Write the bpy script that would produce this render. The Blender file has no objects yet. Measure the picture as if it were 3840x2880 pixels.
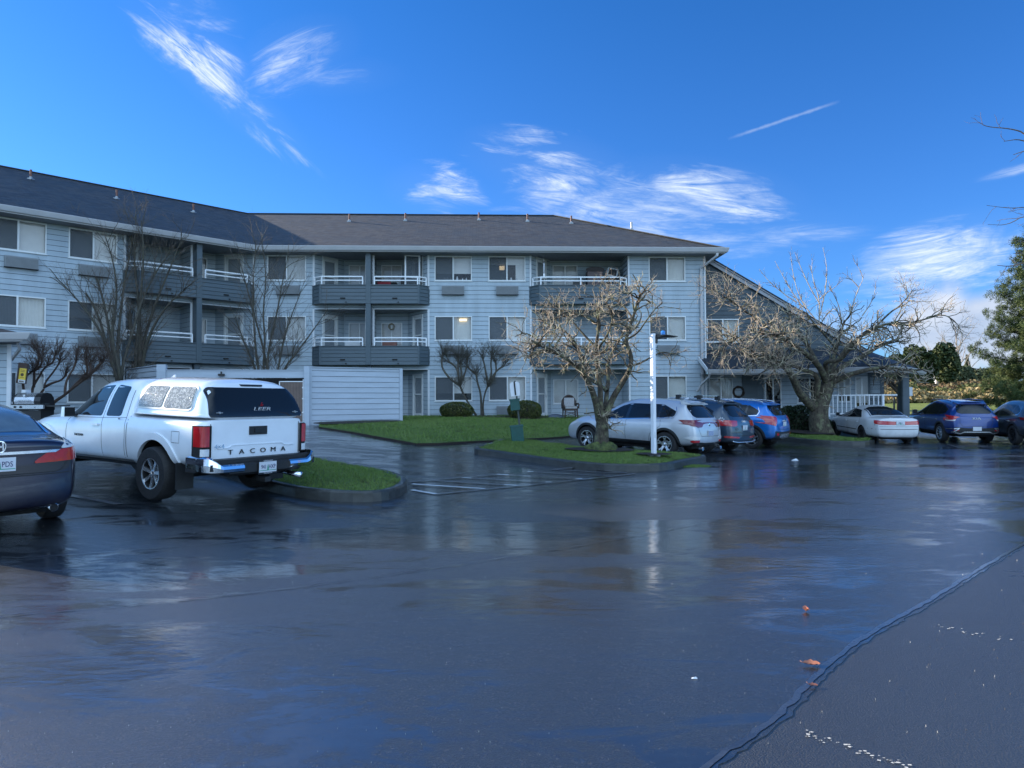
import bpy, bmesh, math, random
import numpy as np
from mathutils import Vector, Matrix
from mathutils.bvhtree import BVHTree
from mathutils.geometry import delaunay_2d_cdt
sc = bpy.context.scene
COL = sc.collection
R = math.radians
random.seed(7); np.random.seed(7)
# ---------------------------------------------------------------- camera
cam_d = bpy.data.cameras.new('camera'); cam = bpy.data.objects.new('camera', cam_d); COL.objects.link(cam)
sc.camera = cam
CAM_H, PITCH, ROLL, FPX = 1.58, R(1.45), -0.005, 2600.0
cam_d.sensor_width = 36; cam_d.lens = FPX/3840*36; cam_d.clip_end = 4000; cam_d.clip_start = .05
CAM_M = Matrix.Translation((0, 0, CAM_H)) @ Matrix.Rotation(math.pi/2+PITCH, 4, 'X') @ Matrix.Rotation(ROLL, 4, 'Z')
cam.matrix_world = CAM_M
def ray(X, Y):
    return (CAM_M.to_3x3() @ Vector((X-1920, 1440-Y, -FPX)))
def at(X, Y, d):
    """world point seen at pixel X,Y of the 3840 photograph, at distance d along +Y"""
    v = ray(X, Y); t = d/v.y
    return Vector((v.x*t, d, CAM_H+v.z*t))
# ---------------------------------------------------------------- exposure
vs = sc.view_settings
vs.view_transform = 'Standard'; vs.look = 'None'; vs.gamma = 1; vs.use_curve_mapping = False
sc.display_settings.display_device = 'sRGB'
vs.exposure = 1.16
# ---------------------------------------------------------------- sun and sky
SUN_EL, SUN_DIR2 = R(19.2), Vector((-.935, .355)).normalized()
sun_dir = Vector((SUN_DIR2.x*math.cos(SUN_EL), SUN_DIR2.y*math.cos(SUN_EL), math.sin(SUN_EL)))
sd = bpy.data.lights.new('sun', 'SUN'); sun = bpy.data.objects.new('sun', sd); COL.objects.link(sun)
sd.energy = 5.0; sd.angle = R(.53); sd.color = (1, .89, .75)
sun.rotation_euler = sun_dir.to_track_quat('Z', 'Y').to_euler(); sun.location = (-40, 20, 40)
world = bpy.data.worlds.new('World'); sc.world = world; world.use_nodes = True

class NT:
    """small helper to write node trees"""
    def __init__(s, tree): s.t = tree; s.n = tree.nodes; s.l = tree.links
    def new(s, typ, **kw):
        n = s.n.new(typ)
        for k, v in kw.items(): setattr(n, k, v)
        return n
    def set(s, sock, v):
        if hasattr(v, 'is_linked') or isinstance(v, bpy.types.NodeSocket): s.l.new(v, sock)
        elif v is not None: sock.default_value = v
    def math(s, op, a, b=None, c=None, clamp=False):
        n = s.new('ShaderNodeMath', operation=op); n.use_clamp = clamp
        s.set(n.inputs[0], a)
        if b is not None: s.set(n.inputs[1], b)
        if c is not None: s.set(n.inputs[2], c)
        return n.outputs[0]
    def vmath(s, op, a, b=None):
        n = s.new('ShaderNodeVectorMath', operation=op); s.set(n.inputs[0], a)
        if b is not None: s.set(n.inputs[1], b)
        return n.outputs[0]
    def mix(s, f, a, b, blend='MIX'):
        n = s.new('ShaderNodeMix', data_type='RGBA', blend_type=blend)
        s.set(n.inputs[0], f); s.set(n.inputs[6], a); s.set(n.inputs[7], b); return n.outputs[2]
    def mixf(s, f, a, b):
        n = s.new('ShaderNodeMix', data_type='FLOAT'); s.set(n.inputs[0], f); s.set(n.inputs[2], a); s.set(n.inputs[3], b); return n.outputs[0]
    def noise(s, vec, scale=5, detail=4, rough=.5, dist=0, dim='3D'):
        n = s.new('ShaderNodeTexNoise', noise_dimensions=dim)
        if vec is not None: s.l.new(vec, n.inputs['Vector'])
        n.inputs['Scale'].default_value = scale; n.inputs['Detail'].default_value = detail
        n.inputs['Roughness'].default_value = rough; n.inputs['Distortion'].default_value = dist
        return n.outputs['Fac']
    def map(s, vec, loc=(0,0,0), rot=(0,0,0), sca=(1,1,1)):
        n = s.new('ShaderNodeMapping'); s.l.new(vec, n.inputs[0])
        n.inputs[1].default_value = loc; n.inputs[2].default_value = rot; n.inputs[3].default_value = sca
        return n.outputs[0]
    def ramp(s, f, stops, interp='LINEAR'):
        n = s.new('ShaderNodeValToRGB'); s.l.new(f, n.inputs[0]); cr = n.color_ramp; cr.interpolation = interp
        while len(cr.elements) < len(stops): cr.elements.new(.5)
        for e, (p, c) in zip(cr.elements, stops):
            e.position = p; e.color = (c, c, c, 1) if isinstance(c, (int, float)) else (*c, 1)
        return n.outputs[0]
    def range(s, v, a, b, c=0, d=1, smooth=False):
        n = s.new('ShaderNodeMapRange'); n.clamp = True
        if smooth: n.interpolation_type = 'SMOOTHSTEP'
        s.l.new(v, n.inputs[0])
        for i, q in enumerate((a, b, c, d)): n.inputs[i+1].default_value = q
        return n.outputs[0]
    def bump(s, h, strength=.3, dist=.02, normal=None):
        n = s.new('ShaderNodeBump'); s.l.new(h, n.inputs['Height']); n.inputs['Strength'].default_value = strength
        n.inputs['Distance'].default_value = dist
        if normal is not None: s.l.new(normal, n.inputs['Normal'])
        return n.outputs[0]
def build_world():
    w = NT(world.node_tree); w.n.clear()
    out = w.new('ShaderNodeOutputWorld'); bg = w.new('ShaderNodeBackground')
    sky = w.new('ShaderNodeTexSky', sky_type='NISHITA'); sky.sun_disc = False
    sky.sun_elevation = SUN_EL; sky.sun_rotation = math.atan2(SUN_DIR2.x, SUN_DIR2.y)
    sky.altitude = 0; sky.air_density = 1.0; sky.dust_density = .25; sky.ozone_density = 2.2
    tc = w.new('ShaderNodeTexCoord'); g = tc.outputs['Generated']
    sx = w.new('ShaderNodeSeparateXYZ'); w.l.new(g, sx.inputs[0])
    hs = w.new('ShaderNodeHueSaturation'); hs.inputs['Saturation'].default_value = 1.0
    w.l.new(sky.outputs[0], hs.inputs['Color'])
    # clear cold winter air: deep azure above, pale blue down to the horizon
    tint = w.mix(w.range(sx.outputs[2], 0.0, .5), (.34, .64, 1.22, 1), (.185, .61, 1.17, 1))
    col = w.mix(1.0, hs.outputs[0], tint, 'MULTIPLY')
    # compass direction u (x/y) and height v (z/y) of the sky in front (north half only)
    yy = w.math('MAXIMUM', sx.outputs[1], .02)
    u = w.math('DIVIDE', sx.outputs[0], yy); v = w.math('DIVIDE', sx.outputs[2], yy)
    front = w.range(sx.outputs[1], .05, .25)
    cx = w.new('ShaderNodeCombineXYZ'); w.l.new(u, cx.inputs[0]); w.l.new(v, cx.inputs[1]); uv = cx.outputs[0]
    # cirrus: (pixel x, pixel y, half length, half width, angle deg, amount)
    def cloud(px, py, L, Wd, ang, amt, nscale=(5, 16), seed=0, soft=.42, lo=.42, hi=.75):
        r = ray(px, py); c = (r.x/r.y, r.z/r.y)
        m = w.map(uv, loc=(0, 0, 0), rot=(0, 0, 0))
        d = w.vmath('SUBTRACT', uv, (c[0], c[1], 0))
        rt = w.new('ShaderNodeVectorRotate', rotation_type='Z_AXIS'); w.l.new(d, rt.inputs['Vector']); rt.inputs['Angle'].default_value = -R(ang)
        q = rt.outputs[0]
        e = w.vmath('MULTIPLY', q, (2600/L/1.35, 2600/Wd/1.75, 0))
        ln = w.new('ShaderNodeVectorMath', operation='LENGTH'); w.l.new(e, ln.inputs[0])
        mask = w.range(ln.outputs['Value'], 1.0, .1, 0, 1, smooth=True)
        qs = w.map(q, loc=(seed*3.1, seed*1.7, seed), sca=(nscale[0], nscale[1], 1))
        n1 = w.noise(qs, 1.0, 7, .62, .9)
        # ragged wisps: the noise decides where the veil breaks open, the ellipse only limits it
        thr = w.math('MULTIPLY', w.math('SUBTRACT', 1.0, mask), .24)
        a = w.range(w.math('SUBTRACT', n1, thr), lo+.03, lo+.34, 0, 1, smooth=True)
        # fine combed fibres running along the wisp
        fib = w.noise(w.map(q, loc=(seed*1.3, seed, 0), rot=(0, 0, R(8)), sca=(nscale[0]*2.2, nscale[1]*4.5, 1)), 1.0, 8, .7, 1.6)
        a = w.math('MULTIPLY', a, w.range(fib, .34, .66, .05, 1.35))
        a = w.math('MULTIPLY', w.math('ADD', a, w.math('MULTIPLY', mask, .04)), w.range(mask, 0, .25, 0, 1, smooth=True))
        return w.math('MULTIPLY', a, amt)
    cl = [cloud(800, 290, 470, 75, -42, 1.15, (5, 20), 21, lo=.31), cloud(830, 215, 230, 60, -40, 1.3, (6, 24), 9, lo=.33),
          cloud(690, 50, 240, 110, -25, .8, (5, 14), 2, lo=.34), cloud(1100, 215, 260, 110, 22, 1.0, (5, 15), 3, lo=.36),
          cloud(1250, 280, 260, 60, 0, .6, (4, 16), 4), cloud(1640, 710, 200, 80, -6, 1.0, (6, 15), 5, lo=.34),
          cloud(1920, 515, 180, 40, -4, .8, (5, 18), 6, lo=.33), cloud(2080, 630, 360, 110, -14, 1.15, (5, 17), 7, lo=.34),
          cloud(2560, 740, 460, 120, -4, 1.1, (4, 15), 8, lo=.34), cloud(2330, 770, 520, 130, -8, .9, (4, 12), 10, lo=.34),
          cloud(2500, 850, 700, 110, -2, .7, (3, 12), 15, lo=.30),
          cloud(3600, 960, 420, 130, 9, 1.15, (3, 12), 12, lo=.28), cloud(3450, 1010, 220, 40, 3, 1.2, (4, 14), 13, lo=.26),
          cloud(3800, 640, 160, 20, 14, .7, (4, 12), 14, lo=.3),
          cloud(3380, 1130, 260, 30, 3, .7, (4, 12), 16, lo=.3)]
    tot = cl[0]
    for c in cl[1:]: tot = w.math('MAXIMUM', tot, c)
    # contrail
    r = ray(2940, 450); c0 = (r.x/r.y, r.z/r.y)
    d = w.vmath('SUBTRACT', uv, (c0[0], c0[1], 0))
    rt = w.new('ShaderNodeVectorRotate', rotation_type='Z_AXIS'); w.l.new(d, rt.inputs['Vector']); rt.inputs['Angle'].default_value = -R(18.5)
    sp = w.new('ShaderNodeSeparateXYZ'); w.l.new(rt.outputs[0], sp.inputs[0])
    nn = w.noise(w.map(rt.outputs[0], sca=(60, 60, 1)), 1, 4, .6)
    wd = w.math('ADD', w.math('ABSOLUTE', sp.outputs[1]), w.math('MULTIPLY', w.math('SUBTRACT', nn, .5), .004))
    tr = w.math('MULTIPLY', w.range(wd, .0032, .0, 0, .34), w.range(w.math('ABSOLUTE', sp.outputs[0]), .088, .05, 0, 1))
    tot = w.math('MAXIMUM', tot, tr)
    # low cumulus bank towards the right
    def blob(px, py, L, Wd, seed, sc_=6, edge=.55):
        r = ray(px, py); c = (r.x/r.y, r.z/r.y)
        e = w.vmath('MULTIPLY', w.vmath('SUBTRACT', uv, (c[0], c[1], 0)), (2600/L, 2600/Wd, 0))
        ln = w.new('ShaderNodeVectorMath', operation='LENGTH'); w.l.new(e, ln.inputs[0])
        n = w.noise(w.map(uv, loc=(seed, seed, seed)), sc_, 6, .5)
        k = w.math('SUBTRACT', ln.outputs['Value'], w.math('MULTIPLY', w.math('SUBTRACT', n, .5), 1.1))
        return w.range(k, 1.0, edge, 0, 1, smooth=True)
    bank = w.math('MAXIMUM', blob(3760, 1260, 420, 190, 3), blob(3560, 1260, 260, 190, 5, 8))
    bank = w.math('MAXIMUM', bank, blob(4200, 1150, 500, 300, 8))
    head = w.math('MULTIPLY', blob(3565, 1115, 110, 85, 4, 14, -.2), .9)
    lowc = w.math('MULTIPLY', blob(3200, 1230, 340, 90, 11, 7, .2), .35)
    bank = w.math('MAXIMUM', bank, lowc)
    shade = w.noise(w.map(uv, sca=(7, 14, 1)), 1, 5, .55)
    ccol = w.mix(w.range(shade, .35, .7), (2.6, 3.2, 4.3, 1), (4.4, 4.7, 5.3, 1))
    ccol = w.mix(head, ccol, (5.2, 5.3, 5.6, 1))
    bank = w.math('MULTIPLY', w.math('MAXIMUM', bank, head), .93)
    col = w.mix(w.math('MULTIPLY', w.math('MULTIPLY', tot, front), .8), col, (4.3, 5.0, 6.0, 1))
    col = w.mix(w.math('MULTIPLY', bank, front), col, ccol)
    # behind the photographer: unseen broken bright cloud, added to light the shaded walls
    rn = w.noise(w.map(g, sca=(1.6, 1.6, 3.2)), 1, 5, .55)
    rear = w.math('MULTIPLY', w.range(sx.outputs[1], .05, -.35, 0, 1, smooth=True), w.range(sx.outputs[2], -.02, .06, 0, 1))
    rear_fill_col = w.mix(w.range(rn, .38, .62, 0, 1, smooth=True), (2.2, 4.0, 7.2, 1), (7.5, 10.6, 14.2, 1))
    col = w.mix(rear, col, rear_fill_col)
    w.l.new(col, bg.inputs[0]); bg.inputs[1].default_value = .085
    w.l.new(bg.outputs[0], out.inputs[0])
build_world()
# ---------------------------------------------------------------- materials
MATS = {}
def base_mat(name):
    m = bpy.data.materials.new(name); m.use_nodes = True; t = NT(m.node_tree)
    b = m.node_tree.nodes['Principled BSDF']; MATS[name] = m
    return m, t, b
def pmat(name, col, rough=.6, metal=0, var=.12, scale=6, bump=0, bscale=60, coat=0, spec=.5, stretch=(1,1,1), var2=None, bdist=.01):
    """painted/plain surface: colour with a little natural unevenness and grain"""
    if name in MATS: return MATS[name]
    m, t, b = base_mat(name)
    tc = t.new('ShaderNodeTexCoord'); o = t.map(tc.outputs['Object'], sca=stretch)
    n = t.noise(o, scale, 5, .6)
    c1 = tuple(max(0, c*(1-var)) for c in col)+(1,); c2 = tuple(min(1, c*(1+var)) for c in (var2 or col))+(1,)
    t.set(b.inputs['Base Color'], t.mix(t.range(n, .3, .7), c1, c2))
    n2 = t.noise(o, scale*3.7, 4, .6)
    t.set(b.inputs['Roughness'], t.range(n2, .3, .7, max(.02, rough*.85), min(1, rough*1.15)))
    b.inputs['Metallic'].default_value = metal; b.inputs['Specular IOR Level'].default_value = spec
    if coat: b.inputs['Coat Weight'].default_value = coat; b.inputs['Coat Roughness'].default_value = .03
    if bump: t.set(b.inputs['Normal'], t.bump(t.noise(o, bscale, 4, .6), bump, bdist))
    return m
def carpaint(name, col, metal=.0, rough=.32, flake=False, drops=0):
    m, t, b = base_mat(name)
    tc = t.new('ShaderNodeTexCoord'); o = tc.outputs['Object']
    n = t.noise(o, 2.2, 4, .6)
    sp = t.new('ShaderNodeSeparateXYZ'); t.l.new(o, sp.inputs[0])
    dirt = t.math('MULTIPLY', t.range(sp.outputs[2], .75, .25), t.range(t.noise(o, 5, 6, .65), .35, .75))
    c1 = tuple(c*.94 for c in col)+(1,); c2 = tuple(min(1, c*1.04) for c in col)+(1,)
    cc = t.mix(t.range(n, .3, .7), c1, c2)
    t.set(b.inputs['Base Color'], t.mix(t.math('MULTIPLY', dirt, .45), cc, (.10, .09, .08, 1)))
    b.inputs['Metallic'].default_value = metal
    t.set(b.inputs['Roughness'], t.math('ADD', rough, t.math('MULTIPLY', dirt, .3)))
    b.inputs['Coat Weight'].default_value = 1; b.inputs['Coat Roughness'].default_value = .04
    if drops:
        v = t.new('ShaderNodeTexVoronoi', feature='F1'); t.l.new(o, v.inputs['Vector']); v.inputs['Scale'].default_value = 160
        h = t.range(v.outputs['Distance'], .15, .45, 1, 0)
        t.set(b.inputs['Normal'], t.bump(h, drops, .004)); t.set(b.inputs['Coat Normal'], t.bump(h, drops, .004))
    return m
def glassmat(name, tint=(.02, .025, .03), rough=.03, drops=0, alpha=.0, bright=0):
    """window glass: smooth reflecting sheet, dark or partly see-through behind"""
    m, t, b = base_mat(name)
    b.inputs['Base Color'].default_value = (*tint, 1); b.inputs['Roughness'].default_value = rough
    b.inputs['IOR'].default_value = 1.52; b.inputs['Specular IOR Level'].default_value = .6
    if alpha: b.inputs['Alpha'].default_value = alpha
    tc = t.new('ShaderNodeTexCoord')
    if drops:
        v = t.new('ShaderNodeTexVoronoi', feature='F1'); t.l.new(tc.outputs['Object'], v.inputs['Vector']); v.inputs['Scale'].default_value = 75
        h = t.range(v.outputs['Distance'], .1, .5, 1, 0)
        t.set(b.inputs['Normal'], t.bump(h, drops, .01))
    else:
        t.set(b.inputs['Normal'], t.bump(t.noise(tc.outputs['Object'], 1.3, 2), .05, .02))
    return m
# ---------------------------------------------------------------- mesh builder
class MB:
    def __init__(s, M=None): s.v = []; s.f = []; s.mi = []; s.M = M; s.uv = None; s.cur = 0
    def _p(s, p):
        p = Vector(p)
        return tuple(s.M @ p) if s.M is not None else tuple(p)
    def poly(s, pts, mi=None):
        i = len(s.v); s.v += [s._p(p) for p in pts]; s.f.append(tuple(range(i, i+len(pts)))); s.mi.append(s.cur if mi is None else mi)
    def box(s, x0, x1, y0, y1, z0, z1, mi=None, T=None):
        if x0 > x1: x0, x1 = x1, x0
        if y0 > y1: y0, y1 = y1, y0
        if z0 > z1: z0, z1 = z1, z0
        P = [(x0,y0,z0),(x1,y0,z0),(x1,y1,z0),(x0,y1,z0),(x0,y0,z1),(x1,y0,z1),(x1,y1,z1),(x0,y1,z1)]
        if T is not None: P = [T @ Vector(p) for p in P]
        i = len(s.v); s.v += [s._p(p) for p in P]
        for f in ((0,3,2,1),(4,5,6,7),(0,1,5,4),(1,2,6,5),(2,3,7,6),(3,0,4,7)):
            s.f.append(tuple(i+k for k in f)); s.mi.append(s.cur if mi is None else mi)
    def prism(s, pts, z0, z1, mi=None):
        """pts CCW in xy"""
        n = len(pts); i = len(s.v)
        s.v += [s._p((p[0], p[1], z0)) for p in pts]+[s._p((p[0], p[1], z1)) for p in pts]
        m = s.cur if mi is None else mi
        s.f.append(tuple(i+k for k in range(n-1, -1, -1))); s.mi.append(m)
        s.f.append(tuple(i+n+k for k in range(n))); s.mi.append(m)
        for k in range(n):
            s.f.append((i+k, i+(k+1) % n, i+n+(k+1) % n, i+n+k)); s.mi.append(m)
    def bar(s, a, b, w, h=None, mi=None, up=(0,0,1)):
        a = Vector(a); b = Vector(b); d = (b-a); L = d.length; d.normalize(); h = h or w
        up = Vector(up)
        if abs(d.dot(up)) > .98: up = Vector((0, 1, 0)) if abs(d.y) < .9 else Vector((1, 0, 0))
        x = d.cross(up).normalized(); z = x.cross(d).normalized()
        T = Matrix(((x.x, d.x, z.x, a.x), (x.y, d.y, z.y, a.y), (x.z, d.z, z.z, a.z), (0,0,0,1)))
        s.box(-w/2, w/2, 0, L, -h/2, h/2, mi, T)
    def tube(s, pts, rad, n=6, mi=None, cap=True):
        pts = [Vector(p) for p in pts]
        if not hasattr(rad, '__len__'): rad = [rad]*len(pts)
        i0 = len(s.v); m = s.cur if mi is None else mi
        ref = None
        for k, p in enumerate(pts):
            d = (pts[min(k+1, len(pts)-1)]-pts[max(k-1, 0)])
            if d.length < 1e-9: d = Vector((0,0,1))
            d.normalize()
            if ref is None: ref = d.orthogonal().normalized()
            x = (ref-d*ref.dot(d))
            x = x.normalized() if x.length > 1e-6 else d.orthogonal().normalized()
            ref = x; y = d.cross(x)
            for j in range(n):
                a = 2*math.pi*j/n
                s.v.append(s._p(p+(x*math.cos(a)+y*math.sin(a))*rad[k]))
        for k in range(len(pts)-1):
            for j in range(n):
                a = i0+k*n+j; b = i0+k*n+(j+1) % n
                s.f.append((a, b, b+n, a+n)); s.mi.append(m)
        if cap:
            s.f.append(tuple(i0+j for j in range(n-1, -1, -1))); s.mi.append(m)
            e = i0+(len(pts)-1)*n; s.f.append(tuple(e+j for j in range(n))); s.mi.append(m)
    def lathe(s, prof, n=24, axis='z', c=(0,0,0), mi=None, T=None):
        """prof: (r, h) list"""
        i0 = len(s.v); m = s.cur if mi is None else mi
        for (r, h) in prof:
            for j in range(n):
                a = 2*math.pi*j/n; p = (r*math.cos(a), r*math.sin(a), h)
                if axis == 'y': p = (p[0], p[2], p[1])
                if axis == 'x': p = (p[2], p[0], p[1])
                p = Vector(p)+Vector(c)
                if T is not None: p = T @ p
                s.v.append(s._p(p))
        for k in range(len(prof)-1):
            for j in range(n):
                a = i0+k*n+j; b = i0+k*n+(j+1) % n
                s.f.append((a, b, b+n, a+n)); s.mi.append(m)
    def build(s, name, mats, parent=None, smooth=False, fixn=False, angle=None):
        me = bpy.data.meshes.new(name)
        me.from_pydata(s.v, [], s.f)
        if not isinstance(mats, (list, tuple)): mats = [mats]
        for m in mats: me.materials.append(m)
        if len(mats) > 1: me.polygons.foreach_set('material_index', s.mi)
        if fixn:
            bm = bmesh.new(); bm.from_mesh(me); bmesh.ops.recalc_face_normals(bm, faces=bm.faces); bm.to_mesh(me); bm.free()
        if smooth or angle: me.polygons.foreach_set('use_smooth', [True]*len(me.polygons))
        if angle: me.set_sharp_from_angle(angle=R(angle))
        me.update()
        o = bpy.data.objects.new(name, me); COL.objects.link(o)
        if parent is not None: o.parent = parent
        return o
def npmesh(name, V, F, mats, parent=None, smooth=False, mi=None):
    """fast build: V (n,3), F (m,k) arrays"""
    me = bpy.data.meshes.new(name); V = np.asarray(V, dtype=np.float32); F = np.asarray(F, dtype=np.int32)
    me.vertices.add(len(V)); me.vertices.foreach_set('co', V.ravel())
    k = F.shape[1]; me.loops.add(F.size); me.loops.foreach_set('vertex_index', F.ravel())
    me.polygons.add(len(F)); me.polygons.foreach_set('loop_start', np.arange(0, F.size, k, dtype=np.int32))
    me.polygons.foreach_set('loop_total', np.full(len(F), k, dtype=np.int32))
    if smooth: me.polygons.foreach_set('use_smooth', np.ones(len(F), dtype=bool))
    if not isinstance(mats, (list, tuple)): mats = [mats]
    for m in mats: me.materials.append(m)
    if mi is not None: me.polygons.foreach_set('material_index', np.asarray(mi, dtype=np.int32))
    me.update(calc_edges=True); me.validate()
    o = bpy.data.objects.new(name, me); COL.objects.link(o)
    if parent is not None: o.parent = parent
    return o
def tag(o, label=None, cat=None, group=None, kind=None):
    if label: o['label'] = label
    if cat: o['category'] = cat
    if group: o['group'] = group
    if kind: o['kind'] = kind
    return o
def empty(name, loc=(0,0,0), rz=0, label=None, cat=None, group=None):
    o = bpy.data.objects.new(name, None); COL.objects.link(o); o.location = loc; o.rotation_euler = (0,0,rz)
    o.empty_display_size = .3
    return tag(o, label, cat, group)
def copy_tree(o, parent=None):
    c = o.copy(); COL.objects.link(c); c.parent = parent
    for ch in list(o.children): copy_tree(ch, c)
    return c
def textmesh(body, size=.1, extrude=.003, mat=None, name='lettering', parent=None, M=Matrix(), align='CENTER', sx=1.0, offset=0, space=1.0):
    cu = bpy.data.curves.new('t', 'FONT'); cu.body = body; cu.size = size; cu.extrude = extrude; cu.align_x = align; cu.align_y = 'CENTER'
    cu.offset = offset; cu.space_character = space; cu.resolution_u = 3
    ob = bpy.data.objects.new('t', cu); COL.objects.link(ob)
    dg = bpy.context.evaluated_depsgraph_get(); me = bpy.data.meshes.new_from_object(ob.evaluated_get(dg))
    bpy.data.objects.remove(ob); bpy.data.curves.remove(cu)
    me.name = name; me.transform(M @ Matrix.Diagonal((sx, 1, 1, 1)))
    me.materials.clear(); me.materials.append(mat)
    o = bpy.data.objects.new(name, me); COL.objects.link(o)
    if parent is not None: o.parent = parent
    return o
def inside(p, poly):
    x, y = p; c = False; n = len(poly); j = n-1
    for i in range(n):
        xi, yi = poly[i]; xj, yj = poly[j]
        if (yi > y) != (yj > y) and x < (xj-xi)*(y-yi)/(yj-yi+1e-12)+xi: c = not c
        j = i
    return c
def roundpoly(poly, r=.035, n=3):
    out = []; N = len(poly)
    for i in range(N):
        p0, p, p1 = (Vector(poly[(i+k) % N][:2]) for k in (-1, 0, 1)); a = p0-p; b = p1-p; la, lb = a.length, b.length
        q = min(r, la*.4, lb*.4); A = p+a/la*q; B = p+b/lb*q
        for k in range(n+1): t = k/n; out.append(tuple(A*(1-t)**2+p*2*t*(1-t)+B*t*t))
    return out
def densify(poly, step, closed=True):
    out = []; n = len(poly)
    for i in range(n if closed else n-1):
        a = poly[i]; b = poly[(i+1) % n]; L = math.hypot(b[0]-a[0], b[1]-a[1]); k = max(1, int(math.ceil(L/step)))
        for j in range(k): out.append((a[0]+(b[0]-a[0])*j/k, a[1]+(b[1]-a[1])*j/k))
    if not closed: out.append(tuple(poly[-1]))
    return out
def smoothpoly(poly, it=2, closed=True):
    p = [tuple(q) for q in poly]
    for _ in range(it):
        o = []; n = len(p)
        rng = range(n) if closed else range(n-1)
        if not closed: o.append(p[0])
        for i in rng:
            a = p[i]; b = p[(i+1) % n]
            o.append(tuple(a[k]*.75+b[k]*.25 for k in range(len(a)))); o.append(tuple(a[k]*.25+b[k]*.75 for k in range(len(a))))
        if not closed: o.append(p[-1])
        p = o
    return p
def tri_fill(poly, step):
    """triangulate a polygon with interior grid points -> verts2d, tris"""
    b = densify(poly, step)
    xs = [p[0] for p in b]; ys = [p[1] for p in b]
    pts = []; nx = int((max(xs)-min(xs))/step)+1; ny = int((max(ys)-min(ys))/step)+1
    small = step*.35
    ba = np.array(b)
    for i in range(nx+1):
        for j in range(ny+1):
            q = (min(xs)+(i+.5)*step, min(ys)+(j+.5)*step)
            if inside(q, b) and np.min((ba[:, 0]-q[0])**2+(ba[:, 1]-q[1])**2) > small*small: pts.append(q)
    V = [Vector(p) for p in b+pts]; nb = len(b)
    r = delaunay_2d_cdt(V, [], [list(range(nb))], 1, 1e-5)
    return [tuple(v) for v in r[0]], [tuple(f) for f in r[2]], nb
# ---------------------------------------------------------------- terrain
GX = [-60, -30, -12, -8, -5, -2, 2, 6, 12, 30, 60]
GY = [-10, 3, 8, 12, 16, 20, 24, 28, 31.5, 40, 70]
GZ = [[.10,.05,.0,.0,0,0,0,0,0,0,0],
      [.30,.20,.06,.03,.02,0,0,0,0,0,0],
      [.40,.30,.20,.15,.09,.0,0,0,0,0,0],
      [.45,.40,.28,.22,.17,.05,0,0,-.02,-.05,-.05],
      [.55,.50,.42,.40,.32,.17,.02,0,-.05,-.10,-.10],
      [.65,.60,.58,.57,.50,.36,.07,-.02,-.10,-.13,-.13],
      [.75,.75,.75,.74,.70,.58,.22,-.02,-.13,-.13,-.13],
      [.83,.83,.83,.83,.82,.76,.50,.20,-.08,-.13,-.13],
      [.85,.85,.85,.85,.85,.85,.82,.75,.10,-.10,-.10],
      [.85,.85,.85,.85,.85,.85,.85,.80,.55,1.0,1.0],
      [.85,.85,.85,.85,.85,.85,.85,.9,1.2,1.75,1.8]]
def hgt(x, y):
    x = min(max(x, GX[0]), GX[-1]-1e-6); y = min(max(y, GY[0]), GY[-1]-1e-6)
    i = max(k for k in range(len(GX)-1) if GX[k] <= x); j = max(k for k in range(len(GY)-1) if GY[k] <= y)
    a = (x-GX[i])/(GX[i+1]-GX[i]); b = (y-GY[j])/(GY[j+1]-GY[j])
    return (GZ[j][i]*(1-a)+GZ[j][i+1]*a)*(1-b)+(GZ[j+1][i]*(1-a)+GZ[j+1][i+1]*a)*b
def gpt(X, Y, dz=0):
    """ground point under pixel X,Y of the photograph (marching down the sight line)"""
    v = ray(X, Y); v = v/v.y; y = 1.5
    while y < 300:
        z = CAM_H+v.z*y
        if z <= hgt(v.x*y, y)+dz: break
        y += .02
    return (v.x*y, y)
def sheet(name, poly, step, dz, mat, skirt=0, side_mat=None, kind='structure', parent=None, dome=0):
    V2, F, nb = tri_fill(poly, step)
    b = densify(poly, step); ba = np.array(b)
    V = []
    for (x, y) in V2:
        e = 0
        if dome:
            dd = math.sqrt(float(np.min((ba[:, 0]-x)**2+(ba[:, 1]-y)**2))); e = dome*(1-math.exp(-dd/.8))
        V.append((x, y, hgt(x, y)+dz+e))
    me_f = []
    for f in F:
        a, b_, c = (V2[k] for k in f)
        if (b_[0]-a[0])*(c[1]-a[1])-(b_[1]-a[1])*(c[0]-a[0]) < 0: f = f[::-1]
        me_f.append(f)
    mb = MB(); mb.v = V; mb.f = me_f; mb.mi = [0]*len(me_f)
    if skirt:
        n = len(b); i = len(mb.v)
        for (x, y) in b: mb.v.append((x, y, hgt(x, y)+dz)); mb.v.append((x, y, hgt(x, y)+dz-skirt))
        for k in range(n):
            a = i+2*k; c = i+2*((k+1) % n); mb.f.append((a, a+1, c+1, c)); mb.mi.append(1 if side_mat else 0)
    o = mb.build(name, [mat, side_mat] if side_mat else mat, parent, smooth=True, fixn=False)
    o.data.set_sharp_from_angle(angle=R(40))
    if kind: tag(o, kind=kind)
    return o
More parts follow.
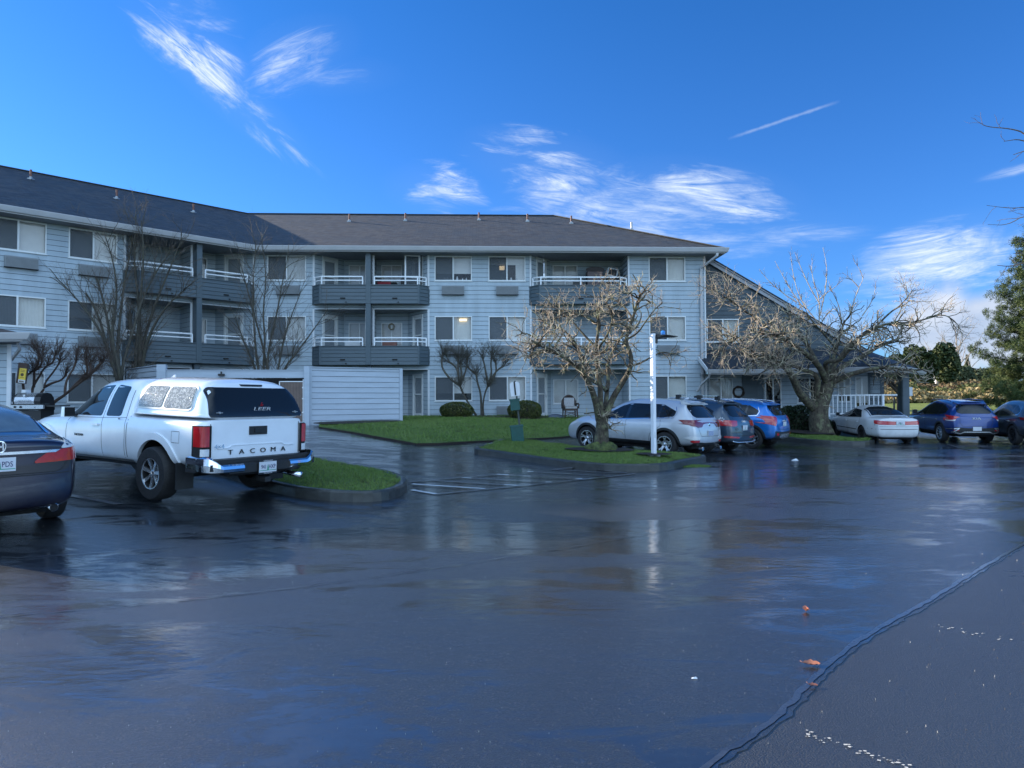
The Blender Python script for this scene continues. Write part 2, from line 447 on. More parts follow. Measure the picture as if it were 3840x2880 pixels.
def ribbon(name, pts, w, dz, mat, kind=None, parent=None, step=.4, jit=0, wj=0):
    p = densify(pts, step, closed=False); mb = MB(); n = len(p); L = []
    for i, q in enumerate(p):
        a = p[max(i-1, 0)]; b = p[min(i+1, n-1)]; d = Vector((b[0]-a[0], b[1]-a[1])).normalized(); nn = Vector((-d.y, d.x))
        ww = w*(1+wj*random.uniform(-1, 1)); s = Vector(q)+nn*random.uniform(-jit, jit)
        L.append((s+nn*ww/2, s-nn*ww/2))
    for i in range(n-1):
        (a, b), (c, d) = L[i], L[i+1]
        mb.poly([(*b, hgt(*b)+dz), (*d, hgt(*d)+dz), (*c, hgt(*c)+dz), (*a, hgt(*a)+dz)])
    o = mb.build(name, mat, parent)
    if kind: tag(o, kind=kind)
    return o
# ---------------------------------------------------------------- ground materials
def asphalt_mat(name, old=False):
    m, t, b = base_mat(name)
    tc = t.new('ShaderNodeTexCoord'); o = tc.outputs['Object']
    big = t.noise(t.map(o, rot=(0, 0, R(-25)), sca=(.20, .42, .2)), 1, 6, .66, .9)
    mid = t.noise(t.map(o, rot=(0, 0, R(-12)), sca=(.60, 1.7, .8)), 1, 9, .74, 1.2)
    wet = t.range(t.math('ADD', t.math('MULTIPLY', big, .52), t.math('MULTIPLY', mid, .48)), .475 if not old else .55, .535 if not old else .61, smooth=True)
    grit = t.noise(o, 210, 3, .7); grit2 = t.noise(o, 90, 4, .7)
    vor = t.new('ShaderNodeTexVoronoi', feature='F1'); t.l.new(o, vor.inputs['Vector']); vor.inputs['Scale'].default_value = 130 if not old else 95
    stones = t.range(vor.outputs['Distance'], .1, .6)
    blot = t.noise(t.map(o, sca=(.8, .8, .8)), 1.4, 6, .7)
    c = t.mix(t.range(grit, .3, .75), (.010, .013, .016, 1) if not old else (.010, .012, .014, 1), (.033, .039, .045, 1) if not old else (.050, .053, .056, 1))
    c = t.mix(t.math('MULTIPLY', t.range(blot, .45, .7), .5), c, (.022, .022, .022, 1))
    peb = t.new('ShaderNodeTexVoronoi', feature='F1'); t.l.new(o, peb.inputs['Vector']); peb.inputs['Scale'].default_value = 110; ps_ = t.new('ShaderNodeSeparateXYZ'); t.l.new(peb.outputs['Color'], ps_.inputs[0])
    c = t.mix(t.math('MULTIPLY', t.range(ps_.outputs[0], .90, .99), .35), c, (.09, .085, .08, 1))
    c = t.mix(t.math('MULTIPLY', wet, .55), c, (.010, .011, .013, 1))
    t.set(b.inputs['Base Color'], c)
    b.inputs['Roughness'].default_value = .5
    b.inputs['Coat Weight'].default_value = 1.0; b.inputs['Coat IOR'].default_value = 1.95; b.inputs['Specular IOR Level'].default_value = .15
    t.set(b.inputs['Coat Roughness'], t.mixf(wet, .22 if not old else .34, .03 if not old else .10))
    h = t.math('ADD', t.math('MULTIPLY', grit2, .7), t.math('ADD', t.math('MULTIPLY', stones, .6), t.math('MULTIPLY', grit, .4)))
    bs = t.mixf(wet, .85 if not old else 1.0, .10)
    bn = t.new('ShaderNodeBump'); t.l.new(h, bn.inputs['Height']); t.l.new(bs, bn.inputs['Strength']); bn.inputs['Distance'].default_value = .003 if not old else .006
    t.l.new(bn.outputs[0], b.inputs['Normal'])
    rip = t.noise(t.map(o, rot=(0, 0, R(20)), sca=(4, 11, 4)), 1, 4, .6, .4)
    und = t.noise(t.map(o, sca=(.9, 1.3, 1)), 1, 4, .55)
    b2 = t.new('ShaderNodeBump'); t.l.new(und, b2.inputs['Height']); b2.inputs['Strength'].default_value = .32; b2.inputs['Distance'].default_value = .035
    b1 = t.new('ShaderNodeBump'); t.l.new(rip, b1.inputs['Height']); b1.inputs['Strength'].default_value = .22; b1.inputs['Distance'].default_value = .012
    t.l.new(b2.outputs[0], b1.inputs['Normal'])
    b3 = t.new('ShaderNodeBump'); t.l.new(h, b3.inputs['Height']); t.l.new(t.math('MULTIPLY', bs, .85), b3.inputs['Strength']); b3.inputs['Distance'].default_value = .0020 if not old else .0045
    t.l.new(b1.outputs[0], b3.inputs['Normal']); t.l.new(b3.outputs[0], b.inputs['Coat Normal'])
    return m
def grass_mat(name, c1, c2, c3):
    m, t, b = base_mat(name)
    tc = t.new('ShaderNodeTexCoord'); o = tc.outputs['Object']
    n1 = t.noise(o, .7, 5, .6); n2 = t.noise(o, 18, 5, .7); n3 = t.noise(o, 70, 3, .7)
    c = t.mix(t.range(n1, .35, .7), (*c1, 1), (*c2, 1)); c = t.mix(t.math('MULTIPLY', t.range(n2, .45, .75), .6), c, (*c3, 1))
    n4 = t.noise(o, 1.9, 5, .65)
    c = t.mix(t.math('MULTIPLY', t.range(n4, .60, .68), .65), c, (.045, .036, .02, 1))
    t.set(b.inputs['Base Color'], c); b.inputs['Roughness'].default_value = .75
    t.set(b.inputs['Normal'], t.bump(t.math('ADD', n2, n3), .8, .03))
    b.inputs['Specular IOR Level'].default_value = .25
    return m
M_lot = asphalt_mat('wet_asphalt'); M_old = asphalt_mat('old_asphalt', True)
M_lawn = grass_mat('lawn', (.08, .135, .03), (.11, .165, .045), (.07, .08, .032))
M_field = grass_mat('field', (.14, .19, .03), (.20, .22, .05), (.26, .22, .08))
M_mulch = pmat('mulch', (.025, .017, .013), .9, var=.5, scale=25, bump=1, bscale=45, bdist=.04)
M_kerb = pmat('kerb', (.026, .028, .026), .55, var=.45, scale=7, bump=.6, bscale=60, coat=.35)
M_line = pmat('line_paint', (.50, .53, .55), .45, var=.3, scale=9, bump=.4, bscale=90, coat=.5)
M_faint = pmat('worn_paint', (.10, .105, .115), .5, var=.5, scale=14, bump=.4, bscale=90, coat=.6)
M_crack = pmat('crack_tar', (.012, .012, .013), .35, var=.3, coat=.6)
# ---------------------------------------------------------------- ground sheets
def ground():
    xs = [-2500, -700, -250, -120]+list(np.linspace(-60, 60, 61))+[120, 250, 700, 2500]
    ys = [-900, -200, -60]+list(np.linspace(-14, 70, 43))+[110, 200, 500, 1200, 2600]
    V = []; F = []
    for y in ys:
        for x in xs:
            z = hgt(x, y)-.07
            V.append((x, y, z))
    n = len(xs)
    for j in range(len(ys)-1):
        for i in range(n-1): F.append((j*n+i, j*n+i+1, (j+1)*n+i+1, (j+1)*n+i))
    tag(npmesh('ground', V, F, M_field, smooth=True), kind='structure')
ground()
seam = [(-2.5, -3.0), (-.6, 1.35), (.35, 2.45), (.86, 3.02), (1.25, 3.36), (1.62, 3.80), (2.0, 4.26), (2.47, 4.73), (3.2, 5.36), (4.2, 6.3), (5.57, 7.55), (7.5, 9.2), (12, 12.6), (20, 17.5), (44, 30)]
sm = densify(smoothpoly(seam, 2, False), .07, closed=False)
rs = random.Random(3)
sm = [(x+rs.uniform(-.012, .012), y+rs.uniform(-.012, .012)) if 0 < i < len(sm)-1 else (x, y) for i, (x, y) in enumerate(sm)]
def wob(p): return p
lot_poly = sm+[(44, 31), (8.9, 33), (-14, 33), (-44, 33), (-44, -8), (-3.5, -8)]
# one sheet: coarse triangulation with the fine seam edge kept
def lot():
    b = densify(lot_poly[len(sm)-1:], 1.2, closed=False)
    poly = sm[:-1]+b
    pts = []
    ba = np.array(poly)
    def grid(x0, x1, y0, y1, st):
        for i in range(int((x1-x0)/st)):
            for j in range(int((y1-y0)/st)):
                q = (x0+(i+.5)*st, y0+(j+.5)*st)
                if inside(q, poly) and np.min((ba[:, 0]-q[0])**2+(ba[:, 1]-q[1])**2) > .04: pts.append(q)
    grid(-14, 14, -8, 30.4, .5); grid(-44, -14, -8, 33, 1.5); grid(14, 44, -8, 31, 1.5)
    nb = len(poly)
    r = delaunay_2d_cdt([Vector(p) for p in poly+pts], [], [list(range(nb))], 1, 1e-5)
    V2 = [tuple(v) for v in r[0]]; mb = MB()
    mb.v = [(x, y, hgt(x, y)) for x, y in V2]
    for f in r[2]:
        a, b_, c = (V2[k] for k in f)
        if (b_[0]-a[0])*(c[1]-a[1])-(b_[1]-a[1])*(c[0]-a[0]) < 0: f = list(f)[::-1]
        mb.f.append(tuple(f)); mb.mi.append(0)
    for k in range(len(sm)-1):
        a, c = sm[k], sm[k+1]
        mb.poly([(*a, hgt(*a)), (*a, hgt(*a)-.008), (*c, hgt(*c)-.008), (*c, hgt(*c))], 0)
    o = mb.build('parking_lot', M_lot, smooth=True); o.data.set_sharp_from_angle(angle=R(40)); tag(o, kind='structure')
lot()
old_poly = [(x-.25, y+.25) for x, y in seam]+[(44, -8), (-3.5, -8)]
o = sheet('old_pavement', old_poly, .7, -.004, M_old)
M_lip = pmat('seam_lip', (.030, .034, .040), .3, var=.35, scale=6, bump=.3, bscale=40, coat=.8)
M_lip.node_tree.nodes['Principled BSDF'].inputs['Coat Roughness'].default_value = .12
ribbon('pavement_seam', smoothpoly([(x-.035, y+.03) for x, y in seam], 2, False), .035, .003, M_lip, 'structure', step=.12, jit=.008, wj=.25)
for i, pts in enumerate([[(-9, 5.4), (-6.0, 6.35), (-3.9, 7.2), (-2.4, 8.2)], [(-7.5, 4.1), (-4.1, 4.9), (-1.6, 6.0), (1.2, 7.9), (3.2, 9.6)],
                         [(-3, 13.2), (-1, 12.5), (2, 12.3), (5, 12.6), (9, 13.1), (14, 14.4)], [(-8.5, 17.6), (-4.5, 17.2), (-1.5, 18.3)],
                         [(-6.6, 19.4), (-3.6, 17.9), (-1.4, 17.4)], [(5, 17.2), (9, 18.6), (13, 19.2)]]):
    p = smoothpoly(pts, 2, closed=False)
    ribbon('pavement_crack', p, .011, .010, M_crack, 'structure', step=.09, jit=.016, wj=.9)
# ---------------------------------------------------------------- islands and lawns
def kerb(name, poly, closed=True, w=.15, h=.165):
    p = densify(poly, .25, closed); n = len(p); mb = MB(); L = []
    for i in range(n):
        a = p[(i-1) % n] if closed else p[max(i-1, 0)]; c = p[(i+1) % n] if closed else p[min(i+1, n-1)]
        d = Vector((c[0]-a[0], c[1]-a[1])).normalized(); nn = Vector((-d.y, d.x)); q = Vector(p[i]); z = hgt(*p[i])
        inn = q+nn*w
        prof = [(q, z-.06), (q+nn*.012, z+h-.03), (q+nn*.035, z+h), (inn-nn*.02, z+h), (inn, z+h-.015), (inn, z-.06)]
        L.append([(v.x, v.y, zz) for v, zz in prof])
    for i in range(n if closed else n-1):
        A, B = L[i], L[(i+1) % n]
        for k in range(5): mb.poly([A[k], B[k], B[k+1], A[k+1]])
    if not closed:
        mb.poly(L[0][::-1]); mb.poly(L[-1])
    o = mb.build(name, M_kerb, smooth=False); tag(o, kind='structure'); return o
def ccw(p):
    a = sum(p[i][0]*p[(i+1) % len(p)][1]-p[(i+1) % len(p)][0]*p[i][1] for i in range(len(p)))
    return p if a > 0 else p[::-1]
near_isl = [gpt(1543, 1825), gpt(1500, 1868), gpt(1389, 1886), gpt(1215, 1880), gpt(1042, 1856), (-5.6, 13.2), (-8.4, 15.2), (-9.6, 17.2), (-8.2, 17.8), gpt(1030, 1712), gpt(1180, 1742), gpt(1330, 1771), gpt(1450, 1790)]
near_isl = ccw(smoothpoly(near_isl, 2))
main_isl = [gpt(1763, 1702), gpt(1840, 1711), gpt(2048, 1743), gpt(2165, 1758), gpt(2328, 1770), gpt(2500, 1767), gpt(2576, 1747), (5.1, 17.9), (4.9, 18.5), (3.7, 19.2), (1.7, 20.5), (.3, 21.6), (-.3, 21.4), gpt(1810, 1692)]
main_isl = ccw(smoothpoly(main_isl, 2))
far_isl = [gpt(2940, 1652), gpt(3040, 1664), gpt(3160, 1671), gpt(3262, 1672), gpt(3292, 1660), (13.0, 26.6), (13.2, 28.6), (13.3, 30.0), (11.5, 31.2), (10.2, 30.6), (10.3, 28.6)]
far_isl = ccw(smoothpoly(far_isl, 2))
def shrink(p, d):
    n = len(p); out = []
    for i in range(n):
        a = p[(i-1) % n]; c = p[(i+1) % n]; t = Vector((c[0]-a[0], c[1]-a[1])).normalized()
        out.append((p[i][0]-t.y*d, p[i][1]+t.x*d))
    return out
lawns = []
for nm, pl in (('near', near_isl), ('main', main_isl), ('far', far_isl)):
    kerb('kerb', pl)
    lawns.append(sheet('lawn', shrink(pl, .13), .3, .14, M_lawn, dome=.13 if nm != 'far' else .2))
lawn_poly = ccw([gpt(1195, 1606), gpt(1300, 1622), gpt(1400, 1640), gpt(1500, 1658), gpt(1560, 1669), gpt(1640, 1668), gpt(1760, 1661), gpt(1900, 1655), gpt(2020, 1648), gpt(2135, 1640), (4.2, 26.4), (6.6, 28.2), (9.4, 29.9), (10.4, 31.0), (9.0, 32.3), (-10.5, 31.4), (-10.5, 29.0), (-5.5, 28.2), (-4.5, 27.1), (-7.0, 25.3)])
lawns.append(sheet('lawn', lawn_poly, .5, .05, M_lawn, skirt=.12, side_mat=M_mulch, dome=.05))
# mulch beds
def bed(pl, dz, dome=.06): return sheet('mulch_bed', ccw(smoothpoly(pl, 2)), .25, dz, M_mulch, dome=dome)
bed([(-3.9, 31.4), (-4.2, 30.5), (-1, 30.3), (1.8, 30.4), (2.0, 31.8)], .10)
bed([gpt(1165, 1602), gpt(1300, 1602), gpt(1490, 1592), (-4.2, 27.2), (-7.2, 25.5)], .11)
TREE1 = gpt(2253, 1687, .27)
bed([(TREE1[0]+a*.95*math.cos(q), TREE1[1]+a*.75*math.sin(q)) for q, a in [(k*R(40), random.uniform(.8, 1.2)) for k in range(9)]], .285, .05)
LAMP = gpt(2452, 1707, .24)
bed([(LAMP[0]+.5*math.cos(k*R(60)), LAMP[1]+.42*math.sin(k*R(60))) for k in range(6)], .278, .02)
bed([(11.0, 30.6), (11.2, 28.1), (12.0, 27.2), (13.0, 27.6), (13.1, 29.5)], .32, .06)
bed([(8.2, 28.6), (9.5, 29.4), (10.4, 30.2), (11.3, 31.6), (9.2, 32.2), (8, 31.4)], .12, .05)
# ---------------------------------------------------------------- painted lines
def pl2(x, y): return gpt(1500+.40687*x, 1680+.40687*y)
segs = [((110, 392), (340, 432), 1), ((340, 432), (790, 388), 0), ((790, 388), (1400, 325), 0), ((1400, 325), (2165, 243), 0), ((85, 320), (275, 303), 0), ((275, 303), (900, 252), 0), ((1400, 207), (1640, 182), 0), ((1640, 182), (2090, 237), 0),
        ((110, 343), (785, 387), 1), ((275, 303), (960, 345), 0), ((960, 345), (1120, 353), 1), ((565, 280), (660, 284), 1), ((660, 284), (1340, 321), 0), ((1340, 321), (1395, 323), 1),
        ((895, 251), (1000, 256), 1), ((1000, 256), (1620, 289), 0), ((1620, 289), (1680, 292), 1), ((1175, 225), (1230, 227), 1), ((1230, 227), (1940, 263), 0), ((1430, 205), (2090, 237), 0)]
for i, (a, b, k) in enumerate(segs):
    ribbon('parking_line', [pl2(*a), pl2(*b)], .10 if k else .085, .014+.0012*(i % 9), M_line if k else M_faint, 'structure', step=.3, wj=.12)
ribbon('parking_line', [(-5.6, 9.9), (-8.6, 11.8)], .1, .012, M_faint, 'structure', wj=.3)
ribbon('parking_line', [(2.9, 3.9), (1.9, 2.6)], .07, -.006, M_faint, 'structure', wj=.5, jit=.01)
ribbon('parking_line', [gpt(3600, 1700), gpt(3900, 1716)], .09, .012, M_faint, 'structure', wj=.3)
ribbon('parking_line', [gpt(3555, 1668), gpt(3640, 1690)], .09, .015, M_faint, 'structure', wj=.3)
# chips of old paint on the old pavement
mb = MB()
rr = random.Random(5)
for i in range(70):
    if i < 46: X, Y = rr.uniform(3020, 3420), 0; Y = 2752+(X-3020)*.33+rr.uniform(-14, 14)
    else: X, Y = rr.uniform(3500, 3800), 0; Y = 2345+(X-3500)*.20+rr.uniform(-8, 8)
    g = gpt(X, Y); s = rr.uniform(.002, .008); a = rr.uniform(0, 6.3)
    n = rr.randint(4, 6)
    mb.poly([(g[0]+s*rr.uniform(.6, 1.3)*math.cos(a+k*2*math.pi/n)*1.6, g[1]+s*rr.uniform(.6, 1.3)*math.sin(a+k*2*math.pi/n), hgt(*g)+.001) for k in range(n)])
tag(mb.build('paint_flakes', pmat('paint_chip', (.55, .52, .46), .6)), 'scattered pale paint flakes left from a worn parking line', 'paint flakes', kind='stuff')
# grit: small pale and dark stones lying on the wet pavement
mb = MB()
for i in range(420):
    X = rr.uniform(0, 3840); Y = 1760+1120*rr.random()**1.1; g = gpt(X, Y)
    s = rr.uniform(.0010, .0030)*(1 if g[1] < 6 else 1.7); z = hgt(*g)-.004
    q = [(g[0]+s*rr.uniform(.7, 1.2)*math.cos(k*2.1), g[1]+s*rr.uniform(.7, 1.2)*math.sin(k*2.1), z) for k in range(3)]; top = (g[0], g[1], z+.01+s*.7)
    mi = 0 if rr.random() < .55 else 1
    for k in range(3): mb.poly([q[k], q[(k+1) % 3], top], mi)
tag(mb.build('gravel', [pmat('grit_pale', (.45, .43, .38), .5, coat=.5), pmat('grit_dark', (.05, .045, .04), .5, coat=.5)]), 'loose grit and tiny stones scattered over the wet pavement', 'grit', kind='stuff')
# ---------------------------------------------------------------- grass blades
def blades(name, poly, n, h0, h1, dz, w=.006, seed=1, dome=.0):
    rng = np.random.default_rng(seed); pa = np.array(poly)
    x0, y0 = pa.min(0); x1, y1 = pa.max(0); P = []
    while len(P) < n:
        q = rng.uniform((x0, y0), (x1, y1))
        if inside(q, poly): P.append(q)
    P = np.array(P)
    step = max(1, 1)
    Z = np.array([hgt(x, y) for x, y in P])+dz
    if dome:
        D = np.min(np.hypot(P[:, None, 0]-pa[None, ::2, 0], P[:, None, 1]-pa[None, ::2, 1]), axis=1)
        Z += dome*(1-np.exp(-D/.8))
    H = rng.uniform(h0, h1, n); A = rng.uniform(0, 2*np.pi, n); Lx = rng.normal(0, .45, n)*H; Ly = rng.normal(0, .45, n)*H
    dx = np.cos(A)*w; dy = np.sin(A)*w
    V = np.zeros((n, 3, 3)); V[:, 0] = np.c_[P[:, 0]-dx, P[:, 1]-dy, Z]; V[:, 1] = np.c_[P[:, 0]+dx, P[:, 1]+dy, Z]; V[:, 2] = np.c_[P[:, 0]+Lx, P[:, 1]+Ly, Z+H]
    return npmesh(name, V.reshape(-1, 3), np.arange(3*n).reshape(-1, 3), M_blade)
M_blade = grass_mat('blade', (.10, .20, .035), (.16, .25, .06), (.28, .25, .11))
M_blade.node_tree.nodes['Principled BSDF'].inputs['Roughness'].default_value = .5
for nm, pl, n, h0, h1, dz, sd_, dm, lb in (('a', shrink(near_isl, .12), 26000, .02, .055, .135, 1, .13, 'short bright green grass on the kerbed island beside the white pickup'),
                         ('b', shrink(main_isl, .12), 30000, .02, .055, .135, 2, .13, 'short bright green grass on the kerbed island round the lamp post'),
                         ('c', lawn_poly, 42000, .03, .07, .045, 3, .05, 'wide green lawn grass in front of the apartment building'),
                         ('d', shrink(far_isl, .12), 9000, .03, .07, .135, 4, .2, 'green grass on the far island under the spreading bare tree')):
    tag(blades('grass', pl, n, h0, h1, dz, w=.006 if nm in 'ab' else .011, seed=sd_, dome=dm), lb, 'grass', kind='stuff')
# moss tuft by the kerb end
tuft = [(gpt(2600, 1752)[0]+.42*math.cos(k*.7)*1.2, gpt(2600, 1752)[1]+.3*math.sin(k*.7)+.3) for k in range(9)]
tag(blades('moss', tuft, 2600, .008, .03, .0, w=.009, seed=8), 'yellow green moss patch on the asphalt at the rounded kerb end', 'moss', kind='stuff')
# ---------------------------------------------------------------- apartment building
M_side = pmat('siding_paint', (.37, .44, .49), .55, var=.09, scale=1.1, bump=.25, bscale=(18), stretch=(2.6, 2.6, .45))
M_groove = pmat('siding_gap_shade', (.05, .055, .065), .9)  # dark gaps and undersides paint in the shade between the boards
M_teal = pmat('dark_siding', (.075, .105, .125), .5, var=.08, scale=1.5, bump=.25, bscale=18, stretch=(1, 1, 6))
M_tealgap = pmat('dark_gap_shade', (.012, .017, .02), .9)  # painted-in shade between the dark boards
M_trim = pmat('white_trim', (.62, .64, .66), .45, var=.05)
M_gutter = pmat('gutter', (.42, .42, .43), .4, var=.05, scale=2)
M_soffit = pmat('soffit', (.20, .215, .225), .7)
M_frame = pmat('window_frame', (.68, .70, .70), .35, var=.03)
M_door = pmat('door_paint', (.40, .45, .49), .4, var=.04)
M_glass = glassmat('window_glass', (.01, .012, .015), .02, alpha=.13); M_glass.node_tree.nodes['Principled BSDF'].inputs['IOR'].default_value = 2.3
M_screen = pmat('insect_screen', (.045, .048, .052), .75, var=.15, scale=30)
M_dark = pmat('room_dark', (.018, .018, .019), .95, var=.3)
M_blind = pmat('blind', (.80, .80, .76), .8, var=.04)
M_curtain = pmat('curtain', (.82, .82, .80), .9, var=.05, scale=3)
M_ac = pmat('ac_grille', (.22, .24, .255), .5, var=.08, scale=3)
M_rail = pmat('rail_paint', (.78, .80, .82), .35, var=.04)
M_pipe = pmat('rust_pipe', (.17, .075, .055), .6, var=.35, scale=20)
M_flash = pmat('flashing', (.30, .32, .34), .35, metal=.4, var=.15)
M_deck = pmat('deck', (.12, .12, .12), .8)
def shingle_mat(name, cols, gap=(.01, .01, .012), bumpy=1.0):
    m, t, b = base_mat(name)
    uv = t.new('ShaderNodeUVMap').outputs[0]
    vv = t.map(uv, sca=(1, 1, 1))
    wob_ = t.new('ShaderNodeVectorMath', operation='ADD'); t.l.new(vv, wob_.inputs[0])
    nz = t.new('ShaderNodeTexNoise'); t.l.new(vv, nz.inputs['Vector']); nz.inputs['Scale'].default_value = 3.0
    sc_ = t.vmath('MULTIPLY', t.vmath('SUBTRACT', nz.outputs['Color'], (.5, .5, .5)), (.10, .05, 0)); t.l.new(sc_, wob_.inputs[1])
    br = t.new('ShaderNodeTexBrick'); t.l.new(wob_.outputs[0], br.inputs['Vector'])
    br.offset = .37; br.inputs['Scale'].default_value = 1; br.inputs['Brick Width'].default_value = .30; br.inputs['Row Height'].default_value = .145
    br.inputs['Mortar Size'].default_value = .010; br.inputs['Mortar Smooth'].default_value = .4; br.inputs['Bias'].default_value = 0
    br.inputs['Color1'].default_value = (0, 0, 0, 1); br.inputs['Color2'].default_value = (1, 1, 1, 1); br.inputs['Mortar'].default_value = (.5, .5, .5, 1)
    n1 = t.noise(t.map(uv, sca=(.25, .5, 1)), 1, 5, .6); n2 = t.noise(t.map(uv, sca=(1, 2.4, 1)), 2.2, 6, .75)
    c = t.mix(br.outputs['Color'], (*cols[0], 1), (*cols[1], 1)); c = t.mix(t.math('MULTIPLY', t.range(n1, .38, .66), .7), c, (*cols[2], 1))
    c = t.mix(t.math('MULTIPLY', t.range(n2, .48, .66), .55), c, (*cols[3], 1))
    c = t.mix(t.math('MULTIPLY', br.outputs['Fac'], .85), c, (*gap, 1))
    t.set(b.inputs['Base Color'], c); b.inputs['Roughness'].default_value = .7; b.inputs['Specular IOR Level'].default_value = .35
    sp = t.new('ShaderNodeSeparateXYZ'); t.l.new(vv, sp.inputs[0])
    saw = t.math('FRACT', t.math('DIVIDE', sp.outputs[1], .145))
    h = t.math('ADD', t.math('MULTIPLY', t.math('SUBTRACT', 1, saw), 1.0), t.math('ADD', t.math('MULTIPLY', br.outputs['Color'], .25), t.math('MULTIPLY', n2, .3)))
    t.set(b.inputs['Normal'], t.bump(h, bumpy, .02))
    return m
M_shingle = shingle_mat('shingles', [(.024, .027, .031), (.070, .073, .078), (.028, .044, .060), (.115, .085, .055)])
M_shingle_d = shingle_mat('shingles_dark', [(.018, .024, .034), (.03, .04, .055), (.02, .028, .038), (.03, .035, .04)])
M_shingle_b = shingle_mat('shingles_brown', [(.07, .055, .048), (.11, .085, .07), (.09, .07, .06), (.12, .1, .08)])
def roofpoly(name, pts, mat, parent, thick=.05, udir=None):
    """planar roof slope with thickness and metre UVs; pts from the eave counter-clockwise seen from above"""
    P = [Vector(p) for p in pts]; n = (P[1]-P[0]).cross(P[-1]-P[0]).normalized()
    if n.z < 0: P = P[::-1]; n = -n
    u = Vector(udir).normalized() if udir is not None else (P[1]-P[0]).normalized()
    u = (u-n*u.dot(n)).normalized(); v = n.cross(u)
    me = bpy.data.meshes.new(name); k = len(P)
    V = [tuple(p) for p in P]+[tuple(p-n*thick) for p in P]
    F = [tuple(range(k)), tuple(range(2*k-1, k-1, -1))]+[(i, k+i, k+(i+1) % k, (i+1) % k) for i in range(k)]
    me.from_pydata(V, [], F); me.materials.append(mat)
    uvl = me.uv_layers.new(name='UVMap')
    for li, l in enumerate(me.loops):
        p = Vector(V[l.vertex_index]); uvl.data[li].uv = ((p-P[0]).dot(u), (p-P[0]).dot(v))
    me.update(); o = bpy.data.objects.new(name, me); COL.objects.link(o); o.parent = parent
    return o
ROW = .2035
def lap(mb, L, z0, z1, ops=(), row=ROW, zbase=.83, m_face=0, m_gap=1, ufn=None):
    """lapped boards on local plane (u along x, inward +y); ops = openings (u0,u1,za,zb); ufn(z)->(u0,u1) limits"""
    k = int(math.floor((z0-zbase)/row)); z = zbase+k*row
    while z < z1-1e-4:
        a, b = max(z, z0), min(z+row, z1)
        brk = sorted({a, b} | {q for o_ in ops for q in (o_[2], o_[3]) if a+.004 < q < b-.004})
        for s, e in zip(brk[:-1], brk[1:]):
            mid = (s+e)/2; U = [L if not ufn else ufn(mid)]
            U = [(0, L)] if not ufn else [ufn(mid)]
            for (o0, o1, oz0, oz1) in ops:
                if oz0 <= mid <= oz1:
                    N = []
                    for (p, q) in U:
                        if o1 <= p or o0 >= q: N.append((p, q)); continue
                        if o0 > p: N.append((p, o0))
                        if o1 < q: N.append((o1, q))
                    U = N
            def vv(zz): return -.020*(1-(zz-z)/row)
            top = (e >= b-1e-6 and b == z+row)
            e2 = e-.011 if top else e
            for (p, q) in U:
                if q-p < .005: continue
                mb.poly([(p, vv(s), s), (q, vv(s), s), (q, vv(e2), e2), (p, vv(e2), e2)], m_face)
                if abs(s-z) < 1e-6: mb.poly([(p, .004, s), (q, .004, s), (q, -.020, s), (p, -.020, s)], m_gap)
                if top: mb.poly([(p, .006, e2-.012), (q, .006, e2-.012), (q, .006, e), (p, .006, e)], m_gap)
        z += row
def frame(p, q):
    p = Vector((p[0], p[1], 0)); q = Vector((q[0], q[1], 0)); e = (q-p).normalized(); i = Vector((0,0,1)).cross(e)
    return Matrix(((e.x, i.x, 0, p.x), (e.y, i.y, 0, p.y), (0, 0, 1, 0), (0,0,0,1))), (q-p).length
def sub(M, p, q):
    a = M @ Vector((p[0], p[1], 0)); b = M @ Vector((q[0], q[1], 0)); return frame(a, b)
BLD = empty('apartment_building', (0, 34, .85), 0, 'three storey blue grey apartment building with lapped siding, balconies and a dark shingle roof', 'building')
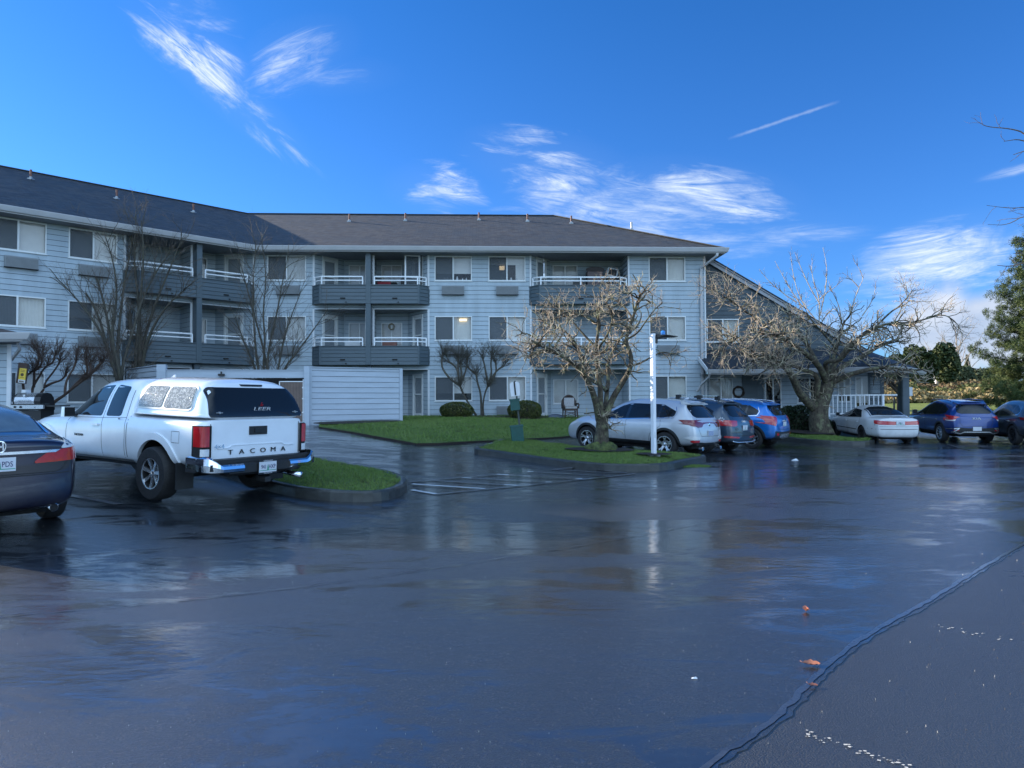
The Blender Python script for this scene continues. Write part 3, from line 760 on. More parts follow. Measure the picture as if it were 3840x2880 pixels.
# children keep world coordinates: cancel the parent's offset through parent inverse
def attach(o, parent=BLD):
    o.parent = parent; o.matrix_parent_inverse = parent.matrix_basis.inverted(); return o
def bb(mb, name, mats, parent=None, **k):
    o = mb.build(name, mats, None, **k); return attach(o, parent or BLD)
def part_child(mb, name, mats, parent, **k):
    return mb.build(name, mats, parent, **k)
rb = random.Random(21)
def blind_strip(mb, u0, u1, z0, z1, y, pitch=.09, amp=.02, mi=0):
    n = max(2, int((u1-u0)/pitch)*2); P = []
    for i in range(n+1): P.append((u0+(u1-u0)*i/n, y+(amp if i % 2 else -amp)))
    for (a, b) in zip(P[:-1], P[1:]): mb.poly([(a[0], a[1], z0), (b[0], b[1], z0), (b[0], b[1], z1), (a[0], a[1], z1)], mi)
def window(M, u0, u1, z0, z1, style='blind', screen='L', label=None, parent=None):
    """sliding window: frame part with pane, screen and blind sub-parts"""
    mb = MB(M); f = .045; um = (u0+u1)/2
    for a in ((u0, u0+f, z0, z1), (u1-f, u1, z0, z1), (u0+f, u1-f, z0, z0+f), (u0+f, u1-f, z1-f, z1), (um-.03, um+.03, z0+f, z1-f)):
        mb.box(a[0], a[1], -.038, .05, a[2], a[3])
    mb.box(u0-.03, u1+.03, -.05, .0, z0-.03, z0-.001)
    fr = bb(mb, 'window', M_frame, parent)
    if label: fr['label'] = label
    g = MB(M); g.box(u0+f, um-.03, .012, .018, z0+f, z1-f); g.box(um+.03, u1-f, .012, .018, z0+f, z1-f); part_child(g, 'pane', M_glass, fr)
    s = MB(M)
    if screen == 'L': s.box(u0+f+.004, um-.034, -.006, -.003, z0+f+.004, z1-f-.004)
    if screen == 'R': s.box(um+.034, u1-f-.004, -.006, -.003, z0+f+.004, z1-f-.004)
    if screen: part_child(s, 'screen', M_screen2, fr)
    b = MB(M)
    if style == 'blind': blind_strip(b, u0+.02, u1-.02, z0, z1, .12, .042, .016); mt = M_blind
    elif style == 'curtain': blind_strip(b, u0+.02, u1-.02, z0, z1, .12, .032, .010); mt = M_curtain
    elif style == 'valance': b.box(u0+.02, u1-.02, .11, .12, z1-.38, z1); blind_strip(b, u1-.45, u1-.02, z0, z1-.38, .12, .05, .012); mt = M_curtain
    elif style == 'shade': b.box(u0+.02, u1-.02, .11, .12, z0+.35, z1); mt = M_curtain
    elif style == 'half': blind_strip(b, um, u1-.02, z0, z1, .12, .10, .022); b.box(u0+.02, um, .14, .15, z0+.5, z1-.1); mt = M_blind
    else: mt = None
    if mt: part_child(b, 'blind', mt, fr)
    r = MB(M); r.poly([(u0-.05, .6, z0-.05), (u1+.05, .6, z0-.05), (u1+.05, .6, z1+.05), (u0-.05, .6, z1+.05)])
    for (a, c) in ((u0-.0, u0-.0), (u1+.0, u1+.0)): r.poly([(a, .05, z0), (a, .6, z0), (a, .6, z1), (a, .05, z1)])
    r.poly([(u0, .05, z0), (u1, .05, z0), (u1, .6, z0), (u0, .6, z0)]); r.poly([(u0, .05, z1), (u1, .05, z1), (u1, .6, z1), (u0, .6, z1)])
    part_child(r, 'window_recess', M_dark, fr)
    return fr
M_screen2 = glassmat('insect_mesh', (.13, .15, .17), .6, alpha=.50); M_screen2.node_tree.nodes['Principled BSDF'].inputs['Specular IOR Level'].default_value = .1
def ac_unit(M, u0, z1, w=1.02, h=.40):
    mb = MB(M); mb.box(u0, u0+w, -.17, -.012, z1-h, z1)
    for i in range(13): z = z1-h+.03+i*(h-.06)/13; mb.box(u0+.025, u0+w-.025, -.182, -.171, z, z+.014)
    mb.box(u0-.01, u0+w+.01, -.19, -.012, z1-h-.018, z1-h-.002, 1)
    return bb(mb, 'air_conditioner', [M_ac, M_groove])
def door(M, u0, u1, z0, z1, parent=None, glass='full', col=None, swing=None):
    mb = MB(M); t = .07
    mb.box(u0-t, u0, -.035, .04, z0, z1+t); mb.box(u1, u1+t, -.035, .04, z0, z1+t); mb.box(u0, u1, -.035, .04, z1, z1+t)
    tr = bb(mb, 'door', M_frame, parent)
    sl = MB(M); T = Matrix()
    w = u1-u0; g0 = z0+.95 if glass == 'half' else z0+.25; st = .11
    sl.box(u0+.01, u0+st, 0, .04, z0+.01, z1-.01); sl.box(u1-st, u1-.01, 0, .04, z0+.01, z1-.01)
    sl.box(u0+st, u1-st, 0, .04, z0+.01, g0); sl.box(u0+st, u1-st, 0, .04, z1-.13, z1-.01); sl.box(u0+st, u1-st, 0, .04, (g0+z1)/2-.03, (g0+z1)/2+.03)
    part_child(sl, 'door_leaf', col or M_frame, tr)
    g = MB(M); g.box(u0+st, u1-st, .018, .024, g0, z1-.13); part_child(g, 'pane', M_glass, tr)
    d = MB(M); d.box(u0+.02, u1-.02, .06, .07, z0, z1); part_child(d, 'inner_door', M_door, tr)
    h = MB(M); h.bar((u1-.06, -.035, z0+.98), (u1-.06, -.035, z0+1.1), .02); h.bar((u1-.06, -.035, z0+1.0), (u1-.06, 0, z0+1.0), .015); part_child(h, 'handle', M_flash, tr)
    return tr
def railing(M, pts, z0, z1, parent, posts=True):
    mb = MB(M)
    for (a, b) in zip(pts[:-1], pts[1:]):
        mb.bar((a[0], a[1], z1-.03), (b[0], b[1], z1-.03), .05, .055); mb.bar((a[0], a[1], z0+.2), (b[0], b[1], z0+.2), .04, .045)
    for p in pts: mb.bar((p[0], p[1], z0), (p[0], p[1], z1-.03), .055)
    L = math.hypot(pts[2][0]-pts[1][0], pts[2][1]-pts[1][1]) if len(pts) > 3 else 0
    if L > 3.2: p = ((pts[1][0]+pts[2][0])/2, (pts[1][1]+pts[2][1])/2); mb.bar((p[0], p[1], z0), (p[0], p[1], z1-.03), .055)
    return mb.build('railing', M_rail, parent)
def parapet(M, u0, u1, zb, cl=True, cr=True, split=None, ztop=None, rail_gaps=()):
    """boarded balcony front projecting from the wall with chamfered ends"""
    D = .46; zt = zb+.84
    pts = [(u0, 0)]+([(u0+.42, -D)] if cl else [(u0, -D)])+([(u1-.42, -D)] if cr else [(u1, -D)])+[(u1, 0)]
    mb = MB()
    for (a, b) in zip(pts[:-1], pts[1:]):
        F, L = sub(M, a, b)
        m2 = MB(F); lap(m2, L, zb, zt, row=.17, zbase=zb+.01)
        m2.box(-.02, .055, -.035, .0, zb, zt); m2.box(L-.055, L+.02, -.034, .001, zb, zt)
        mb.v += m2.v and []; off = len(mb.v); mb.v += m2.v; mb.f += [tuple(i+off for i in f) for f in m2.f]; mb.mi += m2.mi
        m3 = MB(F); m3.box(-.02, L+.02, -.045, .06, zt, zt+.03); m3.box(-.0, L, .02, .05, zb, zt)
        off = len(mb.v); mb.v += m3.v; mb.f += [tuple(i+off for i in f) for f in m3.f]; mb.mi += m3.mi
    base = MB(M); base.prism([(p[0], p[1]+.03) for p in pts][::1] if False else [(u0+.01, 0.0), (pts[1][0], -D+.02), (pts[2][0], -D+.02), (u1-.01, 0.0)], zb+.006, zb+.10)
    off = len(mb.v); mb.v += base.v; mb.f += [tuple(i+off for i in f) for f in base.f]; mb.mi += [2]*len(base.f)
    o = bb(mb, 'balcony', [M_teal, M_tealgap, M_soffit])
    # drain scuppers
    for uu in ([(u0+u1)/2] if not split else [(u0+split)/2+.15, (split+u1)/2-.15]):
        for q in ((uu-.11, uu+.11, -D-.05, -D-.02, zb+.22, zb+.27), (uu+.12, uu+.18, -D-.05, -D-.02, zb+.05, zb+.09)):
            dm = MB(M); dm.box(*q); dm.build('drain_scupper', M_dark, o)
    return o, pts
def recess(M, u0, u1, zf, zt, angL=None, angR=None, back=1.55, win=None, door_side='L', wstyle='shade'):
    """balcony room: side walls, back wall, floor and ceiling"""
    mb = MB(); pl = []
    segs = []
    p0 = (u0+.0, .0); p1 = (u0+.0, back)
    if angL: p0 = (u0-.02, .0); p1 = (u0+angL, back)
    q1 = (u1, back); q0 = (u1, .0)
    if angR: q0 = (u1+.02, .0); q1 = (u1-angR, back)
    dz = min(zf+2.03, zt-.12); doors = []
    for (a, b, k) in ((p0, p1, 'L'), (p1, q1, 'B'), (q1, q0, 'R')):
        F, L = sub(M, a, b); ops = []
        if k == 'B' and win: 
            w0, w1 = (win[0]-a[0], win[1]-a[0]); ops.append((w0, w1, win[2], win[3])); doors.append(('w', F, w0, w1, win[2], win[3]))
        if (k == 'L' and angL) or (k == 'R' and angR):
            c = L*.5; ops.append((c-.42, c+.42, zf, dz)); doors.append(('d', F, c-.42, c+.42, zf, dz))
        m2 = MB(F); lap(m2, L, zf, zt, ops)
        if k == 'B': m2.box(-.03, .03, -.04, -.02, zf, zt)
        off = len(mb.v); mb.v += m2.v; mb.f += [tuple(i+off for i in f) for f in m2.f]; mb.mi += m2.mi
    m3 = MB(M)
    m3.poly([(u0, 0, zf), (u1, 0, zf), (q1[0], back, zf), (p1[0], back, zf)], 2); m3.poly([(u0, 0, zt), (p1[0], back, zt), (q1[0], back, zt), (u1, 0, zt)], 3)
    off = len(mb.v); mb.v += m3.v; mb.f += [tuple(i+off for i in f) for f in m3.f]; mb.mi += m3.mi
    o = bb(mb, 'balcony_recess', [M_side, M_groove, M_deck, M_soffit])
    for d in doors:
        if d[0] == 'w': window(d[1], *d[2:6], style=wstyle, screen=None)
        else: door(d[1], *d[2:6])
    return o
# --- main wing
mA, mB_ = (-11.7, 31.49), (9.1, 32.4)
MW, ML = frame(mA, mB_)
E3, E2, E1 = (7.16, 8.31), (4.40, 5.53), (1.62, 2.75)
TOP = 8.36
mb = MB(MW); ops = []
wins = []
sty = {('A', 3): ('curtain', 'L'), ('A', 2): ('curtain', 'L'), ('A', 1): ('blind', 'L'), ('C', 3): ('shade', 'L'), ('C', 2): ('blind', 'L'), ('C', 1): ('shade', 'L'),
       ('D', 3): ('valance', 'L'), ('D', 2): ('curtain', 'L'), ('D', 1): ('curtain', 'L'), ('F', 3): ('blind', 'L'), ('F', 2): ('blind', 'L'), ('F', 1): ('blind', 'L')}
for nm, (a, b) in {'A': (.56, 2.31), 'C': (8.16, 9.88), 'D': (10.64, 12.36), 'F': (18.13, 19.86)}.items():
    for fl, (z0, z1) in ((3, E3), (2, E2), (1, E1)):
        ops.append((a+.01, b-.01, z0+.01, z1-.01)); wins.append((nm, fl, a, b, z0, z1))
RB = (2.70, 7.84); RE = (12.64, 17.14)
for (a, b) in (RB, RE):
    for (z0, z1) in ((6.36, 8.42), (3.58, 5.84), (.80, 3.06)): ops.append((a, b, z0, z1))
lap(mb, ML, .70, 8.45, ops)
mb.box(ML-.07, ML+.0, -.035, -.001, .6, TOP, 2)
bb(mb, 'wall', [M_side, M_groove, M_trim])
M_lit = pmat('lamp_shade_lit', (.9, .7, .4), .6)
M_lit.node_tree.nodes['Principled BSDF'].inputs['Emission Color'].default_value = (1, .78, .45, 1); M_lit.node_tree.nodes['Principled BSDF'].inputs['Emission Strength'].default_value = .9
for (nm, fl, a, b, z0, z1) in wins:
    fr_ = window(MW, a, b, z0, z1, *sty[(nm, fl)])
    q = {('C', 2): (.66, .86, .80, .90), ('D', 3): (.30, .44, .45, .62)}.get((nm, fl))
    if q: lm = MB(MW); lm.box(a+q[0]*(b-a), a+q[1]*(b-a), .028, .034, z0+q[2]*(z1-z0), z0+q[3]*(z1-z0)); part_child(lm, 'room_lamp', M_lit, fr_)
for u, z in ((8.50, 6.92), (11.0, 6.92), (18.5, 6.92), (1.0, 6.92), (8.5, 4.17), (18.5, 4.17), (1.0, 4.17), (11.0, 4.17), (11.0, 1.38)): 
    if (u, z) != (18.5, 6.92): ac_unit(MW, u, z)
def balcony_set(M, u0, u1, split, wins3, dividers=True):
    for fi, (zf, zt) in enumerate(((6.36, 8.42), (3.58, 5.84), (.80, 3.06))):
        if split:
            recess(M, u0, split-.06, zf, zt, angL=1.05, win=wins3[0][:2]+(zf+.50, zf+1.82) if wins3[0] else None, wstyle='shade' if fi == 0 else 'curtain')
            recess(M, split+.06, u1, zf, zt, angR=1.05, win=wins3[1][:2]+(zf+.50, zf+1.82) if wins3[1] else None, wstyle='shade' if fi == 0 else 'curtain')
        else:
            recess(M, u0, u1, zf, zt, angL=1.05, win=wins3[0][:2]+(zf+.66, zf+1.85) if wins3[0] else None, wstyle='curtain')
        # white corner trims and the lintel strip
        for uu in ([u0-.09, u1] if not split else [u0-.09, u1, split-.20, split+.13]):
            t = MB(M); t.box(uu, uu+.085, -.045, -.0, zf if fi == 2 else zf+.42, zt); bb(t, 'corner_trim', M_trim)
        if fi: t = MB(M); t.box(u0, u1, -.03, -.005, zt, zt+.035); bb(t, 'lintel', M_trim)
        if fi < 2:
            zb = zf-.32
            o, pts = parapet(M, u0-.08, u1+.06, zb, split=split)
            z0 = zb+.87
            if split:
                railing(M, [(pts[0][0]+.1, -.06), (pts[1][0]+.06, -.40), (split-.26, -.40)], z0, z0+.40, o)
                railing(M, [(split+.27, -.40), (pts[2][0]-.06, -.40), (pts[3][0]-.12, -.06)], z0, z0+.40, o)
            else: railing(M, [(pts[0][0]+.14, -.06), (pts[1][0]+.06, -.40), (pts[2][0]-.06, -.40), (pts[3][0]-.14, -.06)], z0, z0+.40, o)
    if split:
        m = MB(M); m.box(split-.11, split+.11, -.50, -.05, 6.05, TOP+.04); m.box(split-.11, split+.11, -.50, -.05, 3.28, 6.04); m.box(split-.11, split+.11, -.30, -.05, .7, 3.27)
        m.box(split-.055, split+.055, -.05, 1.5, .8, TOP+.04)
        bb(m, 'dividing_post', M_teal)
balcony_set(MW, RB[0], RB[1], 5.20, [(3.95, 5.0, 0, 0), (5.5, 6.5, 0, 0)])
balcony_set(MW, RE[0], RE[1], None, [(13.78, 15.0, 0, 0)])
# --- left wing
LL = 20.2; c45 = Vector((mA[0], mA[1])); lA = (mA[0]-LL*.7071, mA[1]-LL*.7071)
LW, _ = frame(lA, mA)
def lu(u): return LL-u
mb = MB(LW); ops = []; wl = []
for (a, b) in ((9.80, 8.05), (7.34, 5.67), (13.6, 11.9)):
    for fl, (z0, z1) in ((3, E3), (2, E2), (1, E1)):
        ops.append((lu(a)+.01, lu(b)-.01, z0+.01, z1-.01)); wl.append((lu(a), lu(b), z0, z1, fl))
LB = (lu(5.35), lu(.12))
for (z0, z1) in ((6.36, 8.42), (3.58, 5.84), (.80, 3.06)): ops.append((LB[0], LB[1], z0, z1))
lap(mb, LL, .60, 8.45, ops)
bb(mb, 'wall', [M_side, M_groove, M_trim])
for k, (a, b, z0, z1, fl) in enumerate(wl): window(LW, a, b, z0, z1, ['curtain', 'blind', 'shade', 'curtain', 'half', 'curtain'][k % 6], 'L')
for u in (9.34, 7.0): 
    for z in (6.94, 4.17): ac_unit(LW, lu(u), z)
balcony_set(LW, LB[0], LB[1], lu(2.65), [None, (lu(2.35), lu(1.55), 0, 0)])
# --- roofs, gutters and soffits
def line_off(p, q, d):
    e = Vector((q[0]-p[0], q[1]-p[1])).normalized(); n = Vector((-e.y, e.x)); return Vector(p[:2])+n*d, e
def isect(a, b):
    (p, e), (q, f) = a, b; den = e.x*f.y-e.y*f.x; t = ((q.x-p.x)*f.y-(q.y-p.y)*f.x)/den; return p+e*t
OV, RUN, ZE, PIT = .74, 7.15, 8.56, .475
ZR = ZE+RUN*PIT
ec = isect(line_off(mA, mB_, -OV), line_off(lA, mA, -OV)); rc = isect(line_off(mA, mB_, RUN-OV), line_off(lA, mA, RUN-OV))
bc = isect(line_off(mA, mB_, 2*RUN-OV), line_off(lA, mA, 2*RUN-OV))
em = Vector((MW[0][0], MW[1][0])); im = Vector((MW[0][1], MW[1][1])); el = Vector((LW[0][0], LW[1][0])); il = Vector((LW[0][1], LW[1][1]))
eR = Vector(mB_)-im*OV+em*.72; rR = eR+im*RUN-em*RUN; bR = eR+im*2*RUN
eL = Vector(lA)-il*OV-el*.6; rL = eL+il*RUN+el*RUN; bL = eL+il*2*RUN
v3 = lambda p, z: (p.x, p.y, z)
attach(roofpoly('roof', [v3(ec, ZE), v3(eR, ZE), v3(rR, ZR), v3(rc, ZR)], M_shingle, None, udir=(em.x, em.y, 0)))
attach(roofpoly('roof', [v3(eR, ZE), v3(bR, ZE), v3(rR, ZR)], M_shingle, None, udir=(im.x, im.y, 0)))
attach(roofpoly('roof', [v3(bR, ZE), v3(bc, ZE), v3(rc, ZR), v3(rR, ZR)], M_shingle, None, udir=(-em.x, -em.y, 0)))
attach(roofpoly('roof', [v3(eL, ZE), v3(ec, ZE), v3(rc, ZR), v3(rL, ZR)], M_shingle, None, udir=(el.x, el.y, 0)))
attach(roofpoly('roof', [v3(bL, ZE), v3(eL, ZE), v3(rL, ZR)], M_shingle, None, udir=(-il.x, -il.y, 0)))
attach(roofpoly('roof', [v3(bc, ZE), v3(bL, ZE), v3(rL, ZR), v3(rc, ZR)], M_shingle, None, udir=(-el.x, -el.y, 0)))
rg = MB()
for a, b in ((rc, rR), (rc, rL)): rg.bar(v3(a, ZR+.0), v3(b, ZR+.0), .22, .04)
for a, b in ((rR, eR), (rL, eL)): rg.bar(v3(a, ZR+.02), v3(b, ZE+.03), .25, .04)
bb(rg, 'ridge_cap', M_shingle_flat) if 'M_shingle_flat' in globals() else bb(rg, 'ridge_cap', pmat('ridge_shingle', (.045, .045, .047), .8, var=.3, scale=8, bump=.5))
def gutter(pts, zt, h=.20, d=.13, closed=False, name='gutter', mat=None):
    """K-shaped gutter along a polyline (outside is on the right hand side)"""
    mb = MB(); L = []
    for i, p in enumerate(pts):
        a = Vector(pts[max(i-1, 0)]); c = Vector(pts[min(i+1, len(pts)-1)]); p = Vector(p)
        if 0 < i < len(pts)-1:
            d1 = (p-a).normalized(); d2 = (c-p).normalized(); n1 = Vector((d1.y, -d1.x)); n2 = Vector((d2.y, -d2.x)); n = (n1+n2); n = n/(n.dot(n1))
        else:
            d1 = (c-a).normalized(); n = Vector((d1.y, -d1.x))
        prof = [(0, 0), (d, 0), (d, -.03), (d-.035, -h*.8), (d-.05, -h), (0, -h)]
        L.append([(p.x+n.x*q, p.y+n.y*q, zt+z) for q, z in prof])
    for A, B in zip(L[:-1], L[1:]):
        for k in range(6): mb.poly([A[k], A[(k+1) % 6], B[(k+1) % 6], B[k]])
    mb.poly(L[0]); mb.poly(L[-1][::-1])
    # fascia lip under the gutter
    for A, B in zip(L[:-1], L[1:]):
        mb.poly([(A[5][0], A[5][1], zt-h), (A[5][0], A[5][1], zt-h-.05), (B[5][0], B[5][1], zt-h-.05), (B[5][0], B[5][1], zt-h)])
    return mb.build(name, mat or M_gutter, None, fixn=True)
attach(gutter([eL+il*2*RUN, eL, ec, eR, bR], ZE+.03))
so = MB()
i_ = .0
wl0, wl1 = Vector(mA), Vector(mB_)
so.poly([v3(ec, TOP-.02), v3(eR, TOP-.02), v3(wl1+em*.0-im*.0, TOP-.02), v3(wl0, TOP-.02)][::-1])
so.poly([v3(eR, TOP-.02), v3(bR, TOP-.02), v3(wl1+im*(2*RUN-2*OV), TOP-.02), v3(wl1, TOP-.02)][::-1])
so.poly([v3(eL, TOP-.02), v3(ec, TOP-.02), v3(wl0, TOP-.02), (lA[0], lA[1], TOP-.02)][::-1])
bb(so, 'soffit', M_soffit)
# end and rear walls
ew = MB()
def vwall(p, q, z0, z1): ew.poly([(p.x, p.y, z0), (q.x, q.y, z0), (q.x, q.y, z1), (p.x, p.y, z1)])
bk = 2*RUN-2*OV
vwall(wl1-Vector((.01, 0)), wl1+im*bk-Vector((.01, 0)), .1, TOP); vwall(wl1+im*bk, wl0+im*bk, .3, TOP)
vwall(Vector(lA), Vector(lA)+il*bk, .3, TOP); vwall(Vector(lA)+il*bk, wl0+il*bk, .3, TOP)
bb(ew, 'wall', M_side)
# downpipe at the right corner
dp = MB(MW)
P = [(ML+.30, -.80, TOP-.02), (ML+.28, -.80, TOP-.16), (ML-.22, -.12, 7.78), (ML-.24, -.10, 7.6), (ML-.24, -.10, 1.0), (ML-.24, -.25, .9)]
for a, b in zip(P[:-1], P[1:]): dp.bar(a, b, .11, .085)
bb(dp, 'downpipe', M_gutter)
# roof vents: (pixel position, distance from eave along slope)
for (M, u, s) in ([(MW, uu, ss) for uu, ss in ((3.4, 5.3), (6.3, 5.6), (10.2, 5.9), (12.8, 5.6), (15.1, 5.2), (20.2 - 2.2, 3.7))] + [(LW, lu(uu), ss) for uu, ss in ((9.1, 5.8), (7.7, 5.6), (4.6, 4.8), (1.2, 4.9))]):
    b = M @ Vector((u, s-OV, 0)); z = ZE+s*PIT
    v = MB(); v.tube([(b.x, b.y, z-.05), (b.x, b.y, z+.40)], .05, 8, 0)
    v.box(b.x-.10, b.x+.10, b.y-.10, b.y+.10, z-.04, z+.02, 1); v.lathe([(.09, z+.02), (.055, z+.08), (.05, z+.10)], 10, c=(b.x, b.y, 0), mi=1)
    bb(v, 'vent_pipe', [M_pipe if u != 20.2-2.2 else M_flash, M_flash])
# --- right wing: dark gable wall under the long sloping rake
RK = .600
def rz(x): return 8.52-(x-9.35)*RK
YB = 33.45
FW, FL = frame((9.1, YB), (19.0, YB))
mb = MB(FW)
lap(mb, 9.9, 3.9, 8.6, [(.33, 1.87, 4.41, 5.51)], ufn=lambda z: (0, max(.02, (8.52-z)/RK+.25-.02)))
bb(mb, 'wall', [pmat('gable_siding_shaded', (.040, .062, .078), .5, var=.08, scale=1.5, bump=.25, bscale=18, stretch=(1, 1, 6)), M_tealgap])  # darker than the balcony boards to paint in the gable's shade
window(FW, .32, 1.88, 4.40, 5.52, 'blind', 'L')
rk = MB()
rk.bar((8.9, YB-.12, rz(8.9)-.07), (17.3, YB-.12, rz(17.3)-.07), .05, .22); rk.bar((8.9, YB-.16, rz(8.9)+.03), (17.4, YB-.16, rz(17.4)+.03), .08, .06)
bb(rk, 'rake_board', pmat('rake_paint', (.30, .31, .34), .5))
attach(roofpoly('roof', [(8.6, YB-.22, rz(8.6)+.12), (18.6, YB-.22, rz(18.6)+.12), (18.6, 47, rz(18.6)+.12), (8.6, 47, rz(8.6)+.12)], M_shingle_d, None, .06, udir=(0, 1, 0)))
P0, P2, P3, P4 = (8.75, 31.0), (10.75, 31.2), (16.1, 28.8), (19.7, 33.1); ZP = 2.95
Q0, Q1, Q2 = (8.75, YB, 4.04), (11.3, YB, 4.04), (16.95, YB, 4.04)
p3 = lambda p: (p[0], p[1], ZP)
attach(roofpoly('roof', [p3(P0), p3(P2), Q1, Q0], M_shingle_d, None, .04)); attach(roofpoly('roof', [p3(P2), p3(P3), Q2, Q1], M_shingle_d, None, .04))
attach(roofpoly('roof', [p3(P3), p3(P4), Q2], M_shingle_d, None, .04)); attach(roofpoly('roof', [p3(P4), (19.7, 36.5, ZP), Q2], M_shingle_d, None, .04))
attach(gutter([P0, P2, P3, P4], ZP+.02, h=.18, d=.12))
m = MB(); m.bar((8.73, 30.95, ZP-.03), (8.73, YB, 4.0), .04, .2); bb(m, 'rake_board', M_trim)
m = MB(); m.poly([(P0[0], P0[1], ZP-.17), (P2[0], P2[1], ZP-.17), (P3[0], P3[1], ZP-.17), (P4[0], P4[1], ZP-.17), (19.7, 36.5, ZP-.17), (8.75, 36, ZP-.17)]); bb(m, 'soffit', M_soffit)
WA, WB_, WC = (9.12, 32.75), (11.6, 32.75), (16.25, 30.35)
F1, L1 = frame(WA, WB_); F2, L2 = frame(WB_, WC)
mb = MB()
def add(mb, m2, dm=0):
    off = len(mb.v); mb.v += m2.v; mb.f += [tuple(i+off for i in f) for f in m2.f]; mb.mi += [k+dm for k in m2.mi]
m2 = MB(F1); lap(m2, L1, .4, 2.8, [(.20, 1.30, .9, 2.64)]); add(mb, m2)
m2 = MB(F2); ops2 = [(.35, 1.05, 1.0, 2.6), (1.75, 2.80, 1.45, 2.6), (3.45, 3.95, 1.5, 2.6), (4.15, 4.65, 1.1, 2.6)]; lap(m2, L2, .2, 2.8, ops2); add(mb, m2)
bb(mb, 'wall', [M_side, M_groove])
window(F1, .19, 1.31, .89, 2.65, 'half', None)
for o_ in ops2: window(F2, o_[0]-.01, o_[1]+.01, o_[2]-.01, o_[3]+.01, 'none' if o_[0] < 3 else 'shade', None)
pil = MB(F1); pil.box(1.75, 2.45, -.06, -.0, .3, 2.78); bb(pil, 'pilaster', M_teal)
pil = MB(F2); pil.box(-.02, .28, -.065, -.0, .3, 2.78); bb(pil, 'pilaster', M_teal)
pil = MB(F2); lap(pil, L2, .2, 2.8, ufn=lambda z: (L2-.5, L2-.12)); pil.box(L2-.12, L2+.03, -.05, .3, .2, 2.78); pil.box(L2-.6, L2-.5, -.05, 0, .2, 2.78)
bb(pil, 'pilaster', [M_teal, M_tealgap])
ps = MB(); a = at(3389, 1450, 31.6); ps.box(a.x-.17, a.x+.17, 31.45, 31.8, .1, 2.78); ps.box(a.x-.2, a.x+.2, 31.42, 31.83, .1, .5); ps.box(a.x-.14, a.x+.14, 31.42, 31.448, .5, 2.78)
bb(ps, 'porch_post', M_teal)
POSTX = a.x
m = MB(); m.poly([(16.3, 30.4, .2), (16.2, 36, .2), (16.2, 36, 2.8), (16.3, 30.4, 2.8)]); bb(m, 'wall', M_teal)
dp = MB()
P = [(8.78, 30.9, 2.86), (8.8, 31.0, 2.62), (8.95, 32.2, 2.2), (8.95, 32.3, 2.05), (8.95, 32.3, .95)]
dp2 = [(8.82, 30.95, 2.80), (8.84, 31.1, 2.62), (8.72, 32.0, 2.30), (8.66, 32.1, 2.1), (8.60, 32.24, 2.0)]
for a_, b_ in zip(dp2[:-1], dp2[1:]): dp.bar(a_, b_, .09, .07)
bb(dp, 'downpipe', M_gutter)
# white porch railing
pr = MB(); a = Vector((13.85, 30.35)); b = Vector((15.75, 29.45)); n = 12
pr.bar((a.x, a.y, 1.78), (b.x+.5, b.y-.2, 1.78), .07, .06); pr.bar((a.x, a.y, .98), (b.x, b.y, .98), .05, .06)
for i in range(n+1): q = a.lerp(b, i/n); pr.bar((q.x, q.y, .98), (q.x, q.y, 1.76), .035)
pr.bar((a.x, a.y, .6), (a.x, a.y, 1.80), .08); pr.bar((b.x, b.y, .6), (b.x, b.y, 1.80), .08)
bb(pr, 'porch_railing', M_rail)
dk = MB(); dk.prism([(13.7, 31.6), (13.7, 30.3), (15.8, 29.3), (16.3, 30.3)], .3, .85); bb(dk, 'porch_deck', M_side)
# ---------------------------------------------------------------- bare winter trees
def bark_mat(name, c1, c2, lichen=None, lam=.3):
    m, t, b = base_mat(name); tc = t.new('ShaderNodeTexCoord'); o = tc.outputs['Object']
    n = t.noise(t.map(o, sca=(1, 1, .45)), 14, 5, .7); c = t.mix(t.range(n, .35, .7), (*c1, 1), (*c2, 1))
    if lichen:
        n2 = t.noise(o, 5, 5, .7); c = t.mix(t.math('MULTIPLY', t.range(n2, .5, .62), lam), c, (*lichen, 1))
    t.set(b.inputs['Base Color'], c); b.inputs['Roughness'].default_value = .85; b.inputs['Specular IOR Level'].default_value = .25
    t.set(b.inputs['Normal'], t.bump(t.noise(t.map(o, sca=(1, 1, .3)), 30, 5, .7), .8, .02))
    return m
M_cherry_shaded = bark_mat('cherry_bark_shaded', (.035, .028, .022), (.13, .11, .08), (.24, .25, .14), .6)  # bark darkened to paint in the shade on the trunks
M_cherry_tw = bark_mat('cherry_twig', (.26, .19, .145), (.60, .50, .38), (.50, .52, .32), .55)
M_bark = bark_mat('grey_bark', (.055, .05, .042), (.12, .11, .09), (.12, .13, .08), .3)
M_twig = bark_mat('twig', (.10, .08, .065), (.24, .19, .15))
M_far_tw = bark_mat('far_twig', (.20, .17, .15), (.30, .26, .23))
M_myrtle = bark_mat('myrtle_bark', (.07, .045, .035), (.14, .10, .08))
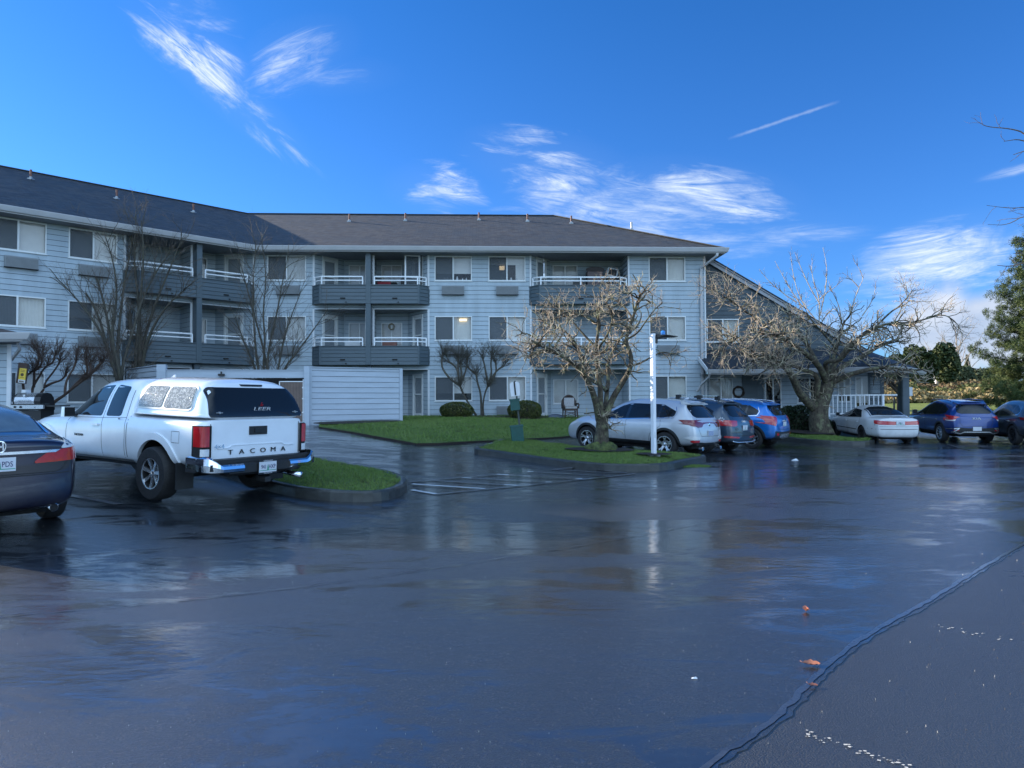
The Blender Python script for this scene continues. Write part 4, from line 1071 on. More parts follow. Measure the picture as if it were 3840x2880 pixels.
class Tubes:
    def __init__(s): s.V = []; s.F = []; s.n = 0
    def add(s, P, Rr, k):
        P = np.asarray(P, float); n = len(P); D = np.gradient(P, axis=0); D /= np.linalg.norm(D, axis=1)[:, None]+1e-9
        ref = np.array([.31, .23, .92]) if abs(D[0][2]) < .9 else np.array([.9, .3, .1])
        X = ref-D*(D@ref)[:, None]; X /= np.linalg.norm(X, axis=1)[:, None]+1e-9; Y = np.cross(D, X)
        a = np.arange(k)*2*np.pi/k; R_ = np.asarray(Rr)[:, None, None]
        V = P[:, None, :]+(X[:, None, :]*np.cos(a)[None, :, None]+Y[:, None, :]*np.sin(a)[None, :, None])*R_
        s.V.append(V.reshape(-1, 3)); i = np.arange(n-1)[:, None]*k; j = np.arange(k)[None, :]
        A = s.n+i+j; B = s.n+i+(j+1) % k
        s.F.append(np.stack([A, B, B+k, A+k], -1).reshape(-1, 4)); s.n += n*k
    def build(s, name, mat, parent):
        return npmesh(name, np.concatenate(s.V), np.concatenate(s.F), mat, parent, smooth=True)
def unit(v): return v/(np.linalg.norm(v)+1e-9)
def bare_tree(name, base, limbs, P, mats, label, cat, group=None, seed=0, extra=None):
    P_main = P
    """limbs: polylines [(x,y,z,r),...] in world space; P: list of levels dict(n,len,ang,up,wob,r,seg)"""
    rg_ = np.random.default_rng(seed); root = empty(name, base, 0, label, cat, group); off = np.array(base, float)
    T0 = Tubes(); T1 = Tubes()
    def curve(pts, it=2):
        p = [tuple(q) for q in pts]; return np.array(smoothpoly(p, it, closed=False))
    def grow(Pp, Rr, lev, t0):
        nonlocal P
        if lev >= len(P): return
        L = P[lev]; n = L['n']; n = int(n) if rg_.random() > n-int(n) else int(n)+1
        seglen = np.linalg.norm(np.diff(Pp, axis=0), axis=1); cum = np.r_[0, np.cumsum(seglen)]; tot = cum[-1]
        if 'per' in L: n = max(1, int(L['per']*tot*(1-t0)))
        for q in range(n):
            t = t0+(1-t0)*rg_.random()**L.get('bias', .8); s_ = t*tot
            i = min(np.searchsorted(cum, s_)-1, len(Pp)-2); i = max(i, 0); f = (s_-cum[i])/(seglen[i]+1e-9)
            p = Pp[i]*(1-f)+Pp[i+1]*f; r0 = Rr[i]*(1-f)+Rr[i+1]*f; d = unit(Pp[i+1]-Pp[i])
            a = L['ang']*(1+.35*rg_.normal()); rnd = rg_.normal(size=3); side = unit(rnd-d*(rnd@d))
            dr = unit(d*math.cos(a)+side*math.sin(a)+np.array([0, 0, L['up']]))
            ln = L['len']*rg_.uniform(.55, 1.25)*(1-.35*t if L.get('taper', 1) else 1); ns = L['seg']; step = ln/ns
            pts = [p]; cur = p; dd = dr
            for k in range(ns):
                dd = unit(dd+rg_.normal(size=3)*L['wob']+np.array([0, 0, L.get('grav', 0)])); cur = cur+dd*step; pts.append(cur)
            pts = np.array(pts); rr0 = min(r0*.8, L['r']*rg_.uniform(.75, 1.2)); tip = L.get('tip', .35)
            rads = np.linspace(rr0, rr0*tip, ns+1)
            (T0 if lev < L.get('crownfrom', 1) else T1).add(pts-off, rads, 5 if rr0 > .02 else (4 if rr0 > .01 else 3))
            grow(pts, rads, lev+1, .12)
    for lb in limbs:
        c = curve(lb, 2) if len(lb) > 2 else np.array(lb); T0.add(c[:, :3]-off, c[:, 3], 10 if c[0, 3] > .05 else 6)
    for lb in limbs:
        c = curve(lb, 2) if len(lb) > 2 else np.array(lb); grow(c[:, :3], c[:, 3], 0, P[0].get('t0', .4))
    if extra:
        P = extra[1]
        for lb in extra[0]:
            c = curve(lb, 2); T1.add(c[:, :3]-off, c[:, 3], 5); grow(c[:, :3], c[:, 3], 0, P[0].get('t0', .2))
    T0.build('trunk', mats[0], root); 
    if T1.V: T1.build('crown', mats[1], root)
    return root
def W3(X, Y, d): v = at(X, Y, d); return (v.x, v.y, v.z)
def limb(px, r0, r1, d0, d1=None, jit=0):
    """polyline given in photograph pixels, depth going from d0 to d1"""
    d1 = d0 if d1 is None else d1; n = len(px); out = []
    for i, (X, Y) in enumerate(px):
        t = i/(n-1); p = W3(X, Y, d0+(d1-d0)*t); out.append((*p, r0+(r1-r0)*t))
    return out
# island cherry tree
d = TREE1[1]; zb = hgt(*TREE1)+.2
base = (TREE1[0], d, zb)
b0 = (*base, .26)
z7 = lambda x, y: (1650+.4521*x, 1250+.4521*y)
def l7(pts, r0, r1, d1): return limb([z7(*p) for p in pts], r0, r1, d, d1)
trunk = [(base[0], d, zb-.1, .24), (*W3(*z7(1345, 800), d), .165), (*W3(*z7(1345, 700), d), .155), (*W3(*z7(1350, 640), d), .15)]
limbs = [trunk,
 l7([(1320, 720), (1300, 600), (1265, 480), (1225, 390), (1150, 270), (1020, 190), (880, 120), (760, 60)], 0.099, 0.026, d-1.6),
 l7([(1330, 740), (1330, 600), (1330, 450), (1310, 300), (1290, 120), (1320, -60), (1300, -200)], 0.092, 0.022, d-.3),
 l7([(1360, 740), (1375, 600), (1385, 480), (1400, 360), (1380, 250), (1480, 60), (1560, -60)], 0.079, 0.022, d+1.5),
 l7([(1370, 700), (1430, 540), (1500, 430), (1580, 300), (1590, 180), (1530, 60), (1600, -120), (1640, -280), (1700, -360)], 0.086, 0.022, d-.6),
 l7([(1385, 480), (1330, 430), (1240, 380), (1180, 230), (1140, 90), (1020, -40), (860, -90)], 0.056, 0.019, d+1.2),
 l7([(1590, 270), (1680, 240), (1760, 190), (1850, 150), (1940, 175)], 0.033, 0.011, d-.4),
 l7([(1320, -60), (1200, -150), (1050, -190), (950, -120), (880, -40)], 0.033, 0.013, d-1.0),
 l7([(1300, 120), (1180, 0), (1100, -100), (980, -230), (900, -330)], 0.033, 0.011, d+.6),
 l7([(1290, 160), (1400, 0), (1440, -140), (1380, -260)], 0.033, 0.011, d-1.5),
 l7([(1600, -120), (1520, -240), (1400, -300), (1200, -300)], 0.030, 0.011, d+.8),
 l7([(1020, 190), (900, 150), (760, 170), (700, 210)], 0.026, 0.009, d-2.2),
 l7([(880, 120), (800, 40), (700, -10), (620, 30)], 0.026, 0.009, d-1.0),
 l7([(1530, 60), (1640, 0), (1700, -90), (1780, -200), (1850, -260)], 0.030, 0.009, d+.4)]
PC = [dict(n=0, per=11, t0=.34, len=.90, ang=1.0, up=.05, wob=.34, r=.024, seg=6, tip=.5, bias=.7, grav=-.03),
      dict(n=0, per=7.5, len=.46, ang=1.0, up=.15, wob=.34, r=.016, seg=4, tip=.55),
      dict(n=0, per=6.5, len=.21, ang=.9, up=.45, wob=.22, r=.011, seg=3, tip=.6)]
bare_tree('cherry_tree', base, limbs, PC, (M_cherry_shaded, M_cherry_tw), 'low gnarled bare cherry tree with sunlit twisting branches on the island before the silver SUV', 'tree', 'bare spreading trees in the parking lot', seed=5)
# moss mound and roots at the foot of the trunk
def mound(name, c, rx, ry, h, mat, seed, parent=None, n=26, lump=.18):
    rg_ = np.random.default_rng(seed); V = []; F = []
    K = 9
    ph = rg_.uniform(0, 6.3, 6)
    for k in range(K+1):
        t = k/K*math.pi/2
        for j in range(n):
            a = 2*math.pi*j/n; w_ = 1+lump*(math.sin(3*a+ph[0])*.4+math.sin(5*a+ph[1]+t*2)*.35+math.sin(9*a+ph[2]+t*5)*.25)+rg_.normal()*.02
            V.append((rx*math.cos(t)**.7*math.cos(a)*w_, ry*math.cos(t)**.7*math.sin(a)*w_, h*math.sin(t)*(1+.1*math.sin(4*a+ph[3]))-.03))
    for k in range(K):
        for j in range(n): F.append((k*n+j, k*n+(j+1) % n, (k+1)*n+(j+1) % n, (k+1)*n+j))
    o = npmesh(name, V, F, mat, parent, smooth=True); o.location = c; return o
M_moss = pmat('moss', (.035, .05, .012), .95, var=.6, scale=9, bump=1, bscale=50, var2=(.09, .11, .03), bdist=.03)
o = mound('moss_mound', (base[0]+.02, d-.12, zb-.06), .46, .42, .36, M_moss, 4, lump=.3); tag(o, 'dark lumpy moss covered root mound at the foot of the island cherry tree', 'moss mound')
# big spreading cherry tree at the right
T2 = (12.75, 28.4); d = T2[1]; zb = hgt(*T2)+.3; base = (T2[0], d, zb)
z3 = lambda x, y: (2550+.31646*x, 1250+.31646*y)
def l3(pts, r0, r1, d1): return limb([z3(*p) for p in pts], r0, r1, d, d1)
limbs = [[(base[0], d, zb-.3, .50), (*W3(*z3(1640, 1060), d), .40), (*W3(*z3(1650, 900), d), .34), (*W3(*z3(1690, 780), d), .31), (*W3(*z3(1740, 640), d), .27), (*W3(*z3(1740, 570), d), .22)],
 l3([(1600, 900), (1500, 800), (1400, 690), (1340, 530), (1240, 380), (1080, 330), (930, 280), (790, 260)], .19, .05, d-2.5),
 l3([(1640, 800), (1615, 680), (1640, 560), (1600, 480), (1450, 430), (1350, 380), (1200, 300), (1000, 270)], .14, .04, d-1),
 l3([(1740, 590), (1680, 440), (1600, 330), (1480, 230), (1330, 120), (1150, 30), (950, -40)], .15, .04, d-3),
 l3([(1740, 570), (1730, 420), (1720, 330), (1900, 330), (2000, 200), (2150, 60)], .12, .04, d-2),
 l3([(1760, 590), (1900, 540), (2010, 490), (2180, 440), (2400, 400), (2600, 420), (2780, 450)], .14, .03, d-1.5),
 l3([(1750, 570), (1860, 430), (2040, 330), (2200, 250), (2400, 130), (2600, 60)], .13, .04, d+1.5),
 l3([(1740, 540), (1800, 350), (1850, 180), (1900, 0), (1950, -150)], .11, .035, d+.5),
 l3([(1720, 540), (1600, 300), (1500, 120), (1400, -60), (1250, -200)], .11, .03, d+1.5),
 l3([(1740, 540), (1900, 260), (2100, 60), (2300, -60), (2500, -130), (2780, -80)], .10, .03, d-1),
 l3([(1330, 120), (1130, 0), (960, -130), (800, -250), (620, -370), (340, -560)], .05, .012, d-3.5),
 l3([(1150, 30), (950, 50), (760, 40), (620, 60), (540, 130), (500, 250)], .05, .012, d-4),
 l3([(2300, -60), (2500, -260), (2620, -330), (2780, -540)], .045, .01, d-1),
 l3([(2500, -130), (2720, -120), (2950, -180), (3120, -230), (3260, -150), (3330, -30)], .045, .01, d-.5),
 l3([(1080, 330), (1000, 180), (1060, 320), (1150, 480)], .03, .01, d-3.5),
 l3([(1850, 180), (1700, 0), (1560, -150), (1500, -250)], .05, .015, d-1.5)]
PC2 = [dict(n=0, per=8, t0=.34, len=1.45, ang=.95, up=.14, wob=.28, r=.030, seg=6, tip=.45, bias=.7, grav=.0),
      dict(n=0, per=6.0, len=.72, ang=.95, up=.2, wob=.28, r=.019, seg=4, tip=.5),
      dict(n=0, per=6.0, len=.28, ang=.85, up=.40, wob=.22, r=.012, seg=3, tip=.6)]
q1 = lambda x, y: (2600+.31646*x, 900+.31646*y)
def sh(pts, dd): return limb([q1(*p) for p in pts], .024, .006, dd)
shoots = [sh([(1490, 990), (1500, 700), (1400, 420), (1410, 220)], d-.5), sh([(1480, 980), (1300, 760), (1190, 480), (1150, 145)], d-1), sh([(1500, 900), (1560, 640), (1590, 330), (1535, 85)], d-.2), sh([(1300, 800), (1170, 620), (1060, 420), (965, 245)], d-1.2),
  sh([(1230, 740), (1100, 660), (900, 500), (780, 340)], d-1.4), sh([(1500, 760), (1380, 560), (1270, 320), (1205, 150)], d-.6), sh([(1500, 700), (1560, 640), (1680, 560), (1770, 470)], d), sh([(1860, 1040), (1880, 800), (1960, 560), (2030, 440), (1890, 225)], d+.3),
  sh([(1960, 560), (1880, 470), (1765, 385)], d+.3), sh([(2000, 900), (2100, 760), (2150, 640), (2165, 490)], d+.5), sh([(1750, 1000), (1740, 800), (1640, 600), (1600, 480)], d+.4)]
PS_ = [dict(n=0, per=7, t0=.1, len=.42, ang=.6, up=.35, wob=.12, r=.012, seg=4, tip=.5), dict(n=0, per=7, len=.13, ang=.7, up=.3, wob=.15, r=.009, seg=2, tip=.7)]
bare_tree('cherry_tree', base, limbs, PC2, (M_cherry_shaded, M_cherry_tw), 'large wide spreading bare cherry tree with thick dark trunk beside the parked white sedan', 'tree', 'bare spreading trees in the parking lot', seed=11, extra=(shoots, PS_))
# tall red-twig shoots rising out of its crown against the sky
# ---- slender multi-stem trees before the left wing
def stem_tree(bx, bY, d, tops, r, seed, label, spread=1.0, dz=0):
    z0 = hgt(at(bx, bY, d).x, d); base = (at(bx, bY, d).x, d, z0); rr_ = random.Random(seed); limbs = []
    for (px, n) in tops:
        pts = [(base[0]+rr_.uniform(-.08, .08), d+rr_.uniform(-.1, .1), z0, r*rr_.uniform(.8, 1.1))]
        dd = d+rr_.uniform(-1.6, 1.6)
        m = len(px)
        for i, (X, Y) in enumerate(px):
            q = W3(X, Y, d+(dd-d)*((i+1)/m)); pts.append((*q, r*(1-.82*(i+1)/m)))
        limbs.append(pts)
    P_ = [dict(n=0, per=4.6, t0=.14, len=1.75, ang=.55, up=.15, wob=.12, r=.012, seg=7, tip=.35, bias=.85),
          dict(n=0, per=4.4, len=.85, ang=.50, up=.18, wob=.13, r=.009, seg=5, tip=.4),
          dict(n=0, per=4.0, len=.40, ang=.5, up=.2, wob=.14, r=.0050, seg=3, tip=.5)]
    return bare_tree('multistem_tree', base, limbs, P_, (M_bark, M_twig), label, 'tree', 'slender bare trees against the building', seed=seed)
stem_tree(470, 1560, 26.3, [([(440, 1410), (400, 1300), (370, 1180), (300, 1060), (240, 990)], 1), ([(440, 1410), (418, 1290), (400, 1180), (370, 1060), (330, 960), (300, 900)], 1),
   ([(450, 1390), (415, 1260), (440, 1130), (430, 1000), (400, 900)], 1), ([(447, 1400), (440, 1290), (455, 1150), (470, 1030), (500, 900), (480, 830)], 1), ([(442, 1410), (380, 1240), (280, 1110), (210, 1040)], 1),([(450, 1400), (490, 1270), (530, 1130), (590, 1010), (640, 940)], 1),
   ], .075, 31, 'slender bare tree with several dark stems leaning left of the boarded enclosure')
stem_tree(520, 1560, 27.6, [([(500, 1370), (495, 1250), (480, 1120), (440, 960), (430, 880)], 1), ([(505, 1370), (520, 1230), (530, 1090), (540, 950), (530, 830)], 1), ([(520, 1370), (545, 1250), (590, 1120), (640, 1000), (680, 900)], 1),
   ([(525, 1370), (525, 1250), (520, 1130), (500, 960), (510, 810)], 1), ([(530, 1370), (560, 1250), (620, 1150), (700, 1080)], 1), ([(522, 1370), (490, 1200), (420, 1040), (380, 940)], 1)], .09, 37, 'tall bare tree with upright forked stems behind the boarded enclosure wall')
stem_tree(1010, 1560, 28.2, [([(965, 1400), (930, 1320), (900, 1240), (880, 1180)], 1), ([(970, 1400), (955, 1280), (950, 1160), (950, 1040), (960, 900)], 1), ([(985, 1400), (995, 1280), (985, 1170), (1000, 1040), (980, 880)], 1),
   ([(1000, 1400), (1010, 1290), (1040, 1170), (1060, 1050), (1080, 960)], 1), ([(1040, 1400), (1060, 1290), (1090, 1190), (1130, 1090)], 1), ([(1050, 1400), (1130, 1300), (1180, 1230), (1230, 1160)], 1), ([(1010, 1400), (960, 1200), (920, 1060), (900, 980)], 1)],
   .06, 41, 'bare many stemmed tree behind the gate end of the enclosure wall')
# ---- knuckled small trees (pollarded crape myrtles)
def knuckle_tree(px_limbs, bx, bY, d, r, seed, label, mats, group, tl=.62, per=26):
    z0 = hgt(at(bx, bY, d).x, d); base = (at(bx, bY, d).x, d, z0); limbs = []
    rr_ = random.Random(seed)
    for px in px_limbs:
        dd = d+rr_.uniform(-.5, .5); m = len(px)
        pts = [(*W3(X, Y, d+(dd-d)*(i/(m-1))), r*.78*(1-.45*i/(m-1))*rr_.uniform(.85, 1.2)) for i, (X, Y) in enumerate(px)]
        pts[-1] = (*pts[-1][:3], r*.62)
        limbs.append(pts)
    P_ = [dict(n=per, t0=.72, len=tl, ang=.75, up=.45, wob=.16, r=.0085, seg=5, tip=.4, bias=.35, taper=0),
          dict(n=5, len=tl*.5, ang=.6, up=.25, wob=.18, r=.0055, seg=4, tip=.5),
          dict(n=2, len=tl*.25, ang=.6, up=.2, wob=.18, r=.004, seg=2, tip=.5)]
    return bare_tree('pollarded_tree', base, limbs, P_, mats, label, 'tree', group, seed=seed)
g = 'knobbly pruned trees along the wall'
knuckle_tree([[z7(300, 680), z7(250, 600), z7(200, 520), z7(165, 430)], [z7(165, 430), z7(110, 400), z7(50, 340), z7(10, 270), z7(20, 170)], [z7(165, 430), z7(150, 330), z7(130, 270), z7(60, 230)],
              [z7(165, 430), z7(200, 350), z7(220, 290), z7(230, 200)], [z7(160, 400), z7(150, 300), z7(150, 200)], [z7(170, 430), z7(180, 340), z7(170, 260)]], *z7(305, 690), 30.6, .07, 51, 'small pollarded tree with leaning pale trunk above the left round bush', (M_bark, M_bark), g, .7)
knuckle_tree([[z7(360, 680), z7(355, 600), z7(370, 500), z7(400, 430)], [z7(345, 680), z7(340, 500), z7(310, 410), z7(300, 330)], [z7(400, 430), z7(380, 330), z7(370, 260), z7(350, 200)], [z7(400, 430), z7(440, 350), z7(480, 300), z7(530, 270)],
              [z7(400, 430), z7(430, 330), z7(420, 250), z7(430, 180)], [z7(300, 340), z7(250, 300), z7(230, 280)], [z7(400, 440), z7(470, 330), z7(460, 230)]], *z7(360, 690), 30.9, .065, 57, 'small pollarded tree with twin upright trunks between the two round bushes', (M_bark, M_bark), g, .7)
z8 = lambda x, y: (.22604*x, 1180+.22604*y)
knuckle_tree([[z8(530, 1300), z8(550, 1180), z8(640, 1050), z8(720, 900), z8(800, 830)], [z8(800, 830), z8(880, 800), z8(910, 680)], [z8(560, 1200), z8(570, 1050), z8(570, 890)], [z8(570, 920), z8(620, 860), z8(650, 760), z8(640, 650)], [z8(400, 1280), z8(375, 1110), z8(420, 1030), z8(520, 950)],
              [z8(520, 950), z8(680, 870), z8(700, 740)], [z8(660, 1320), z8(740, 1230), z8(740, 1130), z8(880, 960), z8(990, 800), z8(1000, 740)], [z8(740, 1200), z8(870, 1130), z8(1020, 1090), z8(1100, 990)]], *z8(560, 1600), 23.6, .055, 61, 'gnarled pollarded tree with many crooked limbs behind the grill', (M_myrtle, M_myrtle), g, .62, 22)
knuckle_tree([[z8(780, 1560), z8(920, 1430), z8(1080, 1330), z8(1200, 1220), z8(1330, 1130), z8(1430, 1050)], [z8(1080, 1330), z8(1080, 1200), z8(1120, 1050), z8(1230, 880), z8(1270, 740)], [z8(1200, 1220), z8(1370, 1040), z8(1460, 950), z8(1440, 830), z8(1430, 720)],
              [z8(1430, 1050), z8(1510, 950), z8(1500, 830)], [z8(1430, 1050), z8(1570, 920), z8(1650, 840), z8(1700, 780)], [z8(1300, 1130), z8(1500, 1010), z8(1550, 910)]], *z8(700, 1640), 23.0, .065, 67, 'gnarled pollarded tree leaning right above the white pickup cab', (M_myrtle, M_myrtle), g, .62, 22)
# ---- tree at the right, most of it outside the frame
def big_bare(base, H, r, seed, label, name='maple_tree', spread=.9, mats=None, dens=1.0, n1=9, twr=1.0, group=None):
    rr_ = random.Random(seed); b = base; limbs = [[(b[0], b[1], b[2], r), (b[0]+.05*H*rr_.uniform(-1, 1), b[1], b[2]+H*.25, r*.85), (b[0]+.04*H*rr_.uniform(-1, 1), b[1], b[2]+H*.55, r*.55), (b[0], b[1], b[2]+H*.93, r*.12)]]
    for k in range(n1):
        t = .2+.6*k/n1; a = k*2.4+rr_.uniform(-.3, .3); z = b[2]+H*t; L = H*(.42-.22*t)*spread; p = [(b[0], b[1], z, r*(.5-.35*t))]
        for j in range(1, 4): p.append((b[0]+math.cos(a)*L*j/3*(1.0), b[1]+math.sin(a)*L*j/3, z+H*.11*j*(1+.12*j)*rr_.uniform(.8, 1.15), r*(.5-.35*t)*(1-.28*j)))
        limbs.append(p)
    P_ = [dict(n=0, per=1.5*dens, t0=.25, len=H*.17, ang=.7, up=.25, wob=.12, r=.03*twr, seg=5, tip=.4), dict(n=0, per=1.9*dens, len=H*.085, ang=.7, up=.2, wob=.16, r=.014*twr, seg=4, tip=.4), dict(n=0, per=2.6*dens, len=H*.038, ang=.7, up=.2, wob=.2, r=.008*twr, seg=3, tip=.5)]
    return bare_tree(name, base, limbs, P_, mats or (M_bark, M_twig), label, 'tree', group, seed=seed)
bx = (12.6, 14.2, .0)
limbs = [[(12.6, 14.2, 0, .2), (12.5, 14.2, 3, .16), (12.5, 14.2, 6, .08), (12.4, 14.2, 8.5, .02)],
 limb([(4100, 760), (3960, 640), (3850, 500), (3790, 482), (3700, 476), (3672, 459)], .022, .005, 14.2), limb([(4100, 900), (3960, 800), (3860, 775), (3790, 782), (3700, 770)], .018, .004, 14.4),
 limb([(4100, 960), (3960, 860), (3850, 800), (3780, 845), (3705, 842)], .018, .004, 14.0), limb([(4100, 1150), (3950, 960), (3850, 905), (3780, 900)], .018, .004, 14.2), limb([(4000, 640), (3900, 560), (3830, 520), (3765, 530)], .025, .006, 14.6),
 limb([(4100, 1160), (3980, 1040), (3860, 980), (3790, 1000), (3740, 995)], .025, .006, 13.8), limb([(3960, 640), (3860, 560), (3800, 580)], .018, .006, 14.3), limb([(4000, 1000), (3880, 950), (3800, 950)], .02, .006, 14.3)]
bare_tree('maple_tree', bx, limbs, [dict(n=0, per=2.6, t0=.3, len=.50, ang=.75, up=.05, wob=.15, r=.006, seg=4, tip=.5), dict(n=0, per=3.2, len=.2, ang=.7, up=.15, wob=.18, r=.0045, seg=3, tip=.7)],
          (M_twig, M_twig), 'bare tree whose budding twigs reach in at the right edge above the pine', 'tree', seed=71)
# ---------------------------------------------------------------- foliage
def leaf_mat(name, c1, c2, c3, rough=.6):
    m, t, b = base_mat(name); tc = t.new('ShaderNodeTexCoord'); o = tc.outputs['Object']
    gi = t.new('ShaderNodeNewGeometry'); rnd = gi.outputs['Random Per Island']
    n = t.noise(o, 1.3, 4, .6)
    c = t.mix(t.range(n, .35, .65), (*c1, 1), (*c2, 1)); c = t.mix(t.range(rnd, .55, 1, 0, .8), c, (*c3, 1))
    t.set(b.inputs['Base Color'], c); b.inputs['Roughness'].default_value = rough; b.inputs['Specular IOR Level'].default_value = .3
    return m
def leafmesh(name, C, size, mat, parent=None, seed=0, aspect=.5, up=.0, shape=3):
    rg_ = np.random.default_rng(seed); C = np.asarray(C); n = len(C); A = rg_.normal(size=(n, 3)); A[:, 2] += up; A /= np.linalg.norm(A, axis=1)[:, None]
    B = np.cross(A, rg_.normal(size=(n, 3))); B /= np.linalg.norm(B, axis=1)[:, None]; S = (size*rg_.uniform(.6, 1.3, n))[:, None]
    if shape == 3: V = np.stack([C-B*S*aspect/2, C+B*S*aspect/2, C+A*S], 1); F = np.arange(3*n).reshape(-1, 3)
    else: V = np.stack([C-A*S/2, C+B*S*aspect/2, C+A*S/2, C-B*S*aspect/2], 1); F = np.arange(4*n).reshape(-1, 4)
    return npmesh(name, V.reshape(-1, 3), F, mat, parent)
def shell_pts(n, rx, ry, rz, seed, thick=.16, lump=.14, k=7, flat=.0, zmin=-.9):
    """points in a lumpy ellipsoid shell, denser outside"""
    rg_ = np.random.default_rng(seed); P = rg_.normal(size=(n*2, 3)); P /= np.linalg.norm(P, axis=1)[:, None]; P = P[P[:, 2] > zmin][:n]
    B = rg_.normal(size=(k*5, 3)); B /= np.linalg.norm(B, axis=1)[:, None]; dd = P@B.T; l = np.max(dd, axis=1)
    r = 1-lump*(1-np.clip((l-.7)/.3, 0, 1))-thick*rg_.random(len(P))**1.5
    return P*r[:, None]*np.array([rx, ry, rz])
M_bush = leaf_mat('boxleaf', (.022, .042, .012), (.05, .07, .016), (.19, .17, .035), .45)
M_darkbush = leaf_mat('dark_leaf', (.010, .022, .010), (.018, .035, .014), (.035, .06, .02), .45)
M_stemd = pmat('stem_dark', (.03, .022, .016), .9, var=.3)
def bush(c, rx, ry, rz, n, size, seed, label, mat=None, group=None, name='round_bush', lump=.10):
    root = empty(name, (c[0], c[1], hgt(c[0], c[1])), 0, label, 'bush', group)
    P = shell_pts(n, rx, ry, rz, seed, lump=lump)+np.array([0, 0, rz*.92]); leafmesh('foliage', P, size, mat or M_bush, root, seed, .6, .3, 4)
    core = mound('stem', (0, 0, 0), rx*.72, ry*.72, rz*1.5, M_stemd, seed, root)
    return root
a = at(1712, 1560, 30.4); bush((a.x, 30.4), .78, .6, .40, 9000, .05, 1, 'low rounded green and yellow bush under the left ground floor window', group='clipped round bushes by the wall')
a = at(1969, 1560, 30.3); bush((a.x, 30.3), .80, .6, .47, 9500, .05, 2, 'rounded clipped bush beside the pet waste dispenser and patio door', group='clipped round bushes by the wall')
gb = 'dark evergreen shrubs by the porch'
for i, (X, dd, rx, rz_, lb) in enumerate([(2900, 30.0, .95, .62, 'dark evergreen shrub behind the blue SUV by the porch window'), (2985, 29.8, 1.0, .72, 'broad dark shrub between the blue SUV and the big cherry trunk'), (3060, 30.6, .7, .45, 'low dark shrub behind the big cherry trunk')]):
    a = at(X, 1550, dd); bush((a.x, dd), rx, .8, rz_, 6500, .09, 10+i, lb, M_darkbush, gb, 'shrub', .25)
# ---- far background on the right
M_dry = leaf_mat('dry_bramble', (.11, .085, .04), (.10, .055, .03), (.17, .15, .07), .8)
M_brgreen = leaf_mat('bramble_green', (.07, .09, .025), (.11, .11, .035), (.20, .19, .07), .7)
M_conif = leaf_mat('pine_needles', (.025, .05, .015), (.06, .085, .022), (.13, .15, .045), .6)
M_ever = leaf_mat('evergreen', (.020, .036, .012), (.035, .055, .016), (.075, .085, .025), .6)
M_farg = leaf_mat('far_green', (.05, .07, .035), (.07, .085, .04), (.11, .11, .06), .8)
rg0 = np.random.default_rng(77)
def bank(name, x0, x1, y0, y1, h, n, size, mat, seed, label, cat, hz=None):
    rg_ = np.random.default_rng(seed); X = rg_.uniform(x0, x1, n); Y = rg_.uniform(y0, y1, n)
    top = h*(.72+.16*np.sin(X*.9+seed)+.12*np.sin(X*2.3+seed*2)+.08*np.sin(X*5.1+Y)); fr = np.clip((Y-y0)/(y1-y0)*2.2, .15, 1)**.6
    Z = np.array([hgt(a_, b_) for a_, b_ in zip(X, Y)])+top*fr*rg_.random(n)**.45
    o = leafmesh(name, np.c_[X, Y, Z], size, mat, None, seed, .7, .4, 4); tag(o, label, cat, kind='stuff'); return o
bank('bramble', 30, 62, 58, 66, 1.75, 26000, .30, M_dry, 1, 'tangled brown and tan bramble bank beyond the parking lot', 'brambles')
bank('bramble', 34, 66, 57.5, 62, 1.5, 13000, .28, M_brgreen, 2, 'olive green leaves growing through the bramble bank', 'brambles')
bank('bramble', 50, 75, 50, 56, 2.6, 12000, .26, M_brgreen, 3, 'green bramble thicket at the foot of the pine', 'brambles')
bank('dry_grass', 28, 66, 54.5, 58, 1.1, 15000, .34, leaf_mat('straw', (.22, .16, .07), (.28, .21, .10), (.33, .27, .14), .9), 4, 'pale dry grass strip at the foot of the brambles', 'dry grass')
def crown(center, rx, ry, rz, n, size, mat, seed, parent, blobs=9, thick=.5):
    rg_ = np.random.default_rng(seed); out = []
    for k in range(blobs):
        a = rg_.uniform(0, 6.28); e = rg_.uniform(-.7, 1); r = rg_.uniform(.3, .62); c = np.array([rx*r*math.cos(a), ry*r*math.sin(a), rz*e*.62]); s = rg_.uniform(.38, .58)
        out.append(shell_pts(n//blobs, rx*s, ry*s, rz*s, seed*31+k, thick=thick, lump=.3)+c)
    return leafmesh('crown', np.concatenate(out)+np.array(center), size, mat, parent, seed, .7, .3, 4)
def ftree(name, X, Y0, Y1, dd, w_px, mat, n, size, seed, label, group=None, trunk=True, blobs=9):
    s = FPX/dd; a = at(X, Y0, dd); zb_ = hgt(a.x, dd); zt_ = at(X, Y1, dd).z; h = zt_-zb_; root = empty(name, (a.x, dd, zb_), 0, label, 'tree', group); rx = w_px/2/s
    crown((0, 0, h*.53), rx, rx*.9, h*.52, n, size, mat, seed, root, blobs)
    m = MB(); m.tube([(0, 0, -.1), (.05, 0, h*.4), (0, 0, h*.8)], [h*.03+.05, h*.02+.03, .03], 7); m.build('trunk', M_stemd, root)
    return root
ge = 'dark evergreens beyond the bramble bank'
ftree('evergreen_tree', 3375, 1430, 1335, 70, 110, M_ever, 6000, .34, 1, 'dark evergreen tree just right of the porch roof', ge)
ftree('evergreen_tree', 3450, 1430, 1300, 72, 135, M_ever, 9000, .34, 2, 'tall lumpy evergreen in the middle of the dark group', ge, blobs=13)
ftree('evergreen_tree', 3535, 1430, 1298, 74, 125, M_ever, 9000, .34, 3, 'tall rounded evergreen at the right end of the dark group', ge, blobs=13)
